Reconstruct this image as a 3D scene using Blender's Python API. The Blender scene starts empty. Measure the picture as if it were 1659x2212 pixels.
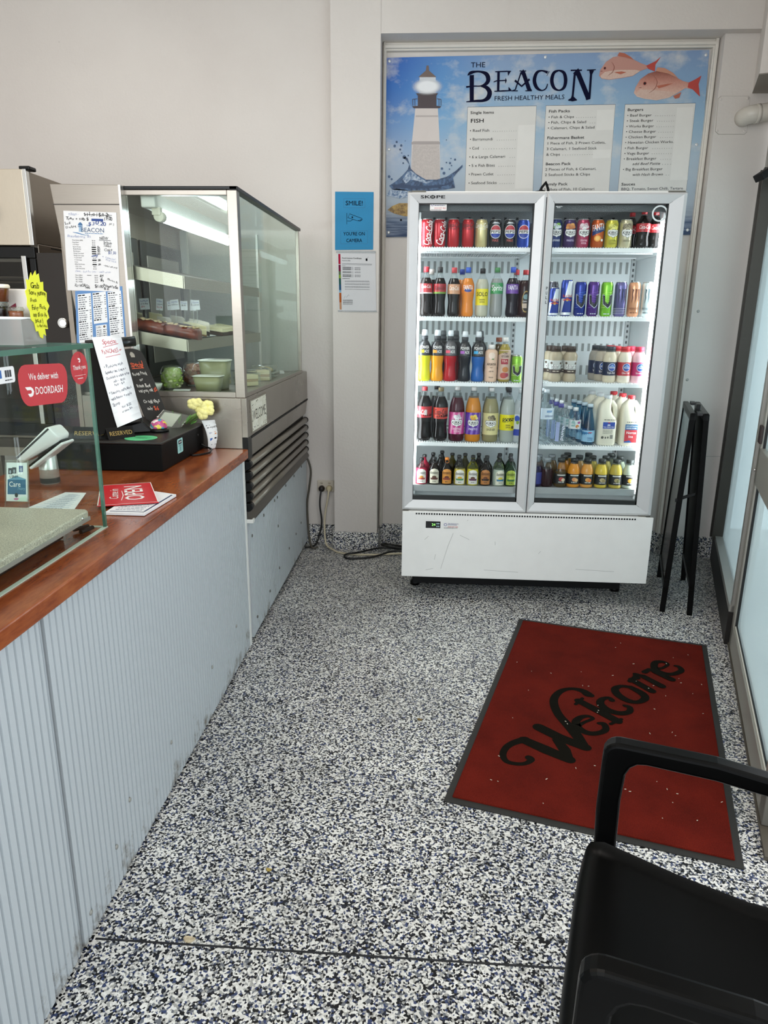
import bpy, math, random
from mathutils import Vector, Matrix, geometry
random.seed(7)
PI=math.pi
S=bpy.context.scene
C=S.collection

# ---------------------------------------------------------------- camera
CAM_H=1.5
p_,y_,r_=math.radians(15.5),math.radians(3.468),math.radians(.6153)
fw=Vector((-math.sin(y_)*math.cos(p_),math.cos(y_)*math.cos(p_),-math.sin(p_)))
rt=Vector((math.cos(y_),math.sin(y_),0)); up=rt.cross(fw)
c_,s_=math.cos(r_),math.sin(r_)
rt,up=c_*rt+s_*up,-s_*rt+c_*up
cd=bpy.data.cameras.new('camera'); cam=bpy.data.objects.new('camera',cd); C.objects.link(cam)
cd.sensor_fit='HORIZONTAL'; cd.sensor_width=36; cd.lens=1528.86/1659*36; cd.clip_start=.05
cam.matrix_world=Matrix(((rt.x,up.x,-fw.x,0),(rt.y,up.y,-fw.y,0),(rt.z,up.z,-fw.z,CAM_H),(0,0,0,1)))
S.camera=cam
# ---------------------------------------------------------------- light and exposure
S.view_settings.view_transform='Standard'; S.view_settings.look='None'
S.view_settings.gamma=1; S.view_settings.use_curve_mapping=False
S.view_settings.exposure=-0.08
W=bpy.data.worlds.new('daylight'); S.world=W; W.use_nodes=True
WB=W.node_tree.nodes['Background']; WB.inputs[0].default_value=(.88,.94,1,1); WB.inputs[1].default_value=2.25
def area(name,loc,target,sx,sy,power,col):
    l=bpy.data.lights.new(name,'AREA'); l.shape='RECTANGLE'; l.size=sx; l.size_y=sy; l.energy=power; l.color=col
    o=bpy.data.objects.new(name,l); C.objects.link(o); o.location=loc
    o.rotation_euler=(Vector(target)-Vector(loc)).to_track_quat('-Z','Y').to_euler(); return o
area('ceiling_tube_light',(-.2,1.9,3.42),(-.2,1.9,0),1.2,.25,17,(1,.93,.86))
area('ceiling_tube_light',(-1.9,2.9,3.42),(-1.9,2.9,0),1.2,.25,17,(1,.91,.82))
area('shopfront_daylight',(2.2,.2,2.0),(-.6,2.4,.6),2.2,2.2,24,(.90,.96,1))
area('rear_fill_light',(-1.75,-2.2,2.2),(.7,4.4,.8),2.4,1.8,75,(.93,.97,1))  # added fill from behind the camera, brightens pillar, pier and fridge front
for a,v in (('max_bounces',10),('transparent_max_bounces',32),('transmission_bounces',8),('glossy_bounces',5),('diffuse_bounces',5)): setattr(S.cycles,a,v)
S.cycles.caustics_reflective=False; S.cycles.caustics_refractive=False; S.cycles.sample_clamp_indirect=6

# ---------------------------------------------------------------- materials
def lin(h):
    h=h.lstrip('#'); c=[int(h[i:i+2],16)/255 for i in (0,2,4)]
    return tuple(x/12.92 if x<=.04045 else ((x+.055)/1.055)**2.4 for x in c)+(1,)
MATS={}
def nm(name):
    m=bpy.data.materials.new(name); m.use_nodes=True; t=m.node_tree
    return m,t,t.nodes['Principled BSDF'],t.nodes['Material Output']
def M(h,rough=.5,metal=0,spec=.5,coat=0,emit=0,var=.04):
    key=(h,rough,metal,spec,coat,emit,var)
    if key in MATS: return MATS[key]
    m,t,b,o=nm('finish_'+h.strip('#')+('_metal' if metal else ''))
    c=lin(h)
    b.inputs['Roughness'].default_value=rough; b.inputs['Metallic'].default_value=metal
    b.inputs['Specular IOR Level'].default_value=spec; b.inputs['Coat Weight'].default_value=coat
    if var:
        n=t.nodes.new('ShaderNodeTexNoise'); n.inputs['Scale'].default_value=14; n.inputs['Detail'].default_value=3
        g=t.nodes.new('ShaderNodeTexCoord'); t.links.new(g.outputs['Object'],n.inputs['Vector'])
        r=t.nodes.new('ShaderNodeMapRange'); r.inputs[3].default_value=1-var; r.inputs[4].default_value=1+var
        t.links.new(n.outputs[0],r.inputs[0])
        x=t.nodes.new('ShaderNodeVectorMath'); x.operation='SCALE'; x.inputs[0].default_value=c[:3]
        t.links.new(r.outputs[0],x.inputs['Scale']); t.links.new(x.outputs[0],b.inputs['Base Color'])
    else: b.inputs['Base Color'].default_value=c
    if emit:
        b.inputs['Emission Color'].default_value=c; b.inputs['Emission Strength'].default_value=emit
    MATS[key]=m; return m
def glassmat(name,tint,refl=1.0,rough=.0,ior=1.45,haze=None):
    m,t,b,o=nm(name); t.nodes.remove(b)
    tr=t.nodes.new('ShaderNodeBsdfTransparent'); tr.inputs[0].default_value=lin(tint)
    gl=t.nodes.new('ShaderNodeBsdfGlossy'); gl.inputs['Roughness'].default_value=rough
    fr=t.nodes.new('ShaderNodeFresnel'); ge=t.nodes.new('ShaderNodeNewGeometry'); mr=t.nodes.new('ShaderNodeMapRange')
    mr.inputs[3].default_value=ior; mr.inputs[4].default_value=1/ior   # same reflectance on both faces of a pane
    t.links.new(ge.outputs['Backfacing'],mr.inputs[0]); t.links.new(mr.outputs[0],fr.inputs[0])
    mu=t.nodes.new('ShaderNodeMath'); mu.operation='MULTIPLY'; mu.inputs[1].default_value=refl
    t.links.new(fr.outputs[0],mu.inputs[0])
    mx=t.nodes.new('ShaderNodeMixShader'); t.links.new(mu.outputs[0],mx.inputs[0])
    base=tr
    if haze:
        d=t.nodes.new('ShaderNodeBsdfTranslucent'); d.inputs[0].default_value=lin(haze[0])
        d2=t.nodes.new('ShaderNodeBsdfDiffuse'); d2.inputs[0].default_value=lin(haze[0])
        a=t.nodes.new('ShaderNodeMixShader'); a.inputs[0].default_value=.4
        t.links.new(d.outputs[0],a.inputs[1]); t.links.new(d2.outputs[0],a.inputs[2])
        h=t.nodes.new('ShaderNodeMixShader'); h.inputs[0].default_value=haze[1]
        t.links.new(tr.outputs[0],h.inputs[1]); t.links.new(a.outputs[0],h.inputs[2]); base=h
    t.links.new(base.outputs[0],mx.inputs[1]); t.links.new(gl.outputs[0],mx.inputs[2])
    t.links.new(mx.outputs[0],o.inputs[0]); return m
GLASS=glassmat('clear_glass','#f9fdfb',.3)
FRIDGE_GLASS=glassmat('door_glass','#fbfdfd',.16)
GEDGE=M('#3f6b5b',.15,0,.6)
PET=glassmat('clear_plastic','#f8fafa',.9,.04)
PETBLUE=glassmat('blue_plastic','#9cc6e4',1.3,.05)
PETGREY=glassmat('grey_plastic','#b9bdbb',1.3,.05)
CLAM=glassmat('food_plastic','#f2f5f0',1.6,.06,1.45,('#f2f5ee',.12))
FROST=glassmat('frosted_film','#e4f2f4',.5,.1,1.45,('#eef7f7',.55))
def ramp(t,stops,interp='LINEAR'):
    r=t.nodes.new('ShaderNodeValToRGB'); r.color_ramp.interpolation=interp; e=r.color_ramp.elements
    while len(e)<len(stops): e.new(.5)
    for i,(p,c) in enumerate(stops): e[i].position=p; e[i].color=lin(c)
    return r
def coords(t,kind='Object',scale=(1,1,1),loc=(0,0,0)):
    g=t.nodes.new('ShaderNodeTexCoord'); mp=t.nodes.new('ShaderNodeMapping'); mp.inputs['Scale'].default_value=scale; mp.inputs['Location'].default_value=loc
    t.links.new(g.outputs[kind],mp.inputs[0]); return mp.outputs[0]
def noise(t,vec,scale,detail=4,rough=.55):
    n=t.nodes.new('ShaderNodeTexNoise'); n.inputs['Scale'].default_value=scale; n.inputs['Detail'].default_value=detail; n.inputs['Roughness'].default_value=rough
    t.links.new(vec,n.inputs['Vector']); return n.outputs[0]
def mixc(t,fac,a,b,mode='MIX'):
    x=t.nodes.new('ShaderNodeMix'); x.data_type='RGBA'; x.blend_type=mode
    for s,v in ((0,fac),(6,a),(7,b)):
        if hasattr(v,'default_value'): t.links.new(v,x.inputs[s])
        else: x.inputs[s].default_value=v
    return x.outputs[2]
def terrazzo():
    m,t,b,o=nm('speckled_terrazzo'); v=coords(t)
    vo=t.nodes.new('ShaderNodeTexVoronoi'); vo.inputs['Scale'].default_value=185; t.links.new(v,vo.inputs['Vector'])
    sp=t.nodes.new('ShaderNodeSeparateColor'); t.links.new(vo.outputs['Color'],sp.inputs[0])
    r=ramp(t,[(0,'#08090d'),(.20,'#1c2030'),(.28,'#3b4870'),(.37,'#777b82'),(.47,'#b4b3ae'),(.6,'#ebe9e3'),(.82,'#faf9f4')],'CONSTANT')
    t.links.new(sp.outputs[0],r.inputs[0])
    n=noise(t,v,2.2,4); n2=ramp(t,[(.3,'#d8d8d8'),(.7,'#ffffff')]); t.links.new(n,n2.inputs[0])
    c=mixc(t,1.0,r.outputs[0],n2.outputs[0],'MULTIPLY')
    t.links.new(c,b.inputs['Base Color']); b.inputs['Roughness'].default_value=.34; b.inputs['Specular IOR Level'].default_value=.4
    return m
def wallpaint():
    m,t,b,o=nm('painted_plaster'); v=coords(t)
    n=noise(t,v,1.3,5); r=ramp(t,[(.3,'#d3ccc6'),(.7,'#dbd5cf')]); t.links.new(n,r.inputs[0])
    n2=noise(t,v,22,6,.7); r2=ramp(t,[(.24,'#9a948a'),(.29,'#ffffff')]); t.links.new(n2,r2.inputs[0])
    c=mixc(t,.55,r.outputs[0],r2.outputs[0],'MULTIPLY'); t.links.new(c,b.inputs['Base Color'])
    b.inputs['Roughness'].default_value=.55
    bp=t.nodes.new('ShaderNodeBump'); bp.inputs['Strength'].default_value=.12; bp.inputs['Distance'].default_value=.01
    t.links.new(noise(t,v,60,3),bp.inputs['Height']); t.links.new(bp.outputs[0],b.inputs['Normal']); return m
def woodtop():
    m,t,b,o=nm('red_wood_laminate'); v=coords(t,scale=(7,2.4,7))
    n=noise(t,v,2.5,8,.62); n2=noise(t,coords(t,scale=(60,9,60)),3,3)
    a=mixc(t,.25,n,n2); r=ramp(t,[(.28,'#4d1f0d'),(.42,'#78381b'),(.52,'#8d4824'),(.68,'#a05a30'),(.8,'#ad693c')]); t.links.new(a,r.inputs[0])
    t.links.new(r.outputs[0],b.inputs['Base Color']); b.inputs['Roughness'].default_value=.2; b.inputs['Specular IOR Level'].default_value=.5; return m
def steel(h,rough=.32,aniso=(2,2,60)):
    m,t,b,o=nm('brushed_steel'); v=coords(t,scale=aniso); n=noise(t,v,6,4)
    c=lin(h); lo=tuple(x*.86 for x in c[:3])+(1,)
    t.links.new(mixc(t,n,lo,c),b.inputs['Base Color']); b.inputs['Metallic'].default_value=.85
    w=t.nodes.new('ShaderNodeMapRange'); w.inputs[3].default_value=rough-.07; w.inputs[4].default_value=rough+.1
    t.links.new(noise(t,coords(t),3,4),w.inputs[0]); t.links.new(w.outputs[0],b.inputs['Roughness']); return m
def grimypanel(h):
    m,t,b,o=nm('painted_metal_sheet'); v=coords(t); n=noise(t,v,9,6,.7)
    sx=t.nodes.new('ShaderNodeSeparateXYZ'); t.links.new(v,sx.inputs[0])
    mr=t.nodes.new('ShaderNodeMapRange'); mr.inputs[1].default_value=.0; mr.inputs[2].default_value=.3; mr.inputs[3].default_value=.55; mr.inputs[4].default_value=.15
    t.links.new(sx.outputs['Z'],mr.inputs[0]); cp=t.nodes.new('ShaderNodeMath'); cp.operation='LESS_THAN'; t.links.new(n,cp.inputs[0]); 
    sb=t.nodes.new('ShaderNodeMath'); sb.operation='SUBTRACT'; t.links.new(mr.outputs[0],sb.inputs[0]); t.links.new(n,sb.inputs[1])
    m2=t.nodes.new('ShaderNodeMapRange'); m2.inputs[1].default_value=0; m2.inputs[2].default_value=.16; t.links.new(sb.outputs[0],m2.inputs[0])
    t.links.new(mixc(t,m2.outputs[0],lin(h),lin('#6b6356')),b.inputs['Base Color']); b.inputs['Roughness'].default_value=.42; return m
def carpet():
    m,t,b,o=nm('red_carpet_pile'); v=coords(t); n=noise(t,v,520,2,.7); n2=noise(t,v,5,4)
    r=ramp(t,[(.3,'#350c06'),(.55,'#62180e'),(.75,'#7c2719')]); t.links.new(mixc(t,.35,n,n2),r.inputs[0])
    t.links.new(r.outputs[0],b.inputs['Base Color']); b.inputs['Roughness'].default_value=.95; b.inputs['Specular IOR Level'].default_value=.1
    b.inputs['Sheen Weight'].default_value=.0
    bp=t.nodes.new('ShaderNodeBump'); bp.inputs['Strength'].default_value=.5; bp.inputs['Distance'].default_value=.002
    t.links.new(n,bp.inputs['Height']); t.links.new(bp.outputs[0],b.inputs['Normal']); return m
def speck(name,a,bc,scale,rough=.5,metal=0):
    m,t,b,o=nm(name); r=ramp(t,[(.38,a),(.62,bc)]); t.links.new(noise(t,coords(t),scale,3,.7),r.inputs[0])
    t.links.new(r.outputs[0],b.inputs['Base Color']); b.inputs['Roughness'].default_value=rough; b.inputs['Metallic'].default_value=metal; return m
TERR=terrazzo(); WALL=wallpaint(); WOOD=woodtop()
STEEL=steel('#a39b91'); STEELV=steel('#9b948a',.27,(60,60,2)); STEELD=steel('#978d81',.34)
ALU=M('#b9bab9',.38,.6); ALUD=M('#807f7c',.42,.6)
PANEL=grimypanel('#b9c0c4'); CARPET=carpet()
BLACKP=M('#070707',.34,0,.3); BLACKM=M('#0d0d0e',.6,0,.25); WHITE=M('#eeede9',.5); WHITEG=M('#e9ebea',.3,0,.5,.2)
BLACKQ=M('#030303',.5,0,.12); CHROME=M('#d9d9d6',.15,.95); NAVY=M('#080b2a',.75,0,.12); INK=M('#0b0c10',.75,0,.12,var=0); RED=M('#c8272c',.5)

# ---------------------------------------------------------------- mesh helpers
class MB:
    def __init__(s): s.v=[];s.f=[];s.m=[];s.k=[]
    def add(s,v,f,mi=0,sm=False):
        n=len(s.v); s.v+=[tuple(x) for x in v]
        for q in f: s.f.append(tuple(i+n for i in q)); s.m.append(mi); s.k.append(sm)
        return s
    def box(s,x0,x1,y0,y1,z0,z1,mi=0):
        return s.add([(x0,y0,z0),(x1,y0,z0),(x1,y1,z0),(x0,y1,z0),(x0,y0,z1),(x1,y0,z1),(x1,y1,z1),(x0,y1,z1)],
            [(0,3,2,1),(4,5,6,7),(0,1,5,4),(1,2,6,5),(2,3,7,6),(3,0,4,7)],mi)
    def obox(s,c,a,b,d,mi=0):   # centre and three half-axis vectors
        c,a,b,d=Vector(c),Vector(a),Vector(b),Vector(d)
        v=[c+i*a+j*b+k*d for k in (-1,1) for i,j in ((-1,-1),(1,-1),(1,1),(-1,1))]
        return s.add(v,[(0,3,2,1),(4,5,6,7),(0,1,5,4),(1,2,6,5),(2,3,7,6),(3,0,4,7)],mi)
    def lathe(s,prof,c=(0,0,0),n=24,mi=0,sq=0,sm=True,sy=1.0):   # prof: (r,z) or (r,z,mi)
        V=[];F=[];cx,cy,cz=c
        for p in prof:
            for i in range(n):
                a=2*PI*i/n; ca,sa=math.cos(a),math.sin(a)
                k=1.0
                if sq: k=1/((abs(ca)**sq+abs(sa)**sq)**(1/sq))
                V.append((cx+p[0]*k*ca,cy+p[0]*k*sa*sy,cz+p[1]))
        b=len(s.v); s.v+=V
        for j in range(len(prof)-1):
            mm=prof[j+1][2] if len(prof[j+1])>2 else mi
            for i in range(n):
                k=(i+1)%n; s.f.append((b+j*n+i,b+j*n+k,b+(j+1)*n+k,b+(j+1)*n+i)); s.m.append(mm); s.k.append(sm)
        for j,rev in ((0,True),(len(prof)-1,False)):
            if prof[j][0]>1e-5:
                q=[b+j*n+i for i in range(n)]; s.f.append(tuple(q[::-1] if rev else q)); s.m.append(prof[j][2] if len(prof[j])>2 else mi); s.k.append(False)
        return s
    def tube(s,pts,r,n=8,mi=0,closed=False,caps=True):
        pts=[Vector(p) for p in pts]; N=len(pts); R=r if isinstance(r,(list,tuple)) else [r]*N
        b=len(s.v); prev=None
        for i,p in enumerate(pts):
            q0=pts[i-1] if (i>0 or closed) else p; q1=pts[(i+1)%N] if (i<N-1 or closed) else p
            d=(q1-q0).normalized()
            if prev is None:
                u=d.cross(Vector((0,0,1))); u=u if u.length>1e-3 else d.cross(Vector((1,0,0)))
            else: u=prev-d*prev.dot(d)
            u.normalize(); prev=u; w=d.cross(u)
            for k in range(n):
                a=2*PI*k/n; s.v.append(tuple(p+R[i]*(math.cos(a)*u+math.sin(a)*w)))
        for i in range(N if closed else N-1):
            j=(i+1)%N
            for k in range(n):
                l=(k+1)%n; s.f.append((b+i*n+k,b+i*n+l,b+j*n+l,b+j*n+k)); s.m.append(mi); s.k.append(True)
        if caps and not closed:
            s.f.append(tuple(b+k for k in range(n))[::-1]); s.f.append(tuple(b+(N-1)*n+k for k in range(n)))
            s.m+=[mi,mi]; s.k+=[False,False]
        return s
    def prism(s,poly,fn,d0,d1,mi=0):   # polygon in 2D; fn(u,v,d) gives the 3D point
        n=len(poly); v=[fn(u,w,d0) for u,w in poly]+[fn(u,w,d1) for u,w in poly]
        f=[tuple(range(n))[::-1],tuple(range(n,2*n))]+[(i,(i+1)%n,n+(i+1)%n,n+i) for i in range(n)]
        return s.add(v,f,mi)
    def loft(s,rings,mi=0,sm=True,caps=True,closed_ring=True):
        n=len(rings[0]); b=len(s.v)
        for r in rings: s.v+=[tuple(x) for x in r]
        for j in range(len(rings)-1):
            for i in range(n if closed_ring else n-1):
                k=(i+1)%n; s.f.append((b+j*n+i,b+j*n+k,b+(j+1)*n+k,b+(j+1)*n+i)); s.m.append(mi); s.k.append(sm)
        if caps:
            s.f.append(tuple(b+i for i in range(n))[::-1]); s.f.append(tuple(b+(len(rings)-1)*n+i for i in range(n))); s.m+=[mi,mi]; s.k+=[False,False]
        return s
    def ball(s,c,rx,ry,rz,n=12,mi=0,lo=-PI/2,hi=PI/2):
        k=max(5,n//2); c=Vector(c)
        rings=[[c+Vector((rx*math.cos(t)*math.cos(a),ry*math.cos(t)*math.sin(a),rz*math.sin(t))) for a in [2*PI*i/n for i in range(n)]] for t in [lo+(hi-lo)*j/k for j in range(k+1)]]
        return s.loft(rings,mi)
OFFS={}
def root_off(o):
    while o is not None:
        if o.name in OFFS: return OFFS[o.name]
        o=o.parent
    return Vector((0,0,0))
def build(name,mb,mats,parent=None,bevel=0,seg=2,label=None,loc=None,weld=False):
    """links ONE mesh object; world coordinates are turned into the parent's local ones"""
    off=root_off(parent) if parent else Vector(loc or (0,0,0))
    me=bpy.data.meshes.new(name); me.from_pydata([tuple(Vector(v)-off) for v in mb.v],[],mb.f); 
    for m in (mats if isinstance(mats,(list,tuple)) else [mats]): me.materials.append(m)
    me.polygons.foreach_set('material_index',mb.m); me.polygons.foreach_set('use_smooth',mb.k); me.update()
    o=bpy.data.objects.new(name,me); C.objects.link(o)
    if parent: o.parent=parent
    else:
        o.location=off; OFFS[o.name]=off
    if bevel:
        b=o.modifiers.new('edge','BEVEL'); b.width=bevel; b.segments=seg; b.limit_method='ANGLE'; b.angle_limit=math.radians(40)
    if label: o['label']=label
    return o
def tag(o,label,cat,group=None,kind=None):
    o['label']=label; o['category']=cat
    if group: o['group']=group
    if kind: o['kind']=kind
    return o
def thing(name,loc,label,cat,group=None):
    o=bpy.data.objects.new(name,None); o.empty_display_size=.05; C.objects.link(o); o.location=loc; OFFS[o.name]=Vector(loc)
    return tag(o,label,cat,group)
def struct(name,mb,mats,label=None,**k):
    o=build(name,mb,mats,**k); o['kind']='structure'
    return tag(o,label or name.replace('_',' '),name.split('_')[0],None,'structure')

# ---------------------------------------------------------------- lettering (built-in font, cached glyph outlines)
GL={}
def cache_glyphs():
    chars=[chr(i) for i in range(33,127)]+['\u2022','\u2019']
    tmp=[]
    for bold in (0,1):
        for ch in chars:
            for rep in (1,2):
                cu=bpy.data.curves.new('g','FONT'); cu.body=ch*rep; cu.size=1; cu.resolution_u=2; cu.fill_mode='FRONT'; cu.offset=(0 if ch in 'MW' else .010)*bold
                o=bpy.data.objects.new('g',cu); C.objects.link(o); tmp.append((bold,ch,rep,o))
    dg=bpy.context.evaluated_depsgraph_get(); dg.update()
    W_={}
    for bold,ch,rep,o in tmp:
        me=o.evaluated_get(dg).to_mesh()
        xs=[v.co.x for v in me.vertices]
        if rep==1: GL[bold,ch]=[[(v.co.x,v.co.y) for v in me.vertices],[tuple(p.vertices) for p in me.polygons],max(xs) if xs else .3]
        else: GL[bold,ch].append(max(xs)-GL[bold,ch][2] if xs else .3)
        o.evaluated_get(dg).to_mesh_clear()
    for *_,o in tmp:
        cu=o.data; bpy.data.objects.remove(o); bpy.data.curves.remove(cu)
    g=GL[0,'H']; return max(y for x,y in g[0])
CAPH=cache_glyphs()
class Art:
    """flat artwork in metres (u right, v up): pieces of (points, faces, material, layer)"""
    def __init__(s): s.p=[];s.mats=[]
    def mi(s,m):
        if m not in s.mats: s.mats.append(m)
        return s.mats.index(m)
    def poly(s,pts,m,l=1):
        tri=geometry.tessellate_polygon([[Vector((x,y,0)) for x,y in pts]]); s.p.append((list(pts),[tuple(t) for t in tri],s.mi(m),l)); return s
    def rect(s,u0,v0,u1,v1,m,l=1): s.p.append(([(u0,v0),(u1,v0),(u1,v1),(u0,v1)],[(0,1,2),(0,2,3)],s.mi(m),l)); return s
    def ell(s,u,v,a,b,m,l=1,n=24): return s.poly([(u+a*math.cos(2*PI*i/n),v+b*math.sin(2*PI*i/n)) for i in range(n)],m,l)
    def rrect(s,u0,v0,u1,v1,r,m,l=1):
        P=[]
        for cx,cy,a0 in ((u1-r,v1-r,0),(u0+r,v1-r,PI/2),(u0+r,v0+r,PI),(u1-r,v0+r,1.5*PI)):
            P+=[(cx+r*math.cos(a0+PI/2*i/4),cy+r*math.sin(a0+PI/2*i/4)) for i in range(5)]
        return s.poly(P,m,l)
    def frame(s,u0,v0,u1,v1,w,m,l=1):
        for a in ((u0,v0,u1,v0+w),(u0,v1-w,u1,v1),(u0,v0,u0+w,v1),(u1-w,v0,u1,v1)): s.rect(*a,m,l)
        return s
    def line(s,pts,w,m,l=2): return s.ribbon([(a,b,w) for a,b in pts],m,l)
    def ribbon(s,pts,m,l=2):
        L=[];R=[]
        n=len(pts)
        for i,(x,y,w) in enumerate(pts):
            x0,y0,_=pts[max(0,i-1)]; x1,y1,_=pts[min(n-1,i+1)]
            d=math.hypot(x1-x0,y1-y0) or 1; nx,ny=-(y1-y0)/d,(x1-x0)/d
            L.append((x+nx*w/2,y+ny*w/2)); R.append((x-nx*w/2,y-ny*w/2))
        f=[]
        for i in range(n-1): f+=[(i,n+i,n+i+1),(i,n+i+1,i+1)]
        s.p.append((L+R,f,s.mi(m),l)); return s
    def text(s,t,u,v,h,m,width=None,bold=0,ang=0,align='l',ital=0,l=2,jit=0):
        k=h/CAPH; pen=0; glyphs=[]
        for ch in t:
            if ch==' ' or (bold,ch) not in GL: pen+=.27*(1 if not jit else 1.2); continue
            g=GL[bold,ch]; glyphs.append((pen,g)); pen+=g[3]
        tot=pen*k or 1; sx=(width/tot if width else 1); tot*=sx
        ox={'l':0,'c':-tot/2,'r':-tot}[align]; ca,sa=math.cos(ang),math.sin(ang)
        V=[];F=[]
        for pen,g in glyphs:
            n=len(V); jy=random.uniform(-1,1)*jit*.12; jr=random.uniform(-1,1)*jit*.22; js=1+random.uniform(-1,1)*jit*.18
            for x,y in g[0]:
                x,y=x*js-y*jr,y*js+x*jr*.4+jy
                x+=y*.22*ital
                X,Y=ox+(pen+x)*k*sx,y*k
                V.append((u+X*ca-Y*sa,v+X*sa+Y*ca))
            F+=[tuple(i+n for i in f) for f in g[1]]
        if V: s.p.append((V,F,s.mi(m),l))
        return s
    def scribble(s,u,v,w,h,m,l=2):   # small printed line that reads as text at a distance
        x=u
        while x<u+w:
            d=random.uniform(1.2,4)*h; d=min(d,u+w-x); 
            if d<h*.4: break
            s.rect(x,v,x+d,v+h,m,l); x+=d+h*.7
        return s
def smooth(P,n=5):
    out=[]
    for i in range(len(P)-1):
        a,b,c,d=P[max(0,i-1)],P[i],P[i+1],P[min(len(P)-1,i+2)]
        for k in range(n):
            q=k/n; out.append(tuple(.5*((2*b[j])+(c[j]-a[j])*q+(2*a[j]-5*b[j]+4*c[j]-d[j])*q*q+(3*b[j]-a[j]-3*c[j]+d[j])*q**3) for j in range(3)))
    out.append(P[-1]); return out
def flatmap(o,ux,vy,eps=.0004):
    o,ux,vy=Vector(o),Vector(ux),Vector(vy); n=ux.cross(vy).normalized()
    return lambda u,v,l:o+u*ux+v*vy+n*(eps*l)
def quadmap(bl,br,tr,tl,Wd,H,eps=.0004):
    bl,br,tr,tl=map(Vector,(bl,br,tr,tl)); n=(br-bl).cross(tl-bl).normalized()
    def f(u,v,l):
        a,b=u/Wd,v/H
        return bl*(1-a)*(1-b)+br*a*(1-b)+tr*a*b+tl*(1-a)*b+n*(eps*l)
    return f
def cylmap(cx,cy,z0,rad,rot=0,eps=.0005):   # rad: number or function of height
    def f(u,v,l):
        R=(rad(v) if callable(rad) else rad); a=u/(rad(0) if callable(rad) else rad)+rot
        return Vector((cx+(R+.0006+eps*l)*math.sin(a),cy-(R+.0006+eps*l)*math.cos(a),z0+v))
    return f
def clip(poly,c,keep_less):
    out=[]
    for i in range(len(poly)):
        a,b=poly[i],poly[(i+1)%len(poly)]
        ia=(a[0]<=c)==keep_less or a[0]==c; ib=(b[0]<=c)==keep_less or b[0]==c
        if ia: out.append(a)
        if ia!=ib and abs(b[0]-a[0])>1e-12:
            t=(c-a[0])/(b[0]-a[0]); out.append((c,a[1]+t*(b[1]-a[1])))
    return out
def art_mesh(art,fn,step=None,mb=None,base=0):
    mb=mb or MB()
    for pts,fs,mi,l in art.p:
        if not step: mb.add([fn(u,v,l) for u,v in pts],fs,mi+base); continue
        for f in fs:
            P=[pts[i] for i in f]; lo=min(p[0] for p in P); hi=max(p[0] for p in P)
            k0=math.floor(lo/step)+1; k1=math.ceil(hi/step)
            rest=P
            for k in range(k0,k1):
                a=clip(rest,k*step,True); rest=clip(rest,k*step,False)
                if len(a)>2: mb.add([fn(u,v,l) for u,v in a],[tuple(range(len(a)))],mi+base)
                if len(rest)<3: break
            if len(rest)>2: mb.add([fn(u,v,l) for u,v in rest],[tuple(range(len(rest)))],mi+base)
    return mb
def put(name,art,fn,parent,step=None,label=None): return build(name,art_mesh(art,fn,step),art.mats,parent,label=label)
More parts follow.
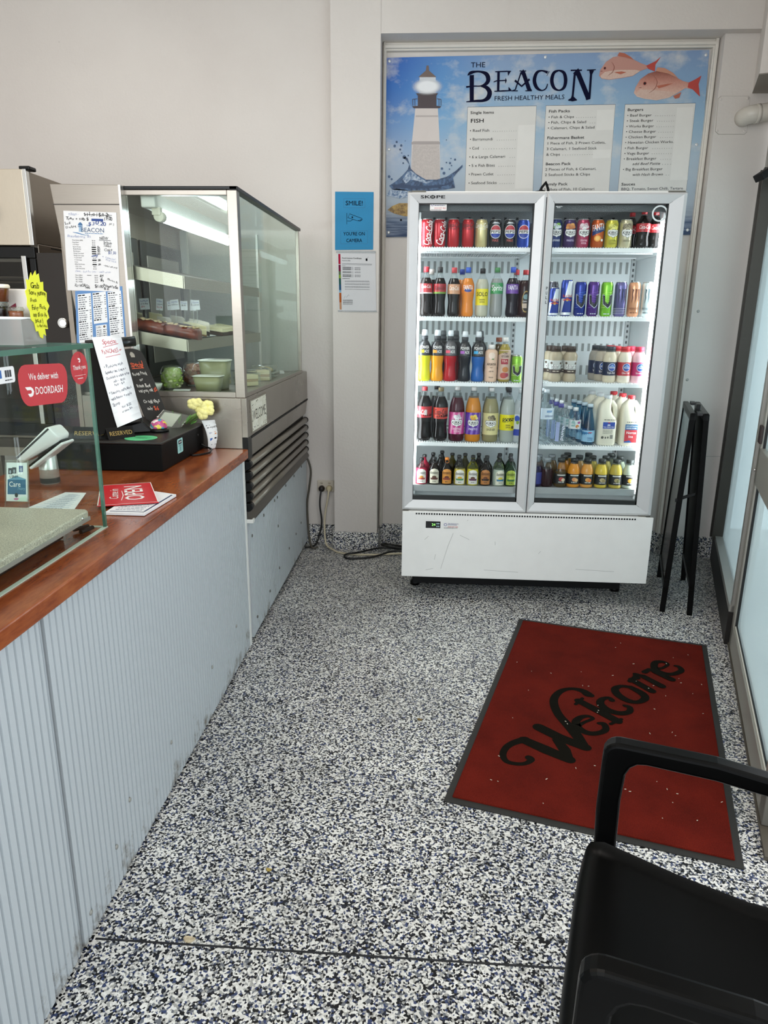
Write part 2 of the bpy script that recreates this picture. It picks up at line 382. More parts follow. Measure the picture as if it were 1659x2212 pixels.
POSTER_TEXT=[
('Single Items', 1, 0, 0.1986, 2.635, 0.1372, 0.0141, 0.011),
('FISH', 1, 0, 0.2006, 2.5895, 0.0802, 0.0196, 0.0116),
('• Reef Fish', 0, 0, 0.199, 2.5405, 0.1153, 0.0143, 0.0123),
('• Barramundi', 0, 0, 0.201, 2.4945, 0.1348, 0.0144, 0.0131),
('• Cod', 0, 0, 0.2018, 2.4471, 0.0556, 0.0145, 0.0138),
('• 6 x Large Calamari', 0, 0, 0.2013, 2.4005, 0.2117, 0.0146, 0.0145),
('• 5 x Fish Bites', 0, 0, 0.2009, 2.3537, 0.1542, 0.0147, 0.0151),
('• Prawn Cutlet', 0, 0, 0.2016, 2.3066, 0.1474, 0.0147, 0.0158),
('• Seafood Sticks', 0, 0, 0.2024, 2.2591, 0.1685, 0.0148, 0.0166),
('...........', 0, 0, 0.3323, 2.5422, 0.1387, 0.0143, 0.0124),
('.........', 0, 0, 0.3586, 2.4962, 0.1115, 0.0144, 0.0131),
('.............', 0, 0, 0.2803, 2.4491, 0.1902, 0.0145, 0.0138),
('...', 0, 0, 0.4384, 2.4034, 0.0313, 0.0145, 0.0144),
('........', 0, 0, 0.3757, 2.3557, 0.0979, 0.0146, 0.0152),
('........', 0, 0, 0.3721, 2.3087, 0.1007, 0.0147, 0.0159),
('.......', 0, 0, 0.3868, 2.2625, 0.0864, 0.0148, 0.0166),
('Fish Packs', 1, 0, 0.6486, 2.6401, 0.1213, 0.0141, 0.011),
('• Fish & Chips', 0, 0, 0.6484, 2.6101, 0.1474, 0.0132, 0.0114),
('• Fish, Chips & Salad', 0, 0, 0.6492, 2.582, 0.2183, 0.0133, 0.0118),
('• Calamari, Chips & Salad', 0, 0, 0.6489, 2.5528, 0.2693, 0.0133, 0.0123),
('.........', 0, 0, 0.8074, 2.6125, 0.1104, 0.0132, 0.0114),
('...', 0, 0, 0.8863, 2.5842, 0.0329, 0.0132, 0.0119),
('Fishermans Basket', 1, 0, 0.649, 2.5006, 0.2135, 0.0143, 0.0131),
('1 Piece of Fish, 2 Prawn Cutlets,', 0, 0, 0.6499, 2.4722, 0.3381, 0.0135, 0.0135),
('3 Calamari, 1 Seafood Stick', 0, 0, 0.6496, 2.4426, 0.289, 0.0135, 0.0139),
('& Chips', 0, 0, 0.6505, 2.4129, 0.0801, 0.0136, 0.0144),
('.............', 0, 0, 0.7436, 2.416, 0.175, 0.0135, 0.0143),
('Beacon Pack', 1, 0, 0.6505, 2.362, 0.145, 0.0146, 0.0151),
('2 Pieces of Fish, 6 Calamari,', 0, 0, 0.6501, 2.333, 0.297, 0.0137, 0.0156),
('2 Seafood Sticks & Chips', 0, 0, 0.6497, 2.304, 0.2641, 0.0137, 0.016),
('Family Pack', 1, 0, 0.6509, 2.2524, 0.1352, 0.0148, 0.0168),
('2 Fillets of Fish, 10 Calamari', 0, 0, 0.6481, 2.2241, 0.2979, 0.0139, 0.0172),
('Burgers', 1, 0, 1.0949, 2.6452, 0.0895, 0.0139, 0.011),
('• Beef Burger', 0, 0, 1.0954, 2.6164, 0.1384, 0.0131, 0.0114),
('• Steak Burger', 0, 0, 1.0959, 2.5886, 0.1503, 0.0132, 0.0118),
('• Works Burger', 0, 0, 1.0964, 2.5596, 0.1564, 0.0132, 0.0122),
('• Cheese Burger', 0, 0, 1.0969, 2.5316, 0.1707, 0.0133, 0.0127),
('• Chicken Burger', 0, 0, 1.0973, 2.5034, 0.1745, 0.0133, 0.0131),
('• Hawaiian Chicken Works.', 0, 0, 1.0978, 2.4752, 0.2765, 0.0134, 0.0135),
('• Fish Burger', 0, 0, 1.0984, 2.4458, 0.1341, 0.0134, 0.0139),
('• Vege Burger', 0, 0, 1.0988, 2.4174, 0.1414, 0.0135, 0.0144),
('• Breakfast Burger', 0, 0, 1.0981, 2.3888, 0.1876, 0.0135, 0.0148),
('add Beef Pattie', 0, 1, 1.1505, 2.3623, 0.1594, 0.0135, 0.0152),
('• Big Breakfast Burger', 0, 0, 1.0989, 2.3325, 0.2284, 0.0136, 0.0157),
('with Hash Brown', 0, 1, 1.1564, 2.3047, 0.1765, 0.0137, 0.0161),
('Sauces', 1, 0, 1.0984, 2.2524, 0.0811, 0.0147, 0.0169),
('BBQ, Tomato, Sweet Chilli, Tartare', 0, 0, 1.0998, 2.2266, 0.3568, 0.0138, 0.0173),
('.........', 0, 0, 1.2535, 2.6188, 0.1112, 0.0131, 0.0114),
('........', 0, 0, 1.2659, 2.591, 0.0986, 0.0131, 0.0119),
('........', 0, 0, 1.2668, 2.5621, 0.0976, 0.0132, 0.0123),
('.......', 0, 0, 1.2804, 2.5341, 0.0838, 0.0132, 0.0126),
('......', 0, 0, 1.2929, 2.506, 0.0723, 0.0133, 0.0131),
('.........', 0, 0, 1.2559, 2.4486, 0.1124, 0.0134, 0.014),
('.........', 0, 0, 1.2554, 2.4203, 0.1126, 0.0134, 0.0144),
('.....', 0, 0, 1.308, 2.3917, 0.0587, 0.0135, 0.0148),
('....', 0, 0, 1.3204, 2.3653, 0.0529, 0.0135, 0.0151),
('..', 0, 0, 1.3482, 2.3079, 0.0212, 0.0136, 0.016),
('THE', 0, 0, 0.1908, 2.8741, 0.0835, 0.0257, 0.0074),
('FRESH HEALTHY MEALS', 0, 0, 0.3323, 2.704, 0.4018, 0.0227, 0.01)]
POSTER_RECT=[(-0.2847,1.9637),(1.5597,1.9839),(1.5148,2.9507),(-0.2955,2.9287)]
POSTER_PANELS=[[(0.1837,2.2069),(0.587,2.2105),(0.5776,2.6769),(0.1815,2.6728)],[(0.6347,2.2072),(1.0317,2.2108),(1.0249,2.6816),(0.6306,2.6776)],[(1.0825,2.2075),(1.4774,2.2167),(1.4733,2.6853),(1.0784,2.6813)]]
POSTER_PATCHES=[[(0.4796,2.2354),(0.5828,2.2377),(0.5747,2.5781),(0.4798,2.5752)],[(0.9272,2.5473),(1.0259,2.5491),(1.0206,2.6541),(0.9237,2.6525)],[(0.919,2.3991),(1.0198,2.4011),(1.0239,2.446),(0.9198,2.4441)],[(1.3762,2.2802),(1.4764,2.2835),(1.4621,2.6643),(1.3724,2.6627)]]
BEACON_STROKES=[[(0.1984,2.8363,0.0249),(0.2042,2.7031,0.0232)],[(0.1746,2.8344,0.0038),(0.1908,2.847,0.0163),(0.2192,2.8532,0.0105),(0.2502,2.8521,0.0105),(0.2818,2.8399,0.021),(0.2936,2.8143,0.0239),(0.2841,2.793,0.0192),(0.2536,2.7803,0.0067),(0.2129,2.7793,0.0067),(0.1689,2.7754,0.0096)],[(0.2536,2.7791,0.0067),(0.2852,2.7715,0.0192),(0.3045,2.7478,0.0259),(0.2973,2.7198,0.025),(0.2692,2.7048,0.0145),(0.2259,2.7029,0.0116),(0.173,2.6989,0.0048)],[(0.3503,2.8521,0.0143),(0.3531,2.7539,0.0134)],[(0.3313,2.8518,0.0057),(0.3954,2.853,0.0067),(0.4215,2.8536,0.0038)],[(0.4096,2.8537,0.019),(0.4061,2.8313,0.0014)],[(0.3244,2.7999,0.0038),(0.3408,2.8054,0.0057),(0.3932,2.8071,0.0057)],[(0.3926,2.8178,0.0019),(0.3942,2.8071,0.0095),(0.3931,2.7922,0.0019)],[(0.3317,2.7519,0.0048),(0.3818,2.7537,0.0077),(0.4296,2.7546,0.0048)],[(0.4118,2.7736,0.0014),(0.42,2.7547,0.0182)],[(0.4926,2.853,0.0142),(0.4767,2.8426,0.0076),(0.4508,2.7596,0.0067),(0.4297,2.7534,0.0038)],[(0.4808,2.8531,0.0261),(0.4934,2.8403,0.0218),(0.5295,2.7591,0.0219),(0.5451,2.753,0.0048)],[(0.4689,2.8541,0.0048),(0.5068,2.8538,0.0047)],[(0.4456,2.8067,0.0114),(0.4855,2.7765,0.0095),(0.5284,2.8124,0.0114)],[(0.4297,2.7534,0.0048),(0.4655,2.7535,0.0048)],[(0.5084,2.7532,0.0048),(0.5451,2.753,0.0048)],[(0.6369,2.8518,0.0038),(0.6244,2.8287,0.0019)],[(0.6279,2.8456,0.0142),(0.5942,2.8547,0.0076),(0.5666,2.844,0.0161),(0.5559,2.8058,0.0199),(0.5716,2.7695,0.0171),(0.6012,2.7543,0.0067),(0.6242,2.7648,0.0067),(0.632,2.7882,0.0047)],[(0.6909,2.8556,0.0075),(0.6635,2.8432,0.0161),(0.6545,2.8051,0.0199),(0.669,2.7688,0.0161),(0.6985,2.7545,0.0076),(0.7258,2.7684,0.0161),(0.7325,2.8045,0.0198),(0.7201,2.8427,0.016),(0.6909,2.8556,0.0075)],[(0.7568,2.855,0.0066),(0.8202,2.8554,0.0066)],[(0.7852,2.8527,0.0376),(0.8032,2.8336,0.0254),(0.8648,2.7183,0.0255),(0.8682,2.7054,0.0237)],[(0.7817,2.838,0.0122),(0.7788,2.7274,0.0114),(0.7782,2.706,0.0237),(0.7547,2.7031,0.0047)],[(0.7778,2.7102,0.0285),(0.8044,2.7036,0.0038)],[(0.8483,2.8551,0.0056),(0.8973,2.8572,0.0047)],[(0.8742,2.8541,0.0281),(0.8728,2.833,0.0122),(0.874,2.7096,0.0123)]]
LIGHTHOUSE={'roof': [(-0.1079,2.8279),(-0.0653,2.8609),(-0.0619,2.8864),(-0.0498,2.8863),(-0.0468,2.8607),(-0.0037,2.8271)],'lantern': [(-0.1004,2.8304),(-0.0078,2.8297),(-0.0052,2.7419),(-0.0983,2.7425)],'drum': [(-0.1205,2.7453),(0.0087,2.7444),(-0.0008,2.7315),(0.0008,2.6793),(0.03,2.6765),(0.0187,2.6661),(-0.1305,2.6669),(-0.1412,2.6775),(-0.1073,2.6799),(-0.1085,2.7322)],'tower': [(-0.1217,2.6669),(0.0099,2.6661),(0.0262,2.4804),(0.0349,2.2792),(-0.1401,2.2793),(-0.1383,2.4809)],'band': [(-0.1179,2.63),(0.011,2.6294),(0.0125,2.6214),(-0.1189,2.6221)],'ledge': [(-0.1414,2.4863),(-0.1297,2.4927),(0.02,2.4922),(0.0284,2.4857),(0.0246,2.475),(-0.1382,2.4755)],'stone': [(-0.1322,2.4728),(0.0218,2.4723),(0.0349,2.2792),(-0.1401,2.2793)]}
RAIL=[[(-0.1385,2.7141),(-0.1111,2.7166)],[(-0.1385,2.7141),(-0.1366,2.6801)],[(0.0026,2.7158),(0.0259,2.7131)],[(0.0259,2.7131),(0.027,2.6791)],[(-0.1257,2.7151),(-0.1243,2.68)],[(0.0143,2.7142),(0.0154,2.6792)]]
GLOW=(-0.0544,2.7785,0.0899,0.0387)
SPLASH={'deep': [(-0.2692,2.2516),(-0.2243,2.2793),(-0.1887,2.3096),(-0.1593,2.3398),(-0.1509,2.3671),(-0.1723,2.3944),(-0.1874,2.4026),(-0.1756,2.4107),(-0.1605,2.3998),(-0.1415,2.3452),(-0.1109,2.3178),(-0.0502,2.2847),(0.0156,2.2847),(0.0748,2.3011),(0.1272,2.334),(0.1646,2.3666),(0.1651,2.353),(0.1336,2.323),(0.1108,2.2956),(0.1247,2.2405),(0.0593,2.2295),(-0.0425,2.2211),(-0.1631,2.2238),(-0.2477,2.2294)],'light': [(-0.1883,2.2848),(-0.1591,2.3288),(-0.1352,2.3315),(-0.0865,2.2958),(-0.044,2.2737),(-0.0022,2.2792),(-0.0437,2.2626),(-0.1041,2.2792),(-0.1402,2.2848),(-0.1699,2.2627)],'foam': [(-0.2837,2.1959),(-0.2659,2.2294),(-0.2237,2.2349),(-0.1601,2.2266),(-0.1564,2.1904),(-0.1986,2.1792),(-0.2472,2.1903)],'mid': [(-0.2572,2.2571),(-0.1939,2.2599),(-0.1335,2.2516),(-0.0434,2.2516),(0.0644,2.2571),(0.1114,2.2792),(0.106,2.2626),(0.017,2.2405),(-0.1031,2.235),(-0.2237,2.2405)]}
DROPS=[(-0.2275,2.4893,0.0045),(-0.2005,2.4703,0.005),(-0.2391,2.4677,0.0055),(-0.2061,2.4487,0.004),(-0.1771,2.4945,0.002),(-0.1578,2.4161,0.003),(-0.1815,2.408,0.007),(-0.1869,2.3754,0.0035),(-0.2698,2.3014,0.006),(-0.2546,2.2876,0.0045),(0.1191,2.3938,0.0045),(0.0952,2.3993,0.0025),(0.0901,2.3749,0.0045),(0.0693,2.3776,0.003),(0.0883,2.3422,0.003),(0.0651,2.499,0.0025),(0.0436,2.345,0.005),(0.0563,2.3204,0.006),(0.0995,2.3613,0.003),(-0.1968,2.4298,0.0025)]
FISH=[[(0.9185,2.8273),(0.9228,2.8564),(0.9503,2.8954),(0.9882,2.9198),(1.0278,2.9256),(1.0921,2.9116),(1.1461,2.8875),(1.1875,2.8748),(1.2251,2.8971),(1.2534,2.9194),(1.227,2.8796),(1.2247,2.8487),(1.1889,2.8624),(1.1467,2.8493),(1.1069,2.8237),(1.0445,2.8138),(0.976,2.806),(0.935,2.8116)],[(1.1214,2.738),(1.1278,2.7663),(1.1511,2.8078),(1.1918,2.8355),(1.2419,2.8485),(1.3006,2.8346),(1.3548,2.8114),(1.391,2.7956),(1.4262,2.788),(1.4583,2.8054),(1.4868,2.8228),(1.4764,2.7794),(1.4923,2.7167),(1.4476,2.7535),(1.4066,2.7611),(1.3692,2.7384),(1.3204,2.7125),(1.2527,2.6993),(1.1824,2.7081),(1.1407,2.7189)]]
FISH_TAILS=[[(1.1761,2.8749),(1.2251,2.8971),(1.2534,2.9194),(1.227,2.8796),(1.2273,2.8456),(1.1892,2.8593)],[(1.4205,2.7881),(1.4583,2.8054),(1.4868,2.8228),(1.4764,2.7794),(1.4923,2.7167),(1.4476,2.7535),(1.4177,2.7642)]]
FISH_BELLY=[[(0.9256,2.8252),(0.9492,2.8458),(1.0174,2.8556),(1.1209,2.8547),(1.1467,2.8493),(1.1066,2.8258),(1.0443,2.8159),(0.9758,2.8081),(0.9349,2.8126)],[(1.129,2.7316),(1.1543,2.7556),(1.2354,2.7519),(1.3402,2.7407),(1.3637,2.7364),(1.3202,2.7146),(1.2525,2.7014),(1.1822,2.7102)]]
FISH_FINS=[[(1.0106,2.9257),(1.0205,2.9421),(1.0495,2.9377),(1.0857,2.9189),(1.1043,2.9043),(1.0573,2.9171)],[(1.2306,2.8476),(1.2399,2.8661),(1.2804,2.8616),(1.3289,2.8375),(1.3608,2.8093),(1.3006,2.8346)],[(1.0013,2.8433),(1.0412,2.8471),(1.0704,2.8427),(1.0369,2.8326)],[(1.2446,2.7727),(1.3066,2.7827),(1.3351,2.7846),(1.2966,2.7703),(1.2575,2.7601)],[(1.3426,2.7197),(1.3862,2.7404),(1.378,2.7121),(1.3556,2.707)]]
FISH_EYES=[(0.9474,2.8645,0.0045),(1.1776,2.7857,0.006)]
GOLD_FISH=[(-0.2781,2.1166),(-0.2509,2.1375),(-0.2074,2.1549),(-0.1576,2.1549),(-0.1014,2.1469),(-0.0998,2.0798),(-0.1749,2.0819),(-0.2378,2.0969)]
SCREWS=[(-0.2755,2.9106),(0.6097,2.9233),(1.4987,2.9252),(-0.2722,2.4495),(1.5038,2.4696),(-0.2691,1.9891),(1.5098,2.0094)]
MAT_STROKES=[[(0.386,2.1913,0.0166),(0.3932,2.1812,0.0141),(0.3734,2.16,0.0108),(0.343,2.1527,0.0108),(0.3062,2.1638,0.0124),(0.2963,2.2022,0.0141),(0.3126,2.2477,0.0149),(0.3447,2.2805,0.0166),(0.3874,2.3032,0.0207)],[(0.3824,2.2989,0.0249),(0.4539,2.2439,0.029),(0.5265,2.1917,0.0249)],[(0.5272,2.1953,0.0166),(0.5199,2.2491,0.0249),(0.5039,2.3085,0.0207)],[(0.4487,2.3881,0.0273),(0.5156,2.3251,0.0273),(0.5979,2.2702,0.0249)],[(0.5957,2.27,0.0207),(0.5792,2.3539,0.0249),(0.5562,2.4259,0.0224),(0.5385,2.4847,0.0207),(0.5338,2.5564,0.0199),(0.5458,2.6139,0.0182),(0.5795,2.6654,0.0157),(0.6241,2.689,0.0124),(0.6672,2.6776,0.0182),(0.6864,2.6496,0.0232),(0.6969,2.6407,0.0166)],[(0.5935,2.4038,0.0124),(0.6276,2.4358,0.0083),(0.6662,2.4645,0.0091),(0.6509,2.4806,0.0108),(0.6204,2.4695,0.0141),(0.5946,2.4332,0.0182),(0.5995,2.3878,0.0199),(0.6304,2.362,0.0166),(0.6676,2.3673,0.0141),(0.6981,2.3916,0.0149),(0.6999,2.429,0.0149),(0.6821,2.4318,0.0099)],[(0.6378,2.5929,0.0207),(0.6982,2.5242,0.0232),(0.7569,2.4547,0.0232)],[(0.6203,2.5653,0.0083),(0.6567,2.6134,0.0083)],[(0.7257,2.431,0.0083),(0.7754,2.469,0.0083)],[(0.7733,2.6086,0.0149),(0.7654,2.627,0.0108),(0.7349,2.6121,0.0149),(0.7204,2.5762,0.0191),(0.738,2.5319,0.0207),(0.7805,2.5112,0.0174),(0.8195,2.525,0.0149),(0.8305,2.5575,0.0141),(0.8145,2.5699,0.0108)],[(0.8787,2.7199,0.0141),(0.84,2.7269,0.0124),(0.8077,2.699,0.0182),(0.8105,2.6499,0.0207),(0.8393,2.6092,0.0182),(0.8766,2.6028,0.0141),(0.9122,2.6341,0.0182),(0.9108,2.6727,0.0207),(0.8787,2.7199,0.0166)],[(0.8875,2.7722,0.0124),(0.9009,2.7838,0.0207),(0.9574,2.6963,0.0207)],[(0.9273,2.8051,0.0166),(0.9302,2.8344,0.0166),(0.9576,2.8204,0.0182),(1.0111,2.7409,0.0207)],[(0.974,2.8599,0.0149),(1.0022,2.8844,0.0149),(1.0226,2.8639,0.0182),(1.0715,2.8031,0.0207)],[(0.8994,2.7784,0.0124),(0.9355,2.8348,0.0124)],[(1.0311,2.8924,0.0124),(1.0674,2.9067,0.0083),(1.1003,2.9437,0.0099),(1.08,2.9653,0.0124),(1.0459,2.9508,0.0166),(1.0284,2.8922,0.0191),(1.0515,2.8553,0.0182),(1.092,2.851,0.0141),(1.1398,2.8847,0.0149),(1.1415,2.9219,0.0124),(1.1277,2.9287,0.0083)]]
MAT_LINT=[(0.7002,2.5229),(0.8556,2.3757),(0.6062,2.16),(0.8267,2.8149),(0.7784,2.3279),(0.3569,2.4423),(0.9248,2.5511),(0.9708,1.9982),(0.6786,2.0397),(0.6907,2.029),(0.8159,2.0503),(0.8417,2.029),(0.8607,1.9039),(0.2646,2.0482),(0.6934,2.5089),(0.9066,3.0908),(0.9772,2.7402),(0.4284,2.0731),(0.6634,2.0385),(0.7566,1.9063),(0.5602,2.417),(0.4454,2.6587),(0.6783,2.7157)]
# ================================================================ the setting
YP,YL,YR,YQ=4.45,4.565,4.62,4.52      # pillar face, left wall, recess wall
struct('floor',MB().box(-4,4.6,-3.2,5.2,-.06,0),TERR,'floor of black, white and blue speckled terrazzo')
struct('trim_1',MB().box(-.79,4,1.362,1.368,0,.0006),M('#1b1c20',.7),'thin dark joint line across the speckled floor')
struct('wall_back',MB().box(-3.6,-.5,YL,YL+.2,0,3.5),WALL,'blank cream wall behind the food display cabinet')
struct('wall_left',MB().box(-3.7,-3.5,-3,YL+.2,0,3.5),WALL)
struct('wall_pillar',MB().box(-.595,-.316,YP,YL+.2,0,3.5),WALL,'cream pillar carrying the blue notice')
struct('wall_recess',MB().box(-.4,1.8,YR,YR+.15,0,3.4),WALL,'recessed wall behind the drinks fridge')
struct('wall_header',MB().box(-.316,1.95,YP+.006,YR+.1,3.0,3.5).box(.378,.381,YP+.004,YP+.008,3.0,3.5),WALL,'cream header beam above the menu board')
struct('wall_pier',MB().box(1.562,1.915,YQ,YR+.1,0,3.0),WALL,'pale pier of sheeting right of the fridge')
m2=MB(); m2.box(1.57,1.91,YQ-.001,YQ+.01,.665,.668)
for x,z in ((1.582,.725),(1.89,.72),(1.577,.625),(1.885,.625),(1.60,1.545),(1.885,1.525),(1.585,1.14),(1.885,1.11)): m2.ball((x,YQ,z),.009,.005,.009,8)
struct('trim_2',m2,M('#a9aaa6',.5),'screwed sheet joint on the pale pier')
m=MB()
for x0,x1,z0,z1 in ((-.312,-.292,.13,3.0),(1.53,1.56,.13,3.0)): m.box(x0,x1,YR-.03,YR+.01,z0,z1); m.box(x0+.006,x1-.006,YR-.045,YR,z0,z1)
m.box(-.3125,1.559,YR-.0308,YR+.01,2.958,3.0); m.box(-.301,1.551,YR-.0458,YR,2.967,2.985)
struct('trim_3',m,M('#dcd6cc',.5),'cream moulding framing the recess around the menu board',bevel=.004)
struct('baseboard_left',MB().box(-3.6,-.595,YL-.012,YL+.01,0,.135),TERR,'speckled skirting on the wall beside the pillar')
struct('baseboard_pillar',MB().box(-.605,-.306,YP-.012,YL,0,.122),TERR,'speckled skirting around the pillar')
struct('baseboard_recess',MB().box(-.306,1.56,YR-.014,YR+.01,0,.137),TERR,'speckled skirting behind the fridge')
struct('baseboard_pier',MB().box(1.555,1.92,YQ-.012,YR,0,.135),TERR,'speckled skirting on the pier')
struct('ceiling',MB().box(-3.7,4,-3.2,5,3.5,3.6),M('#e9e4da',.8))
# ---- shopfront: a straight splayed line from the pier towards the camera
SA=Vector((1.462,3.19,0)); SD=Vector((.305,.952,0)).normalized(); SN=Vector((-SD.y,SD.x,0))
def sf(s,n,z): return SA+SD*s+SN*n+Vector((0,0,z))
def sbox(mb,s0,s1,n0,n1,z0,z1,mi=0):
    v=[sf(s0,n0,z0),sf(s1,n0,z0),sf(s1,n1,z0),sf(s0,n1,z0),sf(s0,n0,z1),sf(s1,n0,z1),sf(s1,n1,z1),sf(s0,n1,z1)]
    return mb.add(v,[(0,3,2,1),(4,5,6,7),(0,1,5,4),(1,2,6,5),(2,3,7,6),(3,0,4,7)],mi)
ALUF=M('#9c9a94',.4,.35); ALUB=M('#3b3832',.45,.4)
w=struct('window_1',sbox(sbox(sbox(sbox(MB(),1.24,1.36,-.06,.02,.17,2.3),0.0,.05,-.06,.01,.17,2.3),0,1.36,-.06,.02,2.3,2.4),0,1.36,-.06,.02,.17,.2),ALUF,'fixed frosted shop window beside the pier, in a grey aluminium frame')
build('frame_strip',sbox(sbox(MB(),1.19,1.24,-.05,.035,.17,2.3),1.27,1.30,-.05,.045,.17,2.3),ALUB,w)
build('pane',sbox(MB(),.05,1.19,-.03,-.022,.2,2.3),FROST,w)
build('kick_plate',sbox(MB(),0,1.36,-.05,.02,0,.17),M('#171310',.5,.1),w,bevel=.003)
d=struct('door_1',sbox(sbox(sbox(sbox(sbox(MB(),-1.36,-.012,-.045,.0,0.015,.125),-1.36,-.012,-.045,.0,.80,.965),-.072,-.012,-.045,.0,.015,2.15),-1.36,-1.29,-.045,.0,.015,2.15),-1.36,-.012,-.045,0,2.05,2.15),M('#a7a49b',.42,.5),'frosted glass entrance door in a worn aluminium frame',bevel=.003)
build('gasket',sbox(sbox(MB(),-.078,-.072,-.03,-.008,.125,2.05),-1.29,-.078,-.03,-.012,.125,.133),M('#0d0e0f',.6),d)
build('pane',sbox(sbox(MB(),-1.285,-.08,-.026,-.018,.133,.80),-1.285,-.08,-.026,-.018,.965,2.05),FROST,d)
build('weather_strip',sbox(MB(),-1.36,-.05,-.02,-.008,.125,.131),M('#ddd9cf',.6),d)
build('floor_track',sbox(MB(),-1.5,0,-.06,.004,0,.014),M('#5c564c',.5,.4),d)
lb=MB(); 
for s,n,z in ((-.03,.004,1.02),(-.03,.004,.86)): lb.ball(sf(s,n,z),.006,.006,.006,8)
build('screw',lb,CHROME,d)
build('bolt_box',sbox(MB(),-.09,-.03,0,.012,.985,1.06),M('#2a1613',.5),d,bevel=.003)
build('header',sbox(MB(),-1.5,1.36,-.06,.02,2.4,2.5),ALUF,w)
struct('trim_4',sbox(MB(),-1.5,1.36,-.06,.0,2.5,3.5),WALL,'cream bulkhead above the shopfront')
def sbx(m,d,z0,z1):
    P=[(1.645-d,4.2-d),(1.78-d,4.62),(2.4,4.42),(2.265,4.0-d)]
    return m.prism(P,lambda u,v,w:(u,v,w),z0,z1)
bk=struct('trim_5',sbx(MB(),0,2.712,3.5),WALL,'boxed bulkhead at the top right corner',bevel=.002)
build('edge_strip',sbx(MB(),.002,2.708,2.713),M('#8d867c',.6),bk)
br=MB().obox((1.715,4.1,2.235),(.045,.0,.03),(0,.05,0),(-.010,0,.016))
tag(build('door_closer',br,BLACKM,None,.004,loc=(1.715,4.1,2.235)),'dark bracket at the right edge above the shop window','bracket')

# ================================================================ menu board on the recess wall
YB=YR-.012
x0,x1,z0,z1=-.285,1.52,1.963,2.942
pb=thing('menu_board',(0.62,YB,1.963),'large printed menu board with a lighthouse and two pink fish, above the drinks fridge','menu board')
def poster_mat():
    m,t,b,o=nm('printed_sky_and_sea'); g=t.nodes.new('ShaderNodeTexCoord'); sp=t.nodes.new('ShaderNodeSeparateXYZ'); t.links.new(g.outputs['Generated'],sp.inputs[0])
    sky=ramp(t,[(0,'#2d4366'),(.09,'#6c7d94'),(.13,'#a9b3bd'),(.24,'#a7b4c0'),(.45,'#b3c3d0'),(.65,'#8fb7d4'),(.82,'#4f8fca'),(1,'#2a5db2')]); t.links.new(sp.outputs['Z'],sky.inputs[0])
    side=ramp(t,[(0,'#1c4fb0'),(.18,'#6f9fce'),(.35,'#a9bccb'),(1,'#9db4c6')]); t.links.new(sp.outputs['X'],side.inputs[0])
    top=ramp(t,[(.25,'#000000'),(.75,'#ffffff')]); t.links.new(sp.outputs['Z'],top.inputs[0])
    c=mixc(t,top.outputs[0],sky.outputs[0],mixc(t,.62,sky.outputs[0],side.outputs[0]))
    mp=t.nodes.new('ShaderNodeMapping'); mp.inputs['Scale'].default_value=(1.7,1,2.6); t.links.new(g.outputs['Object'],mp.inputs[0])
    n=noise(t,mp.outputs[0],2.1,7,.6); cl=ramp(t,[(.5,'#000000'),(.68,'#ffffff')]); t.links.new(n,cl.inputs[0])
    hi=ramp(t,[(.3,'#000000'),(.5,'#ffffff')]); t.links.new(sp.outputs['Z'],hi.inputs[0])
    f=t.nodes.new('ShaderNodeMath'); f.operation='MULTIPLY'; t.links.new(cl.outputs[0],f.inputs[0]); t.links.new(hi.outputs[0],f.inputs[1])
    c=mixc(t,f.outputs[0],c,lin('#d3d2cf'))
    mp2=t.nodes.new('ShaderNodeMapping'); mp2.inputs['Scale'].default_value=(2,1,26); t.links.new(g.outputs['Object'],mp2.inputs[0])
    wv=noise(t,mp2.outputs[0],3,4); sea=ramp(t,[(.40,'#1d3358'),(.62,'#8793a6')]); t.links.new(wv,sea.inputs[0])
    lo=ramp(t,[(.08,'#ffffff'),(.2,'#000000')]); t.links.new(sp.outputs['Z'],lo.inputs[0])
    c=mixc(t,lo.outputs[0],c,mixc(t,.6,c,sea.outputs[0]))
    t.links.new(c,b.inputs['Base Color']); b.inputs['Roughness'].default_value=.5; b.inputs['Specular IOR Level'].default_value=.25; return m
def fishmat():
    m,t,b,o=nm('printed_fish_skin'); g=t.nodes.new('ShaderNodeTexCoord'); sp=t.nodes.new('ShaderNodeSeparateXYZ'); t.links.new(g.outputs['Generated'],sp.inputs[0])
    r=ramp(t,[(.05,'#dcc6ba'),(.3,'#d3a898'),(.6,'#c08474'),(.85,'#8f5244')]); t.links.new(sp.outputs['Z'],r.inputs[0])
    t.links.new(mixc(t,.22,r.outputs[0],noise(t,coords(t),150,3),'OVERLAY'),b.inputs['Base Color']); b.inputs['Roughness'].default_value=.6; return m
R_=POSTER_RECT
build('board',MB().prism(R_,lambda u,v,d:(u,YB+d,v),0,.006),poster_mat(),pb)
wf=lambda u,v,l:Vector((u,YB-.0005*l,v))
ar=Art()
PAPER=M('#dcdad5',.6); PATCH=M('#e4e2dd',.55); PINK=fishmat(); PINKD=M('#b8453c',.6); SIL=speck('printed_fish_belly','#cfae9f','#d6b9ab',130)
for P in POSTER_PANELS: ar.poly(P,M('#22283c',.6),1); 
for P in POSTER_PANELS:
    cx=sum(p[0] for p in P)/4; cz=sum(p[1] for p in P)/4
    ar.poly([(cx+(x-cx)*(1-.006),cz+(z-cz)*(1-.008)) for x,z in P],PAPER,2)
for P in POSTER_PATCHES: ar.poly(P,PATCH,3)
put('menu_panel',ar,wf,pb)
ar=Art()
for s,b,i,x,z,wd,h,a in POSTER_TEXT: ar.text(' '.join(s) if s[:2]=='..' else s,x,z,h,INK if (b or s[0] in '\u2022.&0123456789abw') else NAVY,wd,b,.014,'l',i,4)
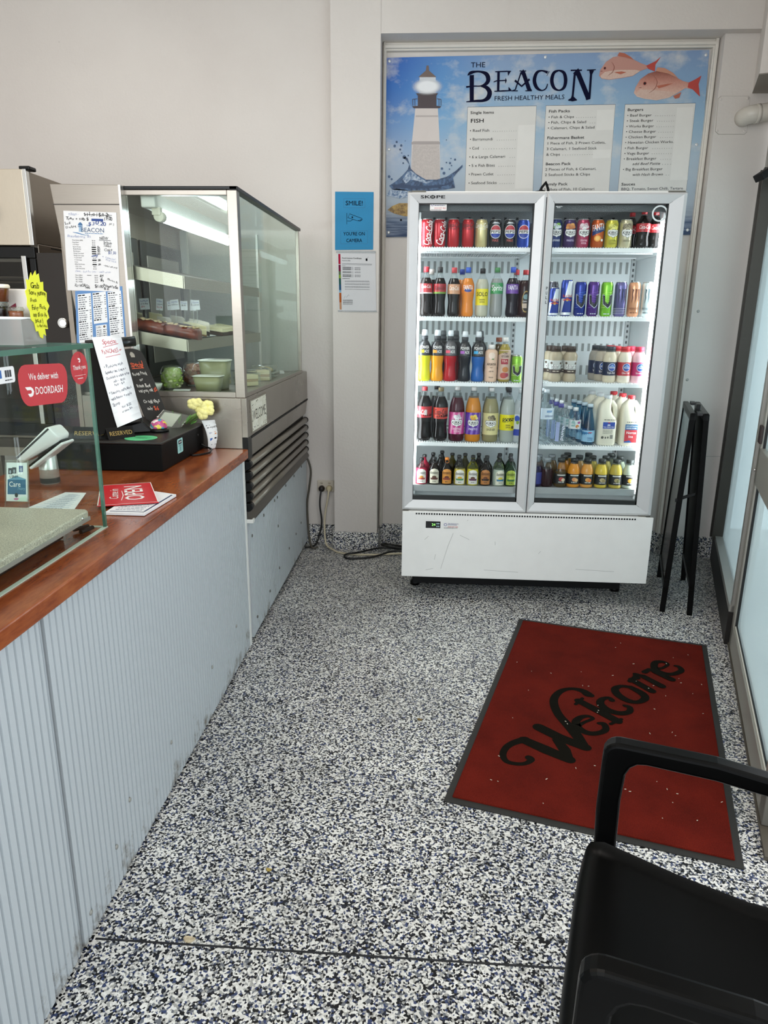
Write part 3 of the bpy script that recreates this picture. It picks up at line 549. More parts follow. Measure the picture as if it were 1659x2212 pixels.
for k,st in enumerate(BEACON_STROKES): ar.ribbon(smooth(st) if len(st)>4 else st,NAVY,4+.1*k)
put('lettering',ar,wf,pb)
ar=None
for k in (1,0):
    ar=Art()
    ar.poly(FISH[k],PINK if k else M('#c08d80',.6),3+2*(k)); ar.poly(FISH_TAILS[k],PINKD,4+2*k); ar.poly(FISH_BELLY[k],SIL,4+2*k); ar.ell(*FISH_EYES[k][:2],FISH_EYES[k][2]*1.5,FISH_EYES[k][2]*1.5,M('#8e2f2a'),5+2*k); ar.ell(*FISH_EYES[k],FISH_EYES[k][2],M('#161012'),6+2*k)
    ex,ez,er=FISH_EYES[k]; q=.045 if k else .034; ar.ribbon(smooth([(ex+q,ez+q*.9,.001),(ex+q*1.5,ez+q*.2,.003),(ex+q*1.3,ez-q*.6,.003),(ex+q*.6,ez-q*1.1,.001)],4),M('#8a4a3c',.6),8); ar.ribbon([(ex-er*5.5,ez-er*3.6,.001),(ex-er*2.8,ez-er*3.4,.003)],M('#7a3630',.6),8)
    for j,P in enumerate(FISH_FINS):
        if (j in (0,2))==(k==0): ar.poly(P,M('#b5654f',.6) if j!=1 else M('#c48a72'),7)
    put('printed_fish',ar,wf,pb)
ar=Art(); ar.poly(GOLD_FISH,speck('printed_gold_fish','#6e5120','#b3924a',30),4); ar.ell(-.195,2.06,.006,.006,INK,6)
put('printed_fish',ar,wf,pb)
ar=Art(); LT=M('#d4cbc6',.6); DK=M('#4a3f42',.6)
ar.poly(LIGHTHOUSE['tower'],LT,2); ar.poly(LIGHTHOUSE['stone'],speck('printed_stone','#b6ada8','#c4bbb6',90),3); ar.poly(LIGHTHOUSE['ledge'],M('#a59c99'),4); ar.poly(LIGHTHOUSE['band'],M('#b3aaa6'),4)
ar.poly(LIGHTHOUSE['drum'],DK,4); ar.poly(LIGHTHOUSE['lantern'],M('#cfd3d8'),3); ar.poly(LIGHTHOUSE['roof'],M('#6d5c55'),5)
for P in RAIL: ar.line(P,.003,DK,5)
put('printed_lighthouse',ar,wf,pb)
gx,gz,ga,gb=GLOW
def glowmat():
    m,t,b,o=nm('printed_soft_white'); g=t.nodes.new('ShaderNodeTexCoord'); mp=t.nodes.new('ShaderNodeMapping'); mp.inputs['Location'].default_value=(-1,0,-1); mp.inputs['Scale'].default_value=(2,0,2)
    t.links.new(g.outputs['Generated'],mp.inputs[0]); gr=t.nodes.new('ShaderNodeTexGradient'); gr.gradient_type='SPHERICAL'; t.links.new(mp.outputs[0],gr.inputs[0])
    r=ramp(t,[(0,'#000000'),(.55,'#ffffff')]); r.color_ramp.interpolation='EASE'; t.links.new(gr.outputs[0],r.inputs[0]); t.links.new(r.outputs[0],b.inputs['Alpha'])
    b.inputs['Base Color'].default_value=lin('#eceef0'); b.inputs['Roughness'].default_value=.5; return m
ar=Art(); ar.ell(gx,gz,ga*1.1,gb*1.25,glowmat(),8,32); put('printed_beam',ar,wf,pb)
ar=Art(); SPM=speck('printed_splash','#1a3152','#4d6c92',38); SPL=speck('printed_foam','#4d6c92','#b5c3d2',70)
ar.poly(SPLASH['deep'],SPM,6); ar.poly(SPLASH['light'],SPL,7); ar.poly(SPLASH['foam'],SPL,6); ar.poly(SPLASH['mid'],M('#1e3a5e'),8)
for x,z,r in DROPS: ar.ell(x,z,r*1.4,r*1.4,SPM,6,10)
put('printed_splash',ar,wf,pb)
for x,z in SCREWS: build('screw',MB().ball((x,YB-.002,z),.009,.005,.009,10),M('#e2e4e6',.3,.3),pb)

# ---- papers on the pillar
def sheet(name,fn,Wd,H,mat,parent,th=1): return build(name,MB().add([fn(0,0,0),fn(Wd,0,0),fn(Wd,H,0),fn(0,H,0),fn(0,0,-th*3),fn(Wd,0,-th*3),fn(Wd,H,-th*3),fn(0,H,-th*3)],[(0,1,2,3),(7,6,5,4),(4,5,1,0),(5,6,2,1),(6,7,3,2),(7,4,0,3)]),mat,parent)
n1=thing('camera_notice',(-.463,YP-.002,1.874),'bright blue laminated SMILE camera notice on the pillar','notice')
fn=quadmap((-.578,YP-.003,1.874),(-.351,YP-.003,1.877),(-.350,YP-.003,2.192),(-.575,YP-.003,2.194),.226,.318)
BLUE=M('#2b86b6',.5,0,.2)
sheet('sheet',fn,.226,.318,BLUE,n1)
a=Art(); BK=M('#0a0c16',.75,0,.1)
BD=M('#2a7aa3',.5)
a.frame(.010,.012,.216,.306,.0012,BD,1); a.frame(.05,.232,.176,.282,.0012,M('#1d5f86'),1); a.frame(.033,.034,.193,.106,.0012,M('#1d5f86'),1)
a.text('SMILE!',.113,.245,.024,BK,.104,1,0,'c'); a.text('YOU\u2019RE ON',.113,.080,.0185,BK,.128,1,0,'c'); a.text('CAMERA',.113,.043,.0185,BK,.094,1,0,'c')
for P in ([(.069,.141),(.069,.203)],[(.076,.178),(.086,.199),(.157,.174),(.150,.164),(.131,.161),(.076,.178)],[(.072,.160),(.092,.159),(.104,.168)],[(.150,.164),(.162,.169),(.157,.176)],[(.135,.161),(.15,.159),(.162,.169)]): a.line(P,.0022,BK)
a.ell(.102,.180,.0045,.0045,BK,2,12)
put('lettering',a,fn,n1)
n2=thing('licence_certificate',(-.45,YP-.002,1.527),'white food licence certificate with a coloured left stripe, under the blue notice','certificate')
fn=quadmap((-.561,YP-.004,1.527),(-.329,YP-.004,1.529),(-.337,YP-.004,1.862),(-.567,YP-.004,1.866),.232,.336)
sheet('sheet',fn,.232,.336,M('#d4d4d7',.5,0,.2),n2)
a=Art()
for v0,v1,h in ((.265,.322,'#a51f3c'),(.225,.262,'#6d1838'),(.205,.225,'#5c6a4e'),(.185,.205,'#7f9a3c'),(.150,.185,'#20524c'),(.118,.150,'#1d4a6d'),(.105,.118,'#7fa6c2'),(.048,.103,'#a5521c'),(.006,.048,'#b98a6a')): a.rect(.008,v0,.021,v1,M(h,.7,0,.1))
GR=M('#6b6b70',.7); a.text('Food Licence Certificate',.03,.296,.008,INK,.118,1); a.text('Food Act 2006',.03,.283,.0055,INK,.05,1)
a.ell(.178,.295,.006,.006,INK); a.rect(.172,.286,.184,.290,INK); a.line([(.178,.297),(.19,.31)],.001,INK)
for v in (.268,.262,.2555): a.scribble(.03,v,.18 if v>.256 else .02,.0022,GR)
for v0,v1 in ((.232,.252),(.214,.226),(.192,.209)): a.rect(.03,v0,.098,v1,M('#b9b9bd'),1)
for i,v in enumerate((.247,.242,.237,.233,.222,.217,.204,.199,.194)): a.scribble(.033,v,.05,.0024,INK); a.scribble(.105,v,.035,.0024,GR)
a.scribble(.03,.183,.045,.0026,INK)
for v in (.170,.165,.154,.149,.138,.133,.122): a.scribble(.044,v,.15,.0024,GR)
a.line([(.035,.07),(.045,.085),(.05,.075),(.065,.092),(.07,.085)],.0012,GR)
for v in (.060,.055,.048,.043,.036): a.scribble(.03,v,.06,.0025,INK)
put('lettering',a,fn,n2)
for b_ in ((-.569,-.335,YP-.007,YP-.002,1.858,1.868),(-.563,-.326,YP-.006,YP-.002,1.522,1.528)): build('sleeve_edge',MB().box(*b_),PETGREY,n2)

# ---- power outlet, plugs, leads
t=thing('power_outlet',(-.667,YL,.361),'double wall power outlet low on the wall beside the pillar','power outlet')
build('plate',MB().box(-.723,-.611,YL-.012,YL,.365,.441),M('#cdc4b4',.45),t,.004)
for x in (-.694,-.642): build('switch',MB().ball((x,YL-.012,.424),.009,.004,.007,10),M('#b5aa98',.4),t)
def cable(name,pts,r,mat,label,plug=None,pmat=None):
    P=[Vector(p) for p in pts]; out=[]
    for i in range(len(P)-1):
        a,b,c,d=P[max(0,i-1)],P[i],P[i+1],P[min(len(P)-1,i+2)]
        for k in range(6):
            q=k/6; out.append(.5*((2*b)+(c-a)*q+(2*a-5*b+4*c-d)*q*q+(3*b-a-3*c+d)*q**3))
    out.append(P[-1]); m=MB().tube(out,r,8)
    if not plug: return tag(build(name,m,mat,loc=tuple(P[0])),label,'power cord')
    t=thing(name,plug,label,'power cord'); build('cord',m,mat,t)
    pm=MB(); x,y,z=plug
    rings=[[(x+q*math.cos(2*PI*i/14),y-d,z+q*math.sin(2*PI*i/14)) for i in range(14)] for q,d in ((.02,0),(.021,.02),(.014,.034),(.005,.036))]
    pm.loft(rings); build('plug',pm,pmat or mat,t); return t
cable('power_lead',[(-.692,YL-.045,.382),(-.698,YL-.06,.33),(-.70,4.51,.27),(-.69,4.51,.16),(-.715,4.50,.045),(-.74,4.46,.012),(-.79,4.43,.01)],.006,M('#15130f',.5),'black power cord plugged into the left socket of the wall outlet',(-.692,YL-.012,.388),M('#1b110c',.45))
cable('power_lead',[(-.642,YL-.045,.386),(-.648,YL-.05,.33),(-.665,4.52,.24),(-.67,4.50,.15),(-.655,4.46,.03),(-.60,4.40,.010),(-.56,4.36,.0075),(-.475,4.33,.0075),(-.34,4.33,.0075),(-.22,4.345,.012),(-.08,4.37,.012)],.0062,M('#cfc4a8',.5),'cream power cord plugged into the right socket and running along the floor to the fridge',(-.642,YL-.012,.39),M('#c4b896',.45))
cable('power_lead',[(-.10,4.40,.02),(-.28,4.44,.02),(-.42,4.33,.022),(-.50,4.29,.02),(-.505,4.262,.008),(-.46,4.245,.008),(-.33,4.285,.008),(-.2,4.365,.025),(-.08,4.36,.025)],.0065,M('#0c0c0c',.45),'loose loop of black cord on the floor between pillar and fridge')
cable('power_lead',[(-.06,4.47,.01),(-.2,4.53,.012),(-.27,4.53,.02),(-.285,4.48,.03),(-.26,4.44,.035),(-.15,4.42,.03),(-.06,4.43,.03)],.0065,M('#171411',.5),'coiled black cord behind the loop on the floor beside the fridge')
cable('power_lead',[(-.79,4.50,.60),(-.772,4.5,.585),(-.757,4.505,.51),(-.77,4.51,.40),(-.785,4.51,.3),(-.782,4.50,.18),(-.770,4.48,.05),(-.74,4.42,.012),(-.71,4.44,.014)],.007,M('#4f4a40',.5),'grey cord hanging from the end of the display cabinet')

# ---- pipe and cover plate on the pier
t=thing('drain_pipe',(1.71,YQ,2.50),'cream plastic drain pipe with an elbow, coming out of the pier','pipe')
PV=M('#d3cdc3',.35); 
build('pipe',MB().tube([(1.71,YQ+.02,2.585),(1.71,4.47,2.585),(1.72,4.455,2.586),(1.75,4.45,2.59),(1.9,4.445,2.606),(2.1,4.44,2.628)],.046,20),PV,t)
for x,z in ((1.75,2.589),(1.812,2.597)): build('collar',MB().tube([(x,4.4495,z),(x+.02,4.449,z+.002)],.0485,20),PV,t)
t=thing('cover_plate',(1.652,YQ,2.503),'square painted cover plate behind the drain pipe','cover plate')
PL=[(1.59,2.505),(1.732,2.505),(1.743,2.516),(1.735,2.684),(1.725,2.694),(1.580,2.695),(1.566,2.682),(1.572,2.52)]
build('plate',MB().prism(PL,lambda u,v,d:(u,YQ-d,v),0,.003),WALL,t)
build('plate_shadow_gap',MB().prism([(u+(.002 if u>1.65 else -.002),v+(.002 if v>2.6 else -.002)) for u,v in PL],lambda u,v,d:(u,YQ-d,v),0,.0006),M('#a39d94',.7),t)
for x,z in ((1.579,2.680),(1.724,2.682),(1.580,2.520),(1.728,2.519)): build('screw',MB().ball((x,YQ-.003,z),.007,.004,.007,10),WALL,t)

# ================================================================ counter
t=thing('counter',(-1.15,1.0,0),'long shop counter clad in pale blue-white ribbed metal sheet','counter')
build('carcass',MB().box(-1.5,-.812,-1.2,2.985,.02,.885),M('#6d6a66',.6),t)
def ribs(y0,y1,z0,z1,x=-.797,pitch=.0255):
    m=MB(); y=y0
    while y<y1-.001:
        e=min(y+pitch,y1); g=.0076
        P=[(x,y),(x,e-g),(x-.009,e-g*.7),(x-.009,e-g*.3),(x,e)]
        for (xa,ya),(xb,yb) in zip(P,P[1:]): m.add([(xa,ya,z0),(xb,yb,z0),(xb,yb,z1),(xa,ya,z1)],[(0,1,2,3)])
        y=e
    for xx in (x-.016,): m.add([(xx,y0,z0),(xx,y1,z0),(xx,y1,z1),(xx,y0,z1)],[(3,2,1,0)])
    for yy in (y0,y1): m.add([(x,yy,z0),(x,yy,z1),(x-.016,yy,z1),(x-.016,yy,z0)],[(0,1,2,3)])
    return m
for y0,y1,l in ((1.329,2.975,'long ribbed panel nearest the display cabinet'),(-1.2,1.315,'ribbed panel nearest the camera')): build('ribbed_panel',ribs(y0,y1,.012,.893),PANEL,t,label=l)
build('end_trim',MB().box(-.815,-.795,2.972,2.998,.005,.893),M('#dfe0dc',.45),t,.002)
build('panel_gap',MB().box(-.813,-.806,1.312,1.332,.01,.893),M('#07080a',.9,0,.1),t)
for y,z in ((1.53,.13),(1.63,.20),(1.37,.075),(1.95,.17),(2.4,.2),(2.75,.21)): build('screw',MB().ball((-.796,y,z),.004,.007,.007,8),M('#9a9a94',.5,.4),t)
w=MB().prism([(-1.52,-1.2),(-.775,-1.2),(-.775,2.99),(-.79,2.997),(-1.52,2.997)],lambda u,v,d:(u,v,d),.895,.935)
tag(build('worktop',w,WOOD,None,.004,loc=(-1.15,1,.895)),'glossy red-brown wood laminate worktop along the counter','worktop')

# ================================================================ cabinet of food
t=thing('display_cabinet',(-1.15,3.77,0),'tall stainless steel and glass food display cabinet against the wall','display cabinet')
build('base',MB().box(-1.5,-.812,3.004,4.54,.02,.60),M('#55524e',.6),t)
build('ribbed_panel',ribs(3.02,3.62,.03,.60,-.792),PANEL,t,label='near ribbed base panel'); build('ribbed_panel',ribs(3.625,4.54,.03,.60,-.792),PANEL,t,label='far ribbed base panel')
for y,z in ((3.06,.52),(3.3,.55),(3.55,.56),(3.62,.56),(3.85,.57),(4.1,.57),(4.35,.575),(3.1,.1),(3.38,.12),(3.62,.16),(3.9,.18),(4.12,.2),(4.3,.22),(3.62,.4)): build('screw',MB().ball((-.791,y,z),.004,.008,.008,8),M('#6d6b66',.5,.5),t)
build('ledge',MB().prism([(-.812,.60),(-.775,.60),(-.772,.612),(-.80,.655),(-.812,.655)],lambda u,v,d:(u,d,v),3.0,4.545),M('#55504a',.35,.6),t)
build('ledge_cap',MB().box(-.81,-.768,2.998,3.03,.597,.615),M('#d8d8d4',.4),t,.002)
build('tube_backing',MB().box(-1.5,-.808,3.0,4.54,.655,.885),M('#2e2a26',.5),t)
TB=M('#857d72',.3,.55)
for z0,z1 in ((.858,.846),(.809,.797),(.760,.748),(.713,.700),(.667,.655)):
    o=build('bumper_tube',MB().tube([(-.79,3.05,z0),(-.79,4.515,z1)],.0175,12),TB,t)
    build('end_cap',MB().tube([(-.79,3.005,z0+.0005),(-.79,3.05,z0)],.019,12),BLACKP,o); build('end_cap',MB().tube([(-.79,4.515,z1),(-.79,4.535,z1)],.019,12),BLACKP,o)
build('lower_band',MB().prism([(-.81,.885),(-.79,.885),(-.778,.972),(-.81,.972)],lambda u,v,d:(u,d,v),3.07,4.54),STEELV,t,.002)
build('corner_block',MB().box(-.83,-.776,2.996,3.066,.885,.985),BLACKP,t,.003)
build('body',MB().box(-1.5,-.776,3.0,4.535,.982,1.155),STEELV,t,.003)
build('end_panel',MB().box(-1.24,-.80,2.994,3.0,.937,1.15),steel('#a59c92',.28,(60,2,2)),t)
build('dark_seam',MB().box(-.80,-.7745,3.06,4.541,.972,.982),BLACKM,t)
GY0=3.0; FR=STEEL
for x0,x1,y0,y1,z0,z1 in ((-.822,-.781,3.0,3.042,1.155,1.975),): build('corner_post',MB().box(x0,x1,y0,y1,z0,z1),FR,t,.002)
for b_ in ((-1.24,-.822,3.0,3.03,1.955,1.975),(-1.24,-.822,3.0,3.03,1.155,1.178),(-.81,-.781,3.04,4.4,1.155,1.172),(-.805,-.785,4.39,4.405,1.155,1.975)): build('glass_frame',MB().box(*b_),FR,t,.002)
build('top_trim',MB().box(-1.246,-.778,2.995,3.03,1.975,1.988).box(-.81,-.776,2.995,4.41,1.973,1.988),BLACKP,t,.002)
build('end_glass',MB().box(-1.238,-.822,3.012,3.018,1.178,1.955),GLASS,t); build('front_glass',MB().box(-.797,-.791,3.042,4.39,1.172,1.974),GLASS,t)
build('top_glass',MB().box(-1.236,-.812,3.03,4.40,1.974,1.980),GLASS,t)
fin=MB().prism([(-1.527,1.992),(-1.240,1.988),(-1.24,1.16),(-1.435,1.16)],lambda u,v,d:(u,d,v),2.97,3.0)
fp=build('side_fin',fin,STEEL,t,.002); build('seam',MB().box(-1.522,-1.24,2.968,2.972,1.914,1.918),M('#4d463f'),fp); build('edge_strip',MB().box(-1.247,-1.238,2.966,3.03,1.16,1.988),M('#d6d3cd',.25,.8),fp)
build('deck',MB().box(-1.5,-.80,3.03,4.40,1.150,1.165),STEEL,t)
build('back_wall',MB().box(-1.52,-1.5,3.0,4.54,.6,1.98),STEELD,t); build('far_glass',MB().box(-1.5,-.80,4.405,4.411,1.155,1.975),GLASS,t); build('roof_panel',MB().box(-1.52,-1.236,3.0,4.42,1.978,1.99),STEELD,t)
for y0,y1 in ((3.1,3.72),(3.76,4.38)):
    o=build('sliding_door',MB().box(-1.5,-1.488,y0,y1,1.17,1.86),M('#3d3a36',.4,.5),t,.003); build('door_panel',MB().box(-1.489,-1.484,y0+.07,y1-.07,1.24,1.79),STEEL,o,.003)
for b_ in ((-1.49,-1.45,4.37,4.40,1.165,1.97),(-1.04,-1.028,4.38,4.40,1.165,1.95)): build('far_post',MB().box(*b_),M('#cfcfc4',.3,.3),t)
for zb,k in ((1.648,.186),(1.390,.159)):
    z=lambda x:zb-k*(x+1.033)
    o=build('shelf',MB().prism([(-1.49,z(-1.49)-.008),(-1.033,zb-.008),(-1.033,zb),(-1.49,z(-1.49))],lambda u,v,d:(u,d,v),3.05,4.38),STEEL,t)
    build('shelf_lip',MB().prism([(-1.49,z(-1.49)-.052),(-1.033,zb-.048),(-1.033,zb+.003),(-1.49,z(-1.49)+.003)],lambda u,v,d:(u,d,v),3.046,3.05).box(-1.036,-1.030,3.046,4.38,zb-.048,zb+.003),steel('#a29c8c',.3,(2,40,40)),o)
    build('shelf_post',MB().box(-1.485,-1.47,3.06,3.075,1.165,zb),M('#8e8b83',.3,.6),o)
for x_,z_ in ((-1.058,1.374),(-1.058,1.634)): build('glow_tube',MB().tube([(x_,3.1,z_),(x_,4.3,z_)],.006,8),M('#e6f6ff',.3,emit=12,var=0),t,label='added thin glow tube hidden under a shelf')  # added tubes tucked behind the shelf lips to brighten the food
build('light_fitting',MB().box(-1.19,-1.13,3.04,4.24,1.915,1.972),M('#dcdcd2',.4),t,.006)
build('glow_tube',MB().tube([(-1.13,3.11,1.885),(-1.13,4.10,1.885)],.019,12),M('#e6f6ff',.3,emit=14,var=0),t)
for ya,yb in ((3.07,3.11),(4.10,4.14)): build('lamp_holder',MB().tube([(-1.13,ya,1.885),(-1.13,yb,1.885)],.021,12).box(-1.155,-1.12,ya-.005,ya+.02,1.89,1.92),M('#cfcbb5',.4),t)
# sign plates and papers fixed on it
t=thing('welcome_plate',(-.775,3.21,.99),'small distressed cream WELCOME plate on the steel band of the display cabinet','sign')
fn=quadmap((-.7735,3.069,.994),(-.7735,3.372,.991),(-.7735,3.365,1.141),(-.7735,3.052,1.139),.31,.148)
build('plate',MB().add([fn(0,0,0),fn(.31,0,0),fn(.31,.148,0),fn(0,.148,0),fn(0,0,-6),fn(.31,0,-6),fn(.31,.148,-6),fn(0,.148,-6)],[(0,1,2,3),(7,6,5,4),(4,5,1,0),(5,6,2,1),(6,7,3,2),(7,4,0,3)]),[M('#8c8577',.5)],t)
a=Art(); a.rect(.012,.006,.298,.142,speck('chipped_cream_paint','#d9d6c2','#e9e7d8',30),1); a.text('WELCOME',.155,.052,.046,M('#4c4a42'),.25,0,0,'c',0,2)
for _ in range(34):
    e=random.choice((0,1,2,3)); u=random.uniform(.014,.296); v=random.uniform(.01,.138)
    if e==0:u=random.uniform(.014,.04)
    if e==1:u=random.uniform(.27,.296)
    if e==2:v=random.uniform(.01,.025)
    if e==3:v=random.uniform(.122,.138)
    a.ell(u,v,random.uniform(.002,.007),random.uniform(.001,.004),M('#57534a'),3,7)
put('face',a,fn,t)

t=thing('drinks_price_list',(-1.38,2.967,1.586),'white laminated drinks price list covered in handwriting, on the steel fin of the display cabinet','price list')
fn=quadmap((-1.4967,2.9675,1.5876),(-1.2762,2.9675,1.5840),(-1.2633,2.9675,1.8859),(-1.4799,2.9675,1.8923),.218,.303)
sheet('sheet',fn,.218,.303,M('#e6e5e4',.4),t,2)
a=Art(); BB=M('#1d3f86',.5); BL2=M('#4f7fae',.5); FAINT=M('#9aa3c0',.6)
hw=lambda s,u,v,h,m,w,ang=0,bold=0: a.text(s,u,v,h,m,w,bold,ang,'l',.3,2,1)
hw('Tillean -',.018,.287,.009,FAINT,.045); hw('$11.10 | $11.20',.085,.287,.012,INK,.105,0,1); a.rect(.09,.291,.20,.2925,INK,3)
hw('Trev + sub $',.008,.270,.010,INK,.095,0,1); a.rect(.115,.268,.163,.277,BB,3); hw('19.00',.165,.272,.012,INK,.035,0,1); hw('Ins',.004,.251,.010,INK,.022,.1); hw('Debit',.006,.238,.009,INK,.045,.1); hw('$30.20',.10,.253,.014,BB,.075,0,1); hw('for 2',.187,.255,.008,INK,.02)
a.text('BEACON',.068,.226,.016,M('#25496f',.5),.098,0,0,'l'); a.text('THE',.092,.247,.006,BL2,.016); a.scribble(.085,.220,.075,.0025,BL2); a.ribbon([(.035,.224,.001),(.055,.221,.004),(.085,.214,.002),(.10,.216,.001)],BL2,2)
a.poly([(.060,.226),(.075,.226),(.073,.250),(.062,.250)],M('#9bb7d0',.5),1); a.poly([(.057,.250),(.078,.250),(.074,.258),(.0675,.263),(.061,.258)],M('#3d6a96',.5),2); a.rect(.058,.244,.077,.247,M('#3d6a96',.5),2)
hw('Bundaberg $5',.010,.205,.008,FAINT,.10); hw('NEW',.145,.200,.010,INK,.032,0,1); a.rect(.142,.196,.19,.1975,INK,2)
for s_,v,w in (('bubble',.184,.035),('700ml',.172,.030),('Coke',.158,.034)): hw(s_,.160,v,.010,INK,w,-.05)
hw('$3.50',.176,.144,.011,BB,.035)
for k,s_ in enumerate(('Water Bottles 600ML','Pump Water','1.5L Water','Sports Drinks','Bundy Bottles','Bundy Juice','Energy Cans Small','Energy Cans Large','V Cans Small','V Cans Large','Cans','600ml Soft Drinks','1.25L Coke','1.25L Soft Drink')):
    v=.192-.0083*k; a.text(s_,.030+.0006*k,v,.0042,INK,.0021*len(s_)+.006); a.text(('$3.50','$4.50','$4.50','$5.00','$5.00','$5.00','$4.50','$6.00','$4.50','$5.50','$3.50','$5.00','$6','$5.50')[k],.112,v,.0042,INK,.014)
    if k in (3,4,5,6,9,11): a.rect(.110,v,.128,v+.004,INK,3); hw(('$6','$5','$5','$5','','','$6','','$6')[k-3] if k<12 else '',.133,v,.007,INK,.012,0,1)
a.ribbon([(.108,.134,.003),(.125,.138,.004),(.133,.142,.003),(.128,.130,.003)],BB,3)
hw('+ Special',.150,.132,.007,FAINT,.055,-.2); hw('water drinks',.165,.121,.006,FAINT,.045,-.2); hw('- 600ml soft drink',.155,.098,.006,INK,.058,-.15); hw('15ml - just for you - with drink',.035,.072,.006,FAINT,.15)
for k,s_ in enumerate(('Dare 500ml','Dare 750ml','2L Milk','3L Milk')): a.text(s_,.036,.058-.0085*k,.0045,INK,.030); a.text(('$5.00','$6.00','$4.50','$5.50')[k],.116,.058-.0085*k,.0045,INK,.014)
hw('$6',.136,.057,.008,INK,.018,0,1); hw('-7',.136,.048,.006,INK,.014); hw('$3',.138,.038,.009,INK,.018,0,1); a.rect(.085,.060,.103,.0615,INK,2)
hw('Monsters $6',.168,.045,.007,INK,.045,-.3); hw('2LT NORCO',.030,.016,.010,INK,.062,-.05,1); hw('milk',.075,.009,.006,INK,.02); hw('$5.00',.115,.013,.011,INK,.034,0,1); hw('Powerade',.150,.018,.012,INK,.062,-.12,1); hw('$6',.152,.006,.010,INK,.022,0,1)
put('print',a,fn,t)
t=thing('takeaway_menu',(-1.37,2.966,1.374),'three-column takeaway menu with blue borders, below the drinks price list on the steel fin','menu')
fn=quadmap((-1.4803,2.9690,1.3742),(-1.2664,2.9690,1.4050),(-1.2650,2.9690,1.6058),(-1.4657,2.9690,1.5842),.205,.210)
sheet('sheet',fn,.205,.210,M('#dfe3ea',.5),t,1)
a=Art(); SKY=M('#5f8cc0',.5); PP=M('#eceded',.5)
a.rect(.0,.0,.205,.21,SKY,1)
for u0,u1,v0,v1 in ((.010,.068,.0,.196),(.075,.133,.07,.196),(.140,.198,.0,.192),(.082,.128,.004,.062)): a.rect(u0,v0,u1,v1,PP,2)
a.text('Coffee',.084,.050,.008,INK,.020,0,0,'l',.5,3); a.ell(.118,.054,.005,.005,M('#6d5a48',.5),3,10)
GY2=M('#55595f',.6)
for u0,v1,n in ((.012,.188,21),(.077,.188,13),(.142,.184,20)):
    for k in range(n):
        v=v1-.0088*k
        if k%6==0: a.scribble(u0,v,.030,.0045,INK,3)
        else: a.scribble(u0+.002,v,random.uniform(.028,.04),.0032,GY2,3); a.rect(u0+.048,v,u0+.054,v+.0032,GY2,3)
for k in range(4): a.scribble(.086,.040-.008*k,.022,.003,GY2,3); a.scribble(.112,.040-.008*k,.014,.003,GY2,3)
put('print',a,fn,t)
# ================================================================ drinks fridge
FX0,FX1=-.12,1.162
t=FR_=thing('drinks_fridge',(.52,3.95,0),'white double glass-door drinks fridge, brightly lit inside and full of bottles and cans','fridge')
WB_=M('#e9e8e5',.4); LINER=M('#dfe6e6',.4); GREY=M('#8f9492',.5); LINW=M('#eef2f2',.35)
build('base',MB().box(FX0,1.173,3.58,3.592,.15,.512).box(FX0+.03,1.14,3.592,4.30,.15,.512),WB_,t,.003)
for x in (-.05,1.09):
    for y in (3.86,4.2): build('castor',MB().lathe([(.028,0),(.028,.02),(.016,.03),(.016,.15)],(x,y,0),12),BLACKP,t)
m=MB().box(FX0,FX0+.02,3.612,4.30,.512,2.066).box(FX1-.02,FX1,3.612,4.30,.512,2.066).box(FX0,FX1,3.612,4.30,2.04,2.066).box(FX0,FX1,4.272,4.30,.512,2.06)
build('shade_bar',MB().box(-.06,1.10,3.80,3.84,.03,.15),BLACKM,t)  # black bar added to stand in for the deep shade under the fridge
build('shell',m,WHITE,t,.002)
build('liner',MB().box(FX0+.02,FX0+.028,3.66,4.27,.54,2.04).box(FX1-.028,FX1-.02,3.66,4.27,.54,2.04).box(FX0+.02,FX1-.02,3.64,4.27,.515,.545).box(FX0+.02,FX1-.02,3.66,4.27,2.02,2.04),LINW,t)
m=MB().box(FX0+.028,FX1-.028,4.25,4.272,.54,2.02)
for z0,z1 in ((1.738,1.80),(1.40,1.482),(1.315,1.358),(1.15,1.235),(1.02,1.066),(.80,.87)):
    x=-.06
    while x<1.09:
        if not .455<x<.60: m.add([(x,4.2485,z0),(x+.0145,4.2485,z0),(x+.0145,4.2485,z1),(x,4.2485,z1)],[(0,1,2,3)],1)
        x+=.0345
build('back_panel',m,[LINER,GREY],t)
build('roof_panel',MB().box(FX0+.03,FX1-.03,3.9,4.25,1.96,2.02).box(FX0+.03,FX1-.03,3.66,3.675,1.985,2.02),M('#55595a',.5),t)
build('dark_back_panel',MB().box(FX0+.03,FX1-.03,4.2,4.249,1.85,1.99),M('#3f4344',.5),t)  # plain panel across the upper back, darker than the liner
for x in (.0,.06,.12,.18,.24,.3,.36,.42,.66,.72,.78,.84,.9): build('roof_vent',MB().box(x,x+.012,3.895,3.9,1.975,1.987),BLACKM,t)
for x in (.477,.60,1.118):
    m=MB().box(x-.012,x+.012,4.235,4.25,.55,2.0)
    for k in range(40): m.add([(x-.005,4.2345,.7+k*.03),(x+.005,4.2345,.7+k*.03),(x+.005,4.2345,.715+k*.03),(x-.005,4.2345,.715+k*.03)],[(0,1,2,3)],1)
    build('shelf_rail',m,[M('#b7bcbc',.4),M('#4a4e4e',.6)],t)
build('mullion',MB().box(.505,.537,3.64,3.70,.54,2.04),LINW,t)
LED=M('#f4fbff',.3,emit=16,var=0)
for x in (-.074,1.096): build('light_tube',MB().tube([(x,3.672,.62),(x,3.672,1.95)],.021 if x>1 else .017,12),LED,t)
for x in (.503,.539): build('light_tube',MB().tube([(x,3.702,.62),(x,3.702,1.98)],.007,8),M('#eef8ff',.3,emit=9,var=0),t)
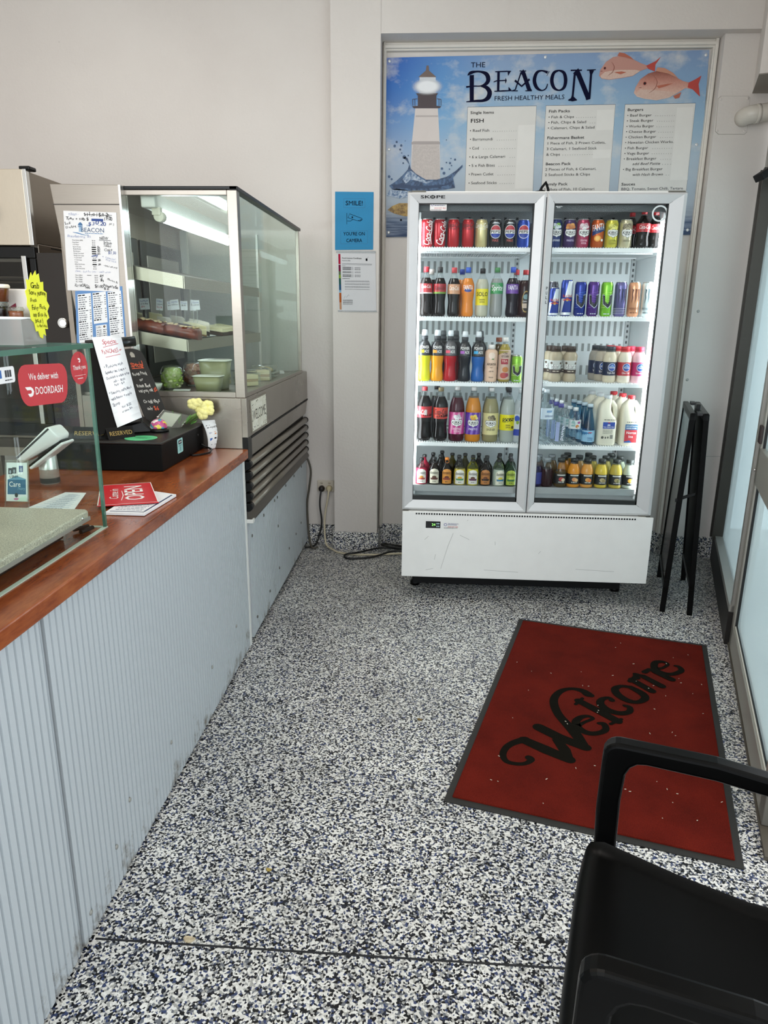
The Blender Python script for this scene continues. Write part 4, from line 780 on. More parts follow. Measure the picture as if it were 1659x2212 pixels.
for x in (-.074,1.096):
    for z in (.60,1.955): build('lamp_holder',MB().box(x-.016,x+.016,3.656,3.688,z-.012,z+.025),LINW,t,.003)
SZ={'L':(1.826,1.50,1.18,.870,.636),'R':(1.826,1.508,1.186,.866,.638)}
WIRE=M('#f3f6f6',.3)
for side,(xa,xb) in (('L',(-.085,.494)),('R',(.548,1.128))):
    for i,z in enumerate(SZ[side]):
        m=MB()
        if i<4:
            m.box(xa,xb,3.662,3.672,z-.022,z-.004).box(xa,xb,4.2,4.206,z-.012,z-.002).box(xa,xb,3.9,3.906,z-.012,z-.002)
            x=xa+.006
            while x<xb: m.box(x,x+.0045,3.668,4.20,z-.006,z); x+=.0125
            for q in (xa,xb-.008): m.box(q,q+.008,3.668,4.20,z-.02,z-.002)
            s=build('shelf',m,WIRE,t)
        else:
            m.box(xa,xb,3.662,4.2,z-.022,z).box(xa,xb,3.655,3.662,z-.03,z+.004)
            s=build('shelf',m,M('#a9acab',.35,.5),t,label='solid metal bottom shelf'); build('shelf_support',MB().box(xa,xb,3.75,4.2,.545,z-.022),LINW,s)
# doors
for nm_,xa,xb,lab in (('left',-.122,.5225,'left glass door with the maker lettering on top'),('right',.5275,1.163,'right glass door with the vertical PULL lettering')):
    z0,z1=.517,2.06
    a,b=(.052,.050); ix0,ix1,iz0,iz1=xa+a,xb-b,z0+.052,z1-.046
    if nm_=='right': ix0,ix1=xa+.036,xb-.075
    y0,y1=3.60,3.645; m=MB()
    O=[(xa,z0),(xb,z0),(xb,z1),(xa,z1)]; I=[(ix0,iz0),(ix1,iz0),(ix1,iz1),(ix0,iz1)]
    v=[(x,y0+.004,z) for x,z in O]+[(x,y0,z) for x,z in [(ox*.8+i_*.2,oz*.8+iz*.2) for (ox,oz),(i_,iz) in zip(O,I)]]+[(x,y0+.012,z) for x,z in I]+[(x,y1,z) for x,z in I]+[(x,y1,z) for x,z in O]
    f=[]
    for k in range(4):
        n=(k+1)%4
        for r in range(4): f.append((r*4+k,r*4+n,(r+1)*4+n,(r+1)*4+k))
        f.append((16+k,16+n,n,k))
    m.add(v,f)
    d=build('door',m,M('#c6c6c6',.36,.2),t,label=lab)
    for k in range(4):   # mitre lines
        (ox,oz),(i_,iz)=O[k],I[k]; build('mitre',MB().add([(ox,y0+.0025,oz),(ox+.0025,y0+.0025,oz),(i_+.0025,y0+.0105,iz),(i_,y0+.0105,iz)],[(0,1,2,3)]),M('#6a6a69',.6),d)
    build('pane',MB().box(ix0+.001,ix1-.001,3.622,3.628,iz0+.001,iz1-.001),FRIDGE_GLASS,d)
    g=MB().box(ix0,ix1,3.614,3.632,iz0,iz0+(.022)).box(ix0,ix1,3.614,3.632,iz1-.004,iz1).box(ix1-.006,ix1,3.614,3.632,iz0,iz1).box(ix0,ix0+.003,3.614,3.632,iz0,iz1)
    build('gasket',g,M('#141716',.5),d)
    hm=MB()
    if nm_=='left': hm.box(xa+.02,xa+.085,3.606,3.64,z1+.001,z1+.008); hm.box(xa+.004,xa+.04,3.602,3.64,z0-.006,z0)
    else: hm.box(xb-.085,xb-.01,3.606,3.64,z1+.001,z1+.008); hm.box(xb-.06,xb-.002,3.602,3.64,z0-.006,z0)
    build('hinge',hm,M('#5d5a52',.4,.5),d)
    fn=flatmap((0,y0-.0006,0),(1,0,0),(0,0,1))
    a=Art()
    if nm_=='left':
        a.text('SK',-.063,2.033,.0125,INK,.046,1); a.ell(-.005,2.0392,.012,.0072,INK,2); a.ell(-.005,2.0392,.007,.0042,M('#b3b3b2',.36,.25),3); a.rect(-.017,2.038,.007,2.0402,INK,4); a.rect(-.0062,2.031,-.0038,2.0475,INK,4); a.text('PE',.010,2.033,.0125,INK,.044,1)
    else:
        for k,ch in enumerate('PULL'): a.text(ch,.5525,1.628-k*.0215,.0135,INK,.009,1,0,'c')
    put('lettering',a,fn,d)
    g2=flatmap((0,3.6215,0),(1,0,0),(0,0,1)); a=Art()
    if nm_=='left':
        a.rrect(-.017,1.982,.062,2.020,.004,M('#e7e3e0',.4),1); a.ell(-.006,2.009,.007,.007,M('#5a4a8a',.5),2,14); a.ell(-.006,2.009,.005,.005,M('#e7e3e0',.4),3,14)
        a.text('Clinic Radial Services',.003,2.010,.0055,M('#3e3f78',.5),.055,1,0,'l',1); a.scribble(.004,2.004,.05,.0025,M('#3e3f78',.5)); a.text('0410 071 865',.004,1.990,.0065,RED,.055,0); a.scribble(-.013,1.985,.05,.002,INK)
        put('service_sticker',a,g2,d)
    else:
        WH=M('#dfe6e6',.4)
        n=30; R0,R1=.036,.029
        for k in range(n):
            a0,a1=2*PI*k/n,2*PI*(k+1)/n
            a.poly([(1.052+R0*math.cos(a0),1.972+R0*math.sin(a0)),(1.052+R0*math.cos(a1),1.972+R0*math.sin(a1)),(1.052+R1*math.cos(a1),1.972+R1*math.sin(a1)),(1.052+R1*math.cos(a0),1.972+R1*math.sin(a0))],WH,1)
        a.text('ge',1.036,1.968,.011,WH); put('round_sticker',a,g2,d)
        a=Art(); a.scribble(.572,2.0,.03,.003,WH); a.scribble(.578,1.995,.015,.003,WH); put('corner_print',a,g2,d)
m=MB()
for k in range(85):
    x=-.05+k*.0134; m.box(x,x+.008,3.5785,3.584,.498,.506)
build('vent_slot',m,BLACKM,t)
c=build('temperature_display',MB().box(.004,.081,3.5785,3.585,.425,.462),M('#0d0f12',.25),t,.001)
a=Art(); G=M('#9dff7a',.4,emit=1.2,var=0); a.text('24',.035,.438,.0135,G,.02); 
for x in (.060,.069):
    for z in (.432,.447): a.rect(x,z,x+.006,z+.007,M('#a9c6cf',.4),2)
put('digits',a,flatmap((0,3.578,0),(1,0,0),(0,0,1)),c)
a=Art(); a.ell(.107,.446,.008,.008,M('#6a63a0',.5),1,14); a.ell(.107,.446,.0055,.0055,WB_,2,14); a.text('Clinic Radial Services',.119,.450,.005,M('#4b4b86',.5),.056,1,0,'l',1); a.scribble(.119,.4445,.05,.0024,M('#4b4b86',.5)); a.text('0410 071 865',.12,.432,.006,RED,.054); a.scribble(.10,.427,.07,.0024,INK)
put('service_sticker',a,flatmap((0,3.5785,0),(1,0,0),(0,0,1)),t)
a=Art(); SC=M('#8e8c88',.6)
for P in ([(.15,.40),(.125,.33),(.09,.20)],[(.185,.39),(.235,.367)],[(.0,.36),(.02,.38)],[(.37,.36),(.372,.34)],[(.01,.19),(.05,.2)],[(.06,.28),(.055,.25)],[(.6,.3),(.612,.315)],[(.32,.2),(.5,.193)],[(.8,.22),(1.0,.213)],[(.22,.47),(.225,.475)]): a.line(P,.0012,SC,1)
put('scratch',a,flatmap((0,3.5795,0),(1,0,0),(0,0,1)),t)
tag(build('cable_loop',MB().tube([(.50,3.70,2.07),(.515,3.72,2.10),(.535,3.74,2.125),(.548,3.75,2.10),(.555,3.76,2.074)],.006,8).tube([(.48,3.70,2.075),(.52,3.72,2.085),(.55,3.75,2.075)],.005,8),BLACKM,loc=(.52,3.72,2.066)),'small loop of black cable lying on top of the fridge','cable')
tag(build('yellow_strip',MB().box(1.164,1.169,3.70,3.712,.66,.93),M('#b58a24',.5),loc=(1.166,3.7,.66)),'yellowed strip hanging beside the right side of the fridge','strip')

# ================================================================ drinks: shapes
YF=3.71
def liq(h,rough=.07): return M(h,rough,0,.3,.0,var=.03)
def add_label(root,cx,cy,z,rad,art,name='label',rot=0): put(name,art,cylmap(cx,cy,z,rad,rot),root,.006)
def can(x,z,h,r,col,artf,label,group,y=YF,rot=0):
    t=thing('drink_can',(x,y,z),label,'can',group)
    m=MB().lathe([(r*.78,0),(r*.8,.002),(r,.010),(r,h-.018),(r*.97,h-.012),(r*.83,h-.003),(r*.84,h)],(x,y,z),26)
    build('body',m,M(col,.25,.45,.5,.2),t)
    build('lid',MB().lathe([(r*.80,-.0005),(r*.86,-.002),(r*.86,.0012),(r*.80,.0012),(r*.76,-.003)],(x,y,z+h),20),CHROME,t)
    if artf:
        a=Art(); artf(a,r,h); add_label(t,x,y,z,r,a,'printed_design',rot)
    return t
SILV=M('#c9cbcc',.3,.5); WHT=M('#f2efec',.4)
def script(a,t,u,v,h,m,width,ang=0,bold=1): a.text(t,u,v,h,m,width,bold,ang,'c',1.3)
def d_cola_v(a,r,h): 
    a.text('Coca\u2011Cola'.replace('\u2011','-'),.010,.004,.030,WHT,h*.90,1,math.radians(80),'l',1.2,2); a.ribbon([(.022,.012,.004),(.016,.05,.007),(.026,.08,.003),(.024,.115,.006)],WHT,2)
def d_cola_v2(a,r,h): 
    a.text('Coca-Cola',.012,.004,.033,WHT,h*.90,1,math.radians(74),'l',1.2,2); a.ribbon([(.012,.012,.003),(.022,.04,.006),(.024,.06,.003)],WHT,2)
def d_cola_h(col): return lambda a,r,h:(a.text('Coca-Cola',0,h*.70,.021,M(col,.4),.078,1,0,'c',1.2), a.ribbon([(-.02,h*.66,.002),(.0,h*.64,.003),(.02,h*.66,.002)],M(col,.4)))
def d_pepsi(col,mx): 
    def f(a,r,h):
        a.ell(0,h*.56,.0275,.031,WHT,1,32)
        a.poly([(.0252*math.cos(q),h*.56+.0285*math.sin(q)) for q in [math.radians(18+k*144/16) for k in range(17)]],M('#b8323c',.4),2)
        a.poly([(.0252*math.cos(q),h*.56+.0285*math.sin(q)) for q in [math.radians(198+k*144/16) for k in range(17)]],M('#1d3a9a',.4),2)
        a.text('PEPSI',0,h*.56-.0065,.0125,INK,.047,1,0,'c',0,3)
        if mx: a.text('MAX',0,h*.20,.011,M('#c0514a',.5),.030,1,0,'c',0,2); a.rect(-.018,h*.855,.018,h*.875,SILV,1); a.rect(-.012,h*.885,.012,h*.9,SILV,1)
    return f
def shield(a,cx,cz,w,h,text='KIRKS',l=2):
    P=[(-.5,.25),(-.42,.5),(-.2,.44),(0,.5),(.2,.44),(.42,.5),(.5,.25),(.46,-.1),(.3,-.3),(.1,-.36),(0,-.5),(-.1,-.36),(-.3,-.3),(-.46,-.1)]
    a.poly([(cx+x*w*1.08,cz+y*h*1.1) for x,y in P],M('#4b4b58',.5),l); a.poly([(cx+x*w,cz+y*h) for x,y in P],M('#f0efeb',.4),l+1)
    a.text(text,cx,cz-h*.06,h*.36,INK,w*.86,1,0,'c',0,l+2); a.scribble(cx-w*.22,cz-h*.2,w*.44,h*.08,INK,l+2)
def d_kirks(c2,flav,fcol,blob):
    def f(a,r,h):
        if blob:
            for k,(u,v,s) in enumerate(((-.010,.78,.012),(.008,.80,.011),(.0,.72,.014),(.016,.73,.009),(-.016,.71,.008))): a.ell(u,h*v,s,s*.8,M(blob[k%len(blob)],.5),1,9)
        shield(a,.002,h*.50,.052,.036); 
        for k,w in enumerate(flav.split('/')): a.text(w,.002,h*.22-k*.012,.0085,M(fcol,.5),.034 if len(w)>4 else .024,1,0,'c')
    return f
def d_fanta(a,r,h):
    a.poly([(-.032,h*.42),(.032,h*.62),(.032,h*.80),(-.032,h*.62)],M('#16346f',.4),1); a.text('FANTA',.0,h*.62,.028,WHT,.062,1,.16,'c'); a.ell(-.004,h*.33,.016,.014,M('#f0a13c',.4),1,14); a.ell(-.004,h*.33,.010,.009,M('#f7c46a',.4),2,12); a.ell(.018,h*.27,.007,.006,WHT,2,9)
def d_bull(a,r,h):
    a.poly([(.002,h*.96),(.026,h*.96),(.026,h*.52),(-.012,h*.52)],M('#d9dcdf',.3,.3),1); a.poly([(-.03,h*.48),(-.012,h*.48),(-.024,h*.08),(-.034,h*.08)],M('#d9dcdf',.3,.3),1); a.rect(-.04,h*.03,.04,h*.10,M('#d9dcdf',.3,.3),1)
    a.poly([(-.022,h*.44),(.0,h*.50),(.022,h*.44),(.014,h*.42),(0,h*.45),(-.014,h*.42)],M('#b5302c',.5),3); a.ell(0,h*.455,.007,.008,M('#e0b23c',.5),2,12); a.text('Red Bull',0,h*.52,.012,M('#b5302c',.5),.044,1,0,'c',0,3)
def d_v(glow):
    def f(a,r,h):
        for k in range(9): a.line([(-.03,h*(.25+.05*k)),(.03,h*(.32+.05*k))],.0012,M(glow,.4),1)
        P=[(-.023,.62),(-.013,.60),(-.011,.44),(.002,.36),(.009,.44),(.009,.60),(.023,.63),(.021,.40),(.012,.30),(.003,.25),(-.018,.36)]
        a.poly([(x*1.12,h*(.44+(y-.44)*1.1)) for x,y in P],M('#cfd6e2',.3),2); a.poly([(x,h*y) for x,y in P],M('#15161f',.4),3); a.scribble(-.014,h*.06,.028,.004,M('#c8cddc',.4))
    return f
def d_monster(ink,txt):
    def f(a,r,h):
        for u in (-.014,.001,.016): a.ribbon([(u-.003,h*.80,.004),(u+.002,h*.78,.008),(u,h*.66,.005),(u+.002,h*.55,.006),(u-.001,h*.40,.001)],M(ink,.4),2)
        if txt: a.text('MONSTER',0,h*.20,.010,M(ink,.5),.05,1,0,'c'); a.scribble(-.02,h*.10,.04,.004,M(ink,.5))
        else: 
            for k in range(4): a.rect(-.04,h*(.08+.05*k),.04,h*(.092+.05*k),M('#b9bac8',.4),1)
    return f
G1='cans on the top shelf of the left fridge door'
z=SZ['L'][0]; r=.0296
for x,h,col,f,l in ((-.028,.128,'#b0202b',d_cola_v,'red can with white vertical script, leftmost can on the top left fridge shelf'),
 (.033,.127,'#b0202b',d_cola_v2,'red can with slanted white script, second from left on the top left fridge shelf'),
 (.100,.128,'#b32027',d_cola_h('#220a0d'),'red can with black script, third from left on the top left fridge shelf'),
 (.171,.128,'#b32027',d_cola_h('#220a0d'),'red can with black script beside the cream-coloured can'),
 (.236,.127,'#cfc08a',d_cola_h('#f3eee4'),'pale cream-gold can with white script on the top left fridge shelf'),
 (.303,.126,'#2c2c2f',d_pepsi('',1),'black can with round red-white-blue emblem beside the cream-gold can'),
 (.372,.126,'#2c2c2f',d_pepsi('',1),'black can with round red-white-blue emblem beside the blue can'),
 (.438,.126,'#1f44a8',d_pepsi('',0),'blue can with round red-white-blue emblem, right end of the top left shelf')):
    can(x,z,h,r,col,f,l,G1)
z=SZ['R'][0]; G='flavoured soda cans on the top shelf of the right fridge door'
for x,h,col,f,l in ((.592,.129,'#22366e',d_kirks('','LEMONADE','#e8e8ee',['#e9eef2','#7fae3c','#dfe6ea']),'dark blue soda can half hidden by the right door frame, top shelf'),
 (.659,.127,'#3a2158',d_kirks('','PASITO','#d6c9e8',['#d0803a','#e0a04e','#b4642e']),'purple soda can with orange fruit picture, top shelf of the right door'),
 (.723,.128,'#b03a5e',d_kirks('','CREAMING/SODA','#e9c3d0',['#e7d5d9','#c9a3ad','#efe6e6']),'pink-red soda can on the top shelf of the right door'),
 (.793,.127,'#c25a22',d_fanta,'orange can with blue and white lettering, top shelf of the right door'),
 (.859,.126,'#d8cf4e',d_kirks('','LEMON/SQUASH','#7a7424',['#e9e26a','#9d9a34','#efe98a']),'yellow soda can on the top shelf of the right door'),
 (.926,.127,'#cfc6a4',d_kirks('','GINGER BEER','#6d654c',['#8b816a','#6d6350','#b5aa8c']),'pale beige soda can on the top shelf of the right door')):
    can(x,z,h,.031,col,f,l,G)
z=SZ['R'][1]; G='energy drink cans on the second shelf of the right fridge door'
for x,h,r,col,f,l in ((.609,.133,.0245,'#27409a',d_bull,'short blue and silver energy can, left end of the second right shelf'),
 (.668,.171,.029,'#27409a',d_bull,'tall blue and silver energy can beside the short one'),
 (.735,.162,.0285,'#1f3590',d_v('#4a7ad0'),'blue energy can with a large black V, second right shelf'),
 (.798,.163,.0285,'#512a80',d_v('#8a56c0'),'purple energy can with a large black V, second right shelf'),
 (.863,.162,.0285,'#86cf3a',d_v('#d8f07a'),'bright green energy can with a large black V, second right shelf'),
 (.930,.162,.029,'#6a659a',d_monster('#1d1f48',0),'violet energy can with dark claw marks, second right shelf'),
 (.995,.162,.029,'#e0a27a',d_monster('#6d3a24',1),'peach energy can with claw marks, second right shelf'),
 (1.058,.162,.029,'#cfdcdc',d_monster('#5a6a70',1),'white energy can with claw marks, right end of the second right shelf')):
    can(x,z,h,r,col,f,l,G)
can(.612,z,.165,.027,'#4a4a52',None,'dark can standing behind the two blue and silver energy cans',G,YF+.075)
zl=SZ['L'][2]
can(.445,zl,.131,.0275,'#8cc63e',d_v('#e9f4a0'),'green and pink small energy can, right end of the sports drink shelf','energy cans beside the iced tea')
can(.440,zl,.131,.0275,'#7a8a72',None,'greyish can behind the small green energy can','energy cans beside the iced tea',YF+.07)
# ---- bottles
def prof_contour(h,r):
    q=[(0,.72),(.015,.86),(.05,.96),(.10,.98),(.20,.90),(.30,.86),(.38,.93),(.46,1.0),(.60,1.0),(.66,.98),(.72,.84),(.80,.56),(.86,.40),(.895,.36)]
    return [(r*b,h*a) for a,b in q]
def prof_straight(h,r):
    q=[(0,.70),(.015,.88),(.05,.98),(.12,1.0),(.30,.97),(.42,.97),(.62,1.0),(.68,.98),(.76,.80),(.83,.52),(.88,.38),(.905,.35)]
    return [(r*b,h*a) for a,b in q]
def prof_sport(h,r):
    q=[(0,.80),(.015,.95),(.06,1.0),(.14,.98),(.24,.86),(.33,.86),(.42,.98),(.50,1.0),(.66,1.0),(.70,.92),(.76,.66),(.79,.50),(.82,.46)]
    return [(r*b,h*a) for a,b in q]
def prof_wide(h,r):
    q=[(0,.80),(.012,.94),(.05,1.0),(.30,1.0),(.50,1.0),(.60,.97),(.70,.84),(.80,.62),(.88,.42),(.93,.34)]
    return [(r*b,h*a) for a,b in q]
def prof_juice(h,r):
    q=[(0,.82),(.015,.96),(.05,1.0),(.40,1.0),(.55,.96),(.68,.82),(.79,.60),(.86,.55)]
    return [(r*b,h*a) for a,b in q]
def prof_stub(h,r):
    q=[(0,.88),(.015,.98),(.04,1.0),(.48,1.0),(.58,.92),(.66,.74),(.74,.48),(.82,.32),(.90,.30)]
    return [(r*b,h*a) for a,b in q]
def split(prof,zf):   # insert the fill level; below it material 0 (drink seen through the bottle), above it 1 (clear)
    out=[]; 
    for (r0,z0),(r1,z1) in zip(prof,prof[1:]):
        out.append((r0,z0,0 if z0<=zf else 1))
        if z0<zf<z1: 
            k=(zf-z0)/(z1-z0); rr=r0+(r1-r0)*k; out.append((rr,zf,0)); out.append((rr*.9999,zf+1e-5,1))
    out.append((prof[-1][0],prof[-1][1],0 if prof[-1][1]<=zf else 1)); return out
def radius_at(prof,z):
    for (r0,z0),(r1,z1) in zip(prof,prof[1:]):
        if z0<=z<=z1: return r0+(r1-r0)*(z-z0)/max(1e-9,z1-z0)
    return prof[-1][0]
def bottle(name,cat,x,y,z,h,r,profile,col,fill,cap,label,group,lab=None,clear=PET,cap_r=.0135,cap_h=None,rot=0,n=22):
    """lab: (z0 fraction, z1 fraction, colour, art function, half angle)"""
    t=thing(name,(x,y,z),label,cat,group); P=profile(h,r)
    if fill<=0: build('body',MB().lathe([(a,b) for a,b in P],(x,y,z),n),clear,t)
    else:
        build('body',MB().lathe(split(P,h*fill),(x,y,z),n),[liq(col) if isinstance(col,str) else col,clear],t)
        if fill<.98: build('drink_surface',MB().lathe([(0,h*fill-.0005),(radius_at(P,h*fill)*.98,h*fill)],(x,y,z),n),liq(col) if isinstance(col,str) else col,t)
    if cap:
        zc=P[-1][1]; ch=cap_h or h-zc
        m=MB().lathe([(cap_r,zc-.001),(cap_r,zc+ch*.85),(cap_r*.92,zc+ch)],(x,y,z),16)
        build('cap',m,M(cap,.4),t)
        build('neck_ring',MB().lathe([(cap_r*1.08,zc-.006),(cap_r*1.08,zc-.002)],(x,y,z),14),clear if fill<.9 else M(cap,.4),t)
    if lab:
        f0,f1,lc,fn,half=lab; hh=h*(f1-f0); rf=lambda v:radius_at(P,h*f0+v)
        a=Art(); U=half*rf(0)
        if lc:
            mi=M(lc,.35,0,.5,.15)
            kz=max(1,int(hh/.03))
            for k in range(kz): a.rect(-U,hh*k/kz,U,hh*(k+1)/kz,mi,0)
        if fn: fn(a,U,hh)
        add_label(t,x,y,z+h*f0,rf,a,'label',rot)
    return t
def sportcap(t,x,y,z,h,r,col='#e9eef2'):
    build('cap',MB().lathe([(r*.50,h*.80),(r*.52,h*.88),(r*.44,h*.885)],(x,y,z),16),M('#3b3d40',.4),t)
    build('spout',MB().lathe([(r*.44,h*.885),(r*.46,h*.93),(r*.40,h*.99),(r*.30,h)],(x,y,z),16),M(col,.35),t)
def tlab(t,col,bold=1,w=.85,v=.5,hgt=.3,ital=0): return lambda a,U,H: a.text(t,0,H*v-H*hgt/2,H*hgt,M(col,.5),min(2*U,.062)*w,bold,0,'c',ital,2)
def multi(*fs): 
    def f(a,U,H):
        for q in fs: q(a,U,H)
    return f
stripe=lambda v0,v1,c:(lambda a,U,H:a.rect(-U,H*v0,U,H*v1,M(c,.45),1))
# second left shelf: 600 ml soft drinks
z=SZ['L'][1]; G='soft drink bottles on the second shelf of the left fridge door'
L2=((-.026,.236,prof_contour,'#17100d','#c8333c','cola bottle with red cap and red-white label, left end of second shelf',(.46,.66,'#b92a30',multi(tlab('Coca-Cola','#f1e9e6',1,.8,.72,.34,1.2),stripe(0,.12,'#e3dad6')),2.4)),
 (.042,.235,prof_contour,'#120f0d','#2b2b2b','cola bottle with black cap and red label, second shelf behind the left door',(.46,.66,'#a8222a',multi(tlab('Coca-Cola','#1c0c0e',1,.82,.6,.4,1.2),stripe(0,.18,'#6f9a3a')),2.4)),
 (.112,.233,prof_contour,'#151210','#c8474c','cola bottle with red cap and peach label, second shelf behind the left door',(.46,.66,'#c99672',tlab('Coca-Cola','#f3ece2',1,.82,.6,.42,1.2),2.4)),
 (.181,.234,prof_contour,'#d9822f','#3c62c4','orange drink bottle with blue cap, second left shelf',(.48,.66,'#e07f22',multi(tlab('FANTA','#f2f2f2',1,.8,.62,.5),lambda a,U,H:a.ell(0,H*.3,.018,.008,M('#24418f',.4),1)),2.4)),
 (.252,.229,prof_straight,'#b9b8a4','#19191b','cloudy pale lemon bottle with black cap and yellow label, second left shelf',(.24,.58,'#e9d925',multi(tlab('SOLO','#191919',1,.95,.68,.24),tlab('ORIGINAL','#3a3610',1,.5,.34,.08),tlab('LEMON','#3a3610',1,.42,.2,.09)),2.4)),
 (.324,.234,prof_straight,'#8f9290','#4c8a55','clear lemonade bottle with green cap and green label, second left shelf',(.47,.69,'#2f8f4e',tlab('Sprite','#f1f4f0',1,.9,.55,.5,.4),2.4)),
 (.401,.237,prof_contour,'#17101c','#3c5cc4','dark grape soft drink bottle with blue cap and purple label, second left shelf',(.47,.66,'#6a3a9a',tlab('FANTA','#f1eef4',1,.82,.62,.45),2.4)),
 (.463,.224,prof_straight,'#2a0f10','#b3282c','dark red drink bottle with oval label, right end of second left shelf',(.10,.56,None,lambda a,U,H:(a.ell(.004,H*.5,.02,H*.5,M('#b99a4e',.5),1),a.ell(.004,H*.5,.0175,H*.45,M('#2b2420',.5),2),a.ell(.004,H*.72,.014,H*.12,M('#7fa0a4',.5),3,12),a.rect(-.012,H*.2,.02,H*.42,M('#c9b6a4',.5),3),a.text('Lemon',.004,H*.48,.009,WHT,.03,1,0,'c',1,4)),2.2)))
for x,h,p,c,cap,l,lab in L2: bottle('drink_bottle','bottle',x,YF,z,h,.0315,p,c,.78,cap,l,G,lab)
for x,c,cap,l in ((.155,'#c9792e','#1f3f96','orange soft drink bottle with dark blue cap behind the front orange one'),(.428,'#2a0f10','#b3282c','dark red bottle with red cap behind the grape bottle'),(-.0,'#17100d','#b9b0a8','cola bottle with pale cap, behind the left end bottles')):
    bottle('drink_bottle','bottle',x,YF+.085,z,.230,.0315,prof_contour,c,.78,cap,l,G)
# third left shelf: sports drinks, tea
z=SZ['L'][2]; G='sports drink bottles on the third shelf of the left fridge door'
def d_power(c): return lambda a,U,H:(a.text('POWER',0,H*.56,H*.30,WHT,.047,1,0,'c'),a.text('ADE',.0115,H*.14,H*.30,WHT,.025,1,0,'c'),a.rect(-.0235,H*.14,-.002,H*.44,M(c,.4),2))
for x,h,c,lc,l in ((-.026,.255,'#d3d62a','#e9e21e','yellow sports drink bottle with white spout, left end of the third left shelf'),(.039,.254,'#e39a20','#f09c38','orange sports drink bottle with white spout, third left shelf'),(.105,.253,'#a8141f','#d9566a','red sports drink bottle with white spout, third left shelf'),(.178,.249,'#14171d','#a15ab0','dark purple-black sports drink bottle on the third left shelf'),(.246,.249,'#1f5ea8','#3fa6d8','blue sports drink bottle with white spout, third left shelf')):
    r=.033; t=bottle('sports_drink','bottle',x,YF,z,h,r,prof_sport,c,.50,None,l,G,(.53,.72,None,d_power(lc),2.2),PETGREY); sportcap(t,x,YF,z,h,r)
    build('sleeve',MB().lathe([(r*1.003,h*.505),(r*1.006,h*.52),(r*1.006,h*.66),(r*.93,h*.70),(r*.67,h*.76),(r*.51,h*.79)],(x,YF,z),22),M('#2b2d2f' if x!=.105 else '#5d5c5e',.25,0,.5,.2),t)
for x,c,l in ((.07,'#1a1512','dark sports drink bottle behind the orange one'),(.135,'#8e121b','red sports drink bottle behind the front red one'),(.262,'#1b2a45','dark blue sports drink bottle behind the front blue one')):
    r=.033; t=bottle('sports_drink','bottle',x,YF+.08,z,.25,r,prof_sport,c,.50,None,l,G,None,PETGREY); sportcap(t,x,YF+.08,z,.25,r,'#55585a')
    build('sleeve',MB().lathe([(r*1.003,.126),(r*1.006,.165),(r*.93,.175),(r*.67,.19),(r*.51,.197)],(x,YF+.08,z),20),M('#1f2123',.3),t)
t=bottle('iced_drink','bottle',.314,YF,z,.184,.0325,lambda h,r:[(r*b,h*a) for a,b in ((0,.85),(.02,.97),(.12,1),(.16,.96),(.2,1),(.33,1),(.37,.96),(.41,1),(.80,1),(.84,.9),(.865,.66),(.885,.62))],'#e3c1a8',1,'#efece8','peach-coloured opaque drink bottle with white cap beside the blue sports drink','iced drinks on the third left shelf',
 (.05,.82,None,lambda a,U,H:(a.text('AMAYA',0,H*.52,.012,INK,.045,1,0,'c'),a.ell(0,H*.86,.017,.016,M('#eed7c6',.5),1,16),a.ell(.006,H*.74,.006,.003,M('#5d8a4a',.5),2,8),a.ribbon([(-.006,H*.46,.0015),(0,H*.44,.002),(.006,H*.46,.0015)],INK),a.text('ICED TEA',0,H*.29,.006,INK,.022,1,0,'c'),a.text('PEACH',0,H*.08,.006,INK,.022,1,0,'c')),2),cap_r=.019)
build('clear_neck',MB().lathe([(.0195,.150),(.0212,.152),(.0205,.163)],(.314,YF,z),16),M('#3a3430',.4),t)
bottle('iced_drink','bottle',.381,YF,z,.222,.0315,prof_straight,'#9a8a3e',.85,'#eeebe6','amber iced tea bottle with white cap and red-white label, third left shelf','iced drinks on the third left shelf',
 (.06,.72,'#c9ad9c',lambda a,U,H:(a.text("Chi",0,H*.86,.010,INK,.02,1,0,'c'),a.text('KITCHEN',0,H*.75,.010,INK,.036,1,0,'c'),a.rect(-.02,H*.52,.016,H*.70,M('#a3283c',.5),1),a.text('TEA',-.002,H*.59,.011,M('#e6c4b4',.5),.028,1,0,'c'),a.ell(.004,H*.34,.016,.014,M('#c07a3a',.5),1,12),a.ell(-.004,H*.14,.018,.015,M('#b3483f',.5),1,12),a.ell(.012,H*.16,.009,.010,M('#a03a52',.5),2,10)),2.2),cap_r=.0155,cap_h=.021)
bottle('iced_drink','bottle',.355,YF+.07,z,.218,.0315,prof_straight,'#4a3a18',.85,'#8a4a30','darker iced tea bottle with brown cap behind the amber one','iced drinks on the third left shelf',None,cap_r=.0155,cap_h=.021)
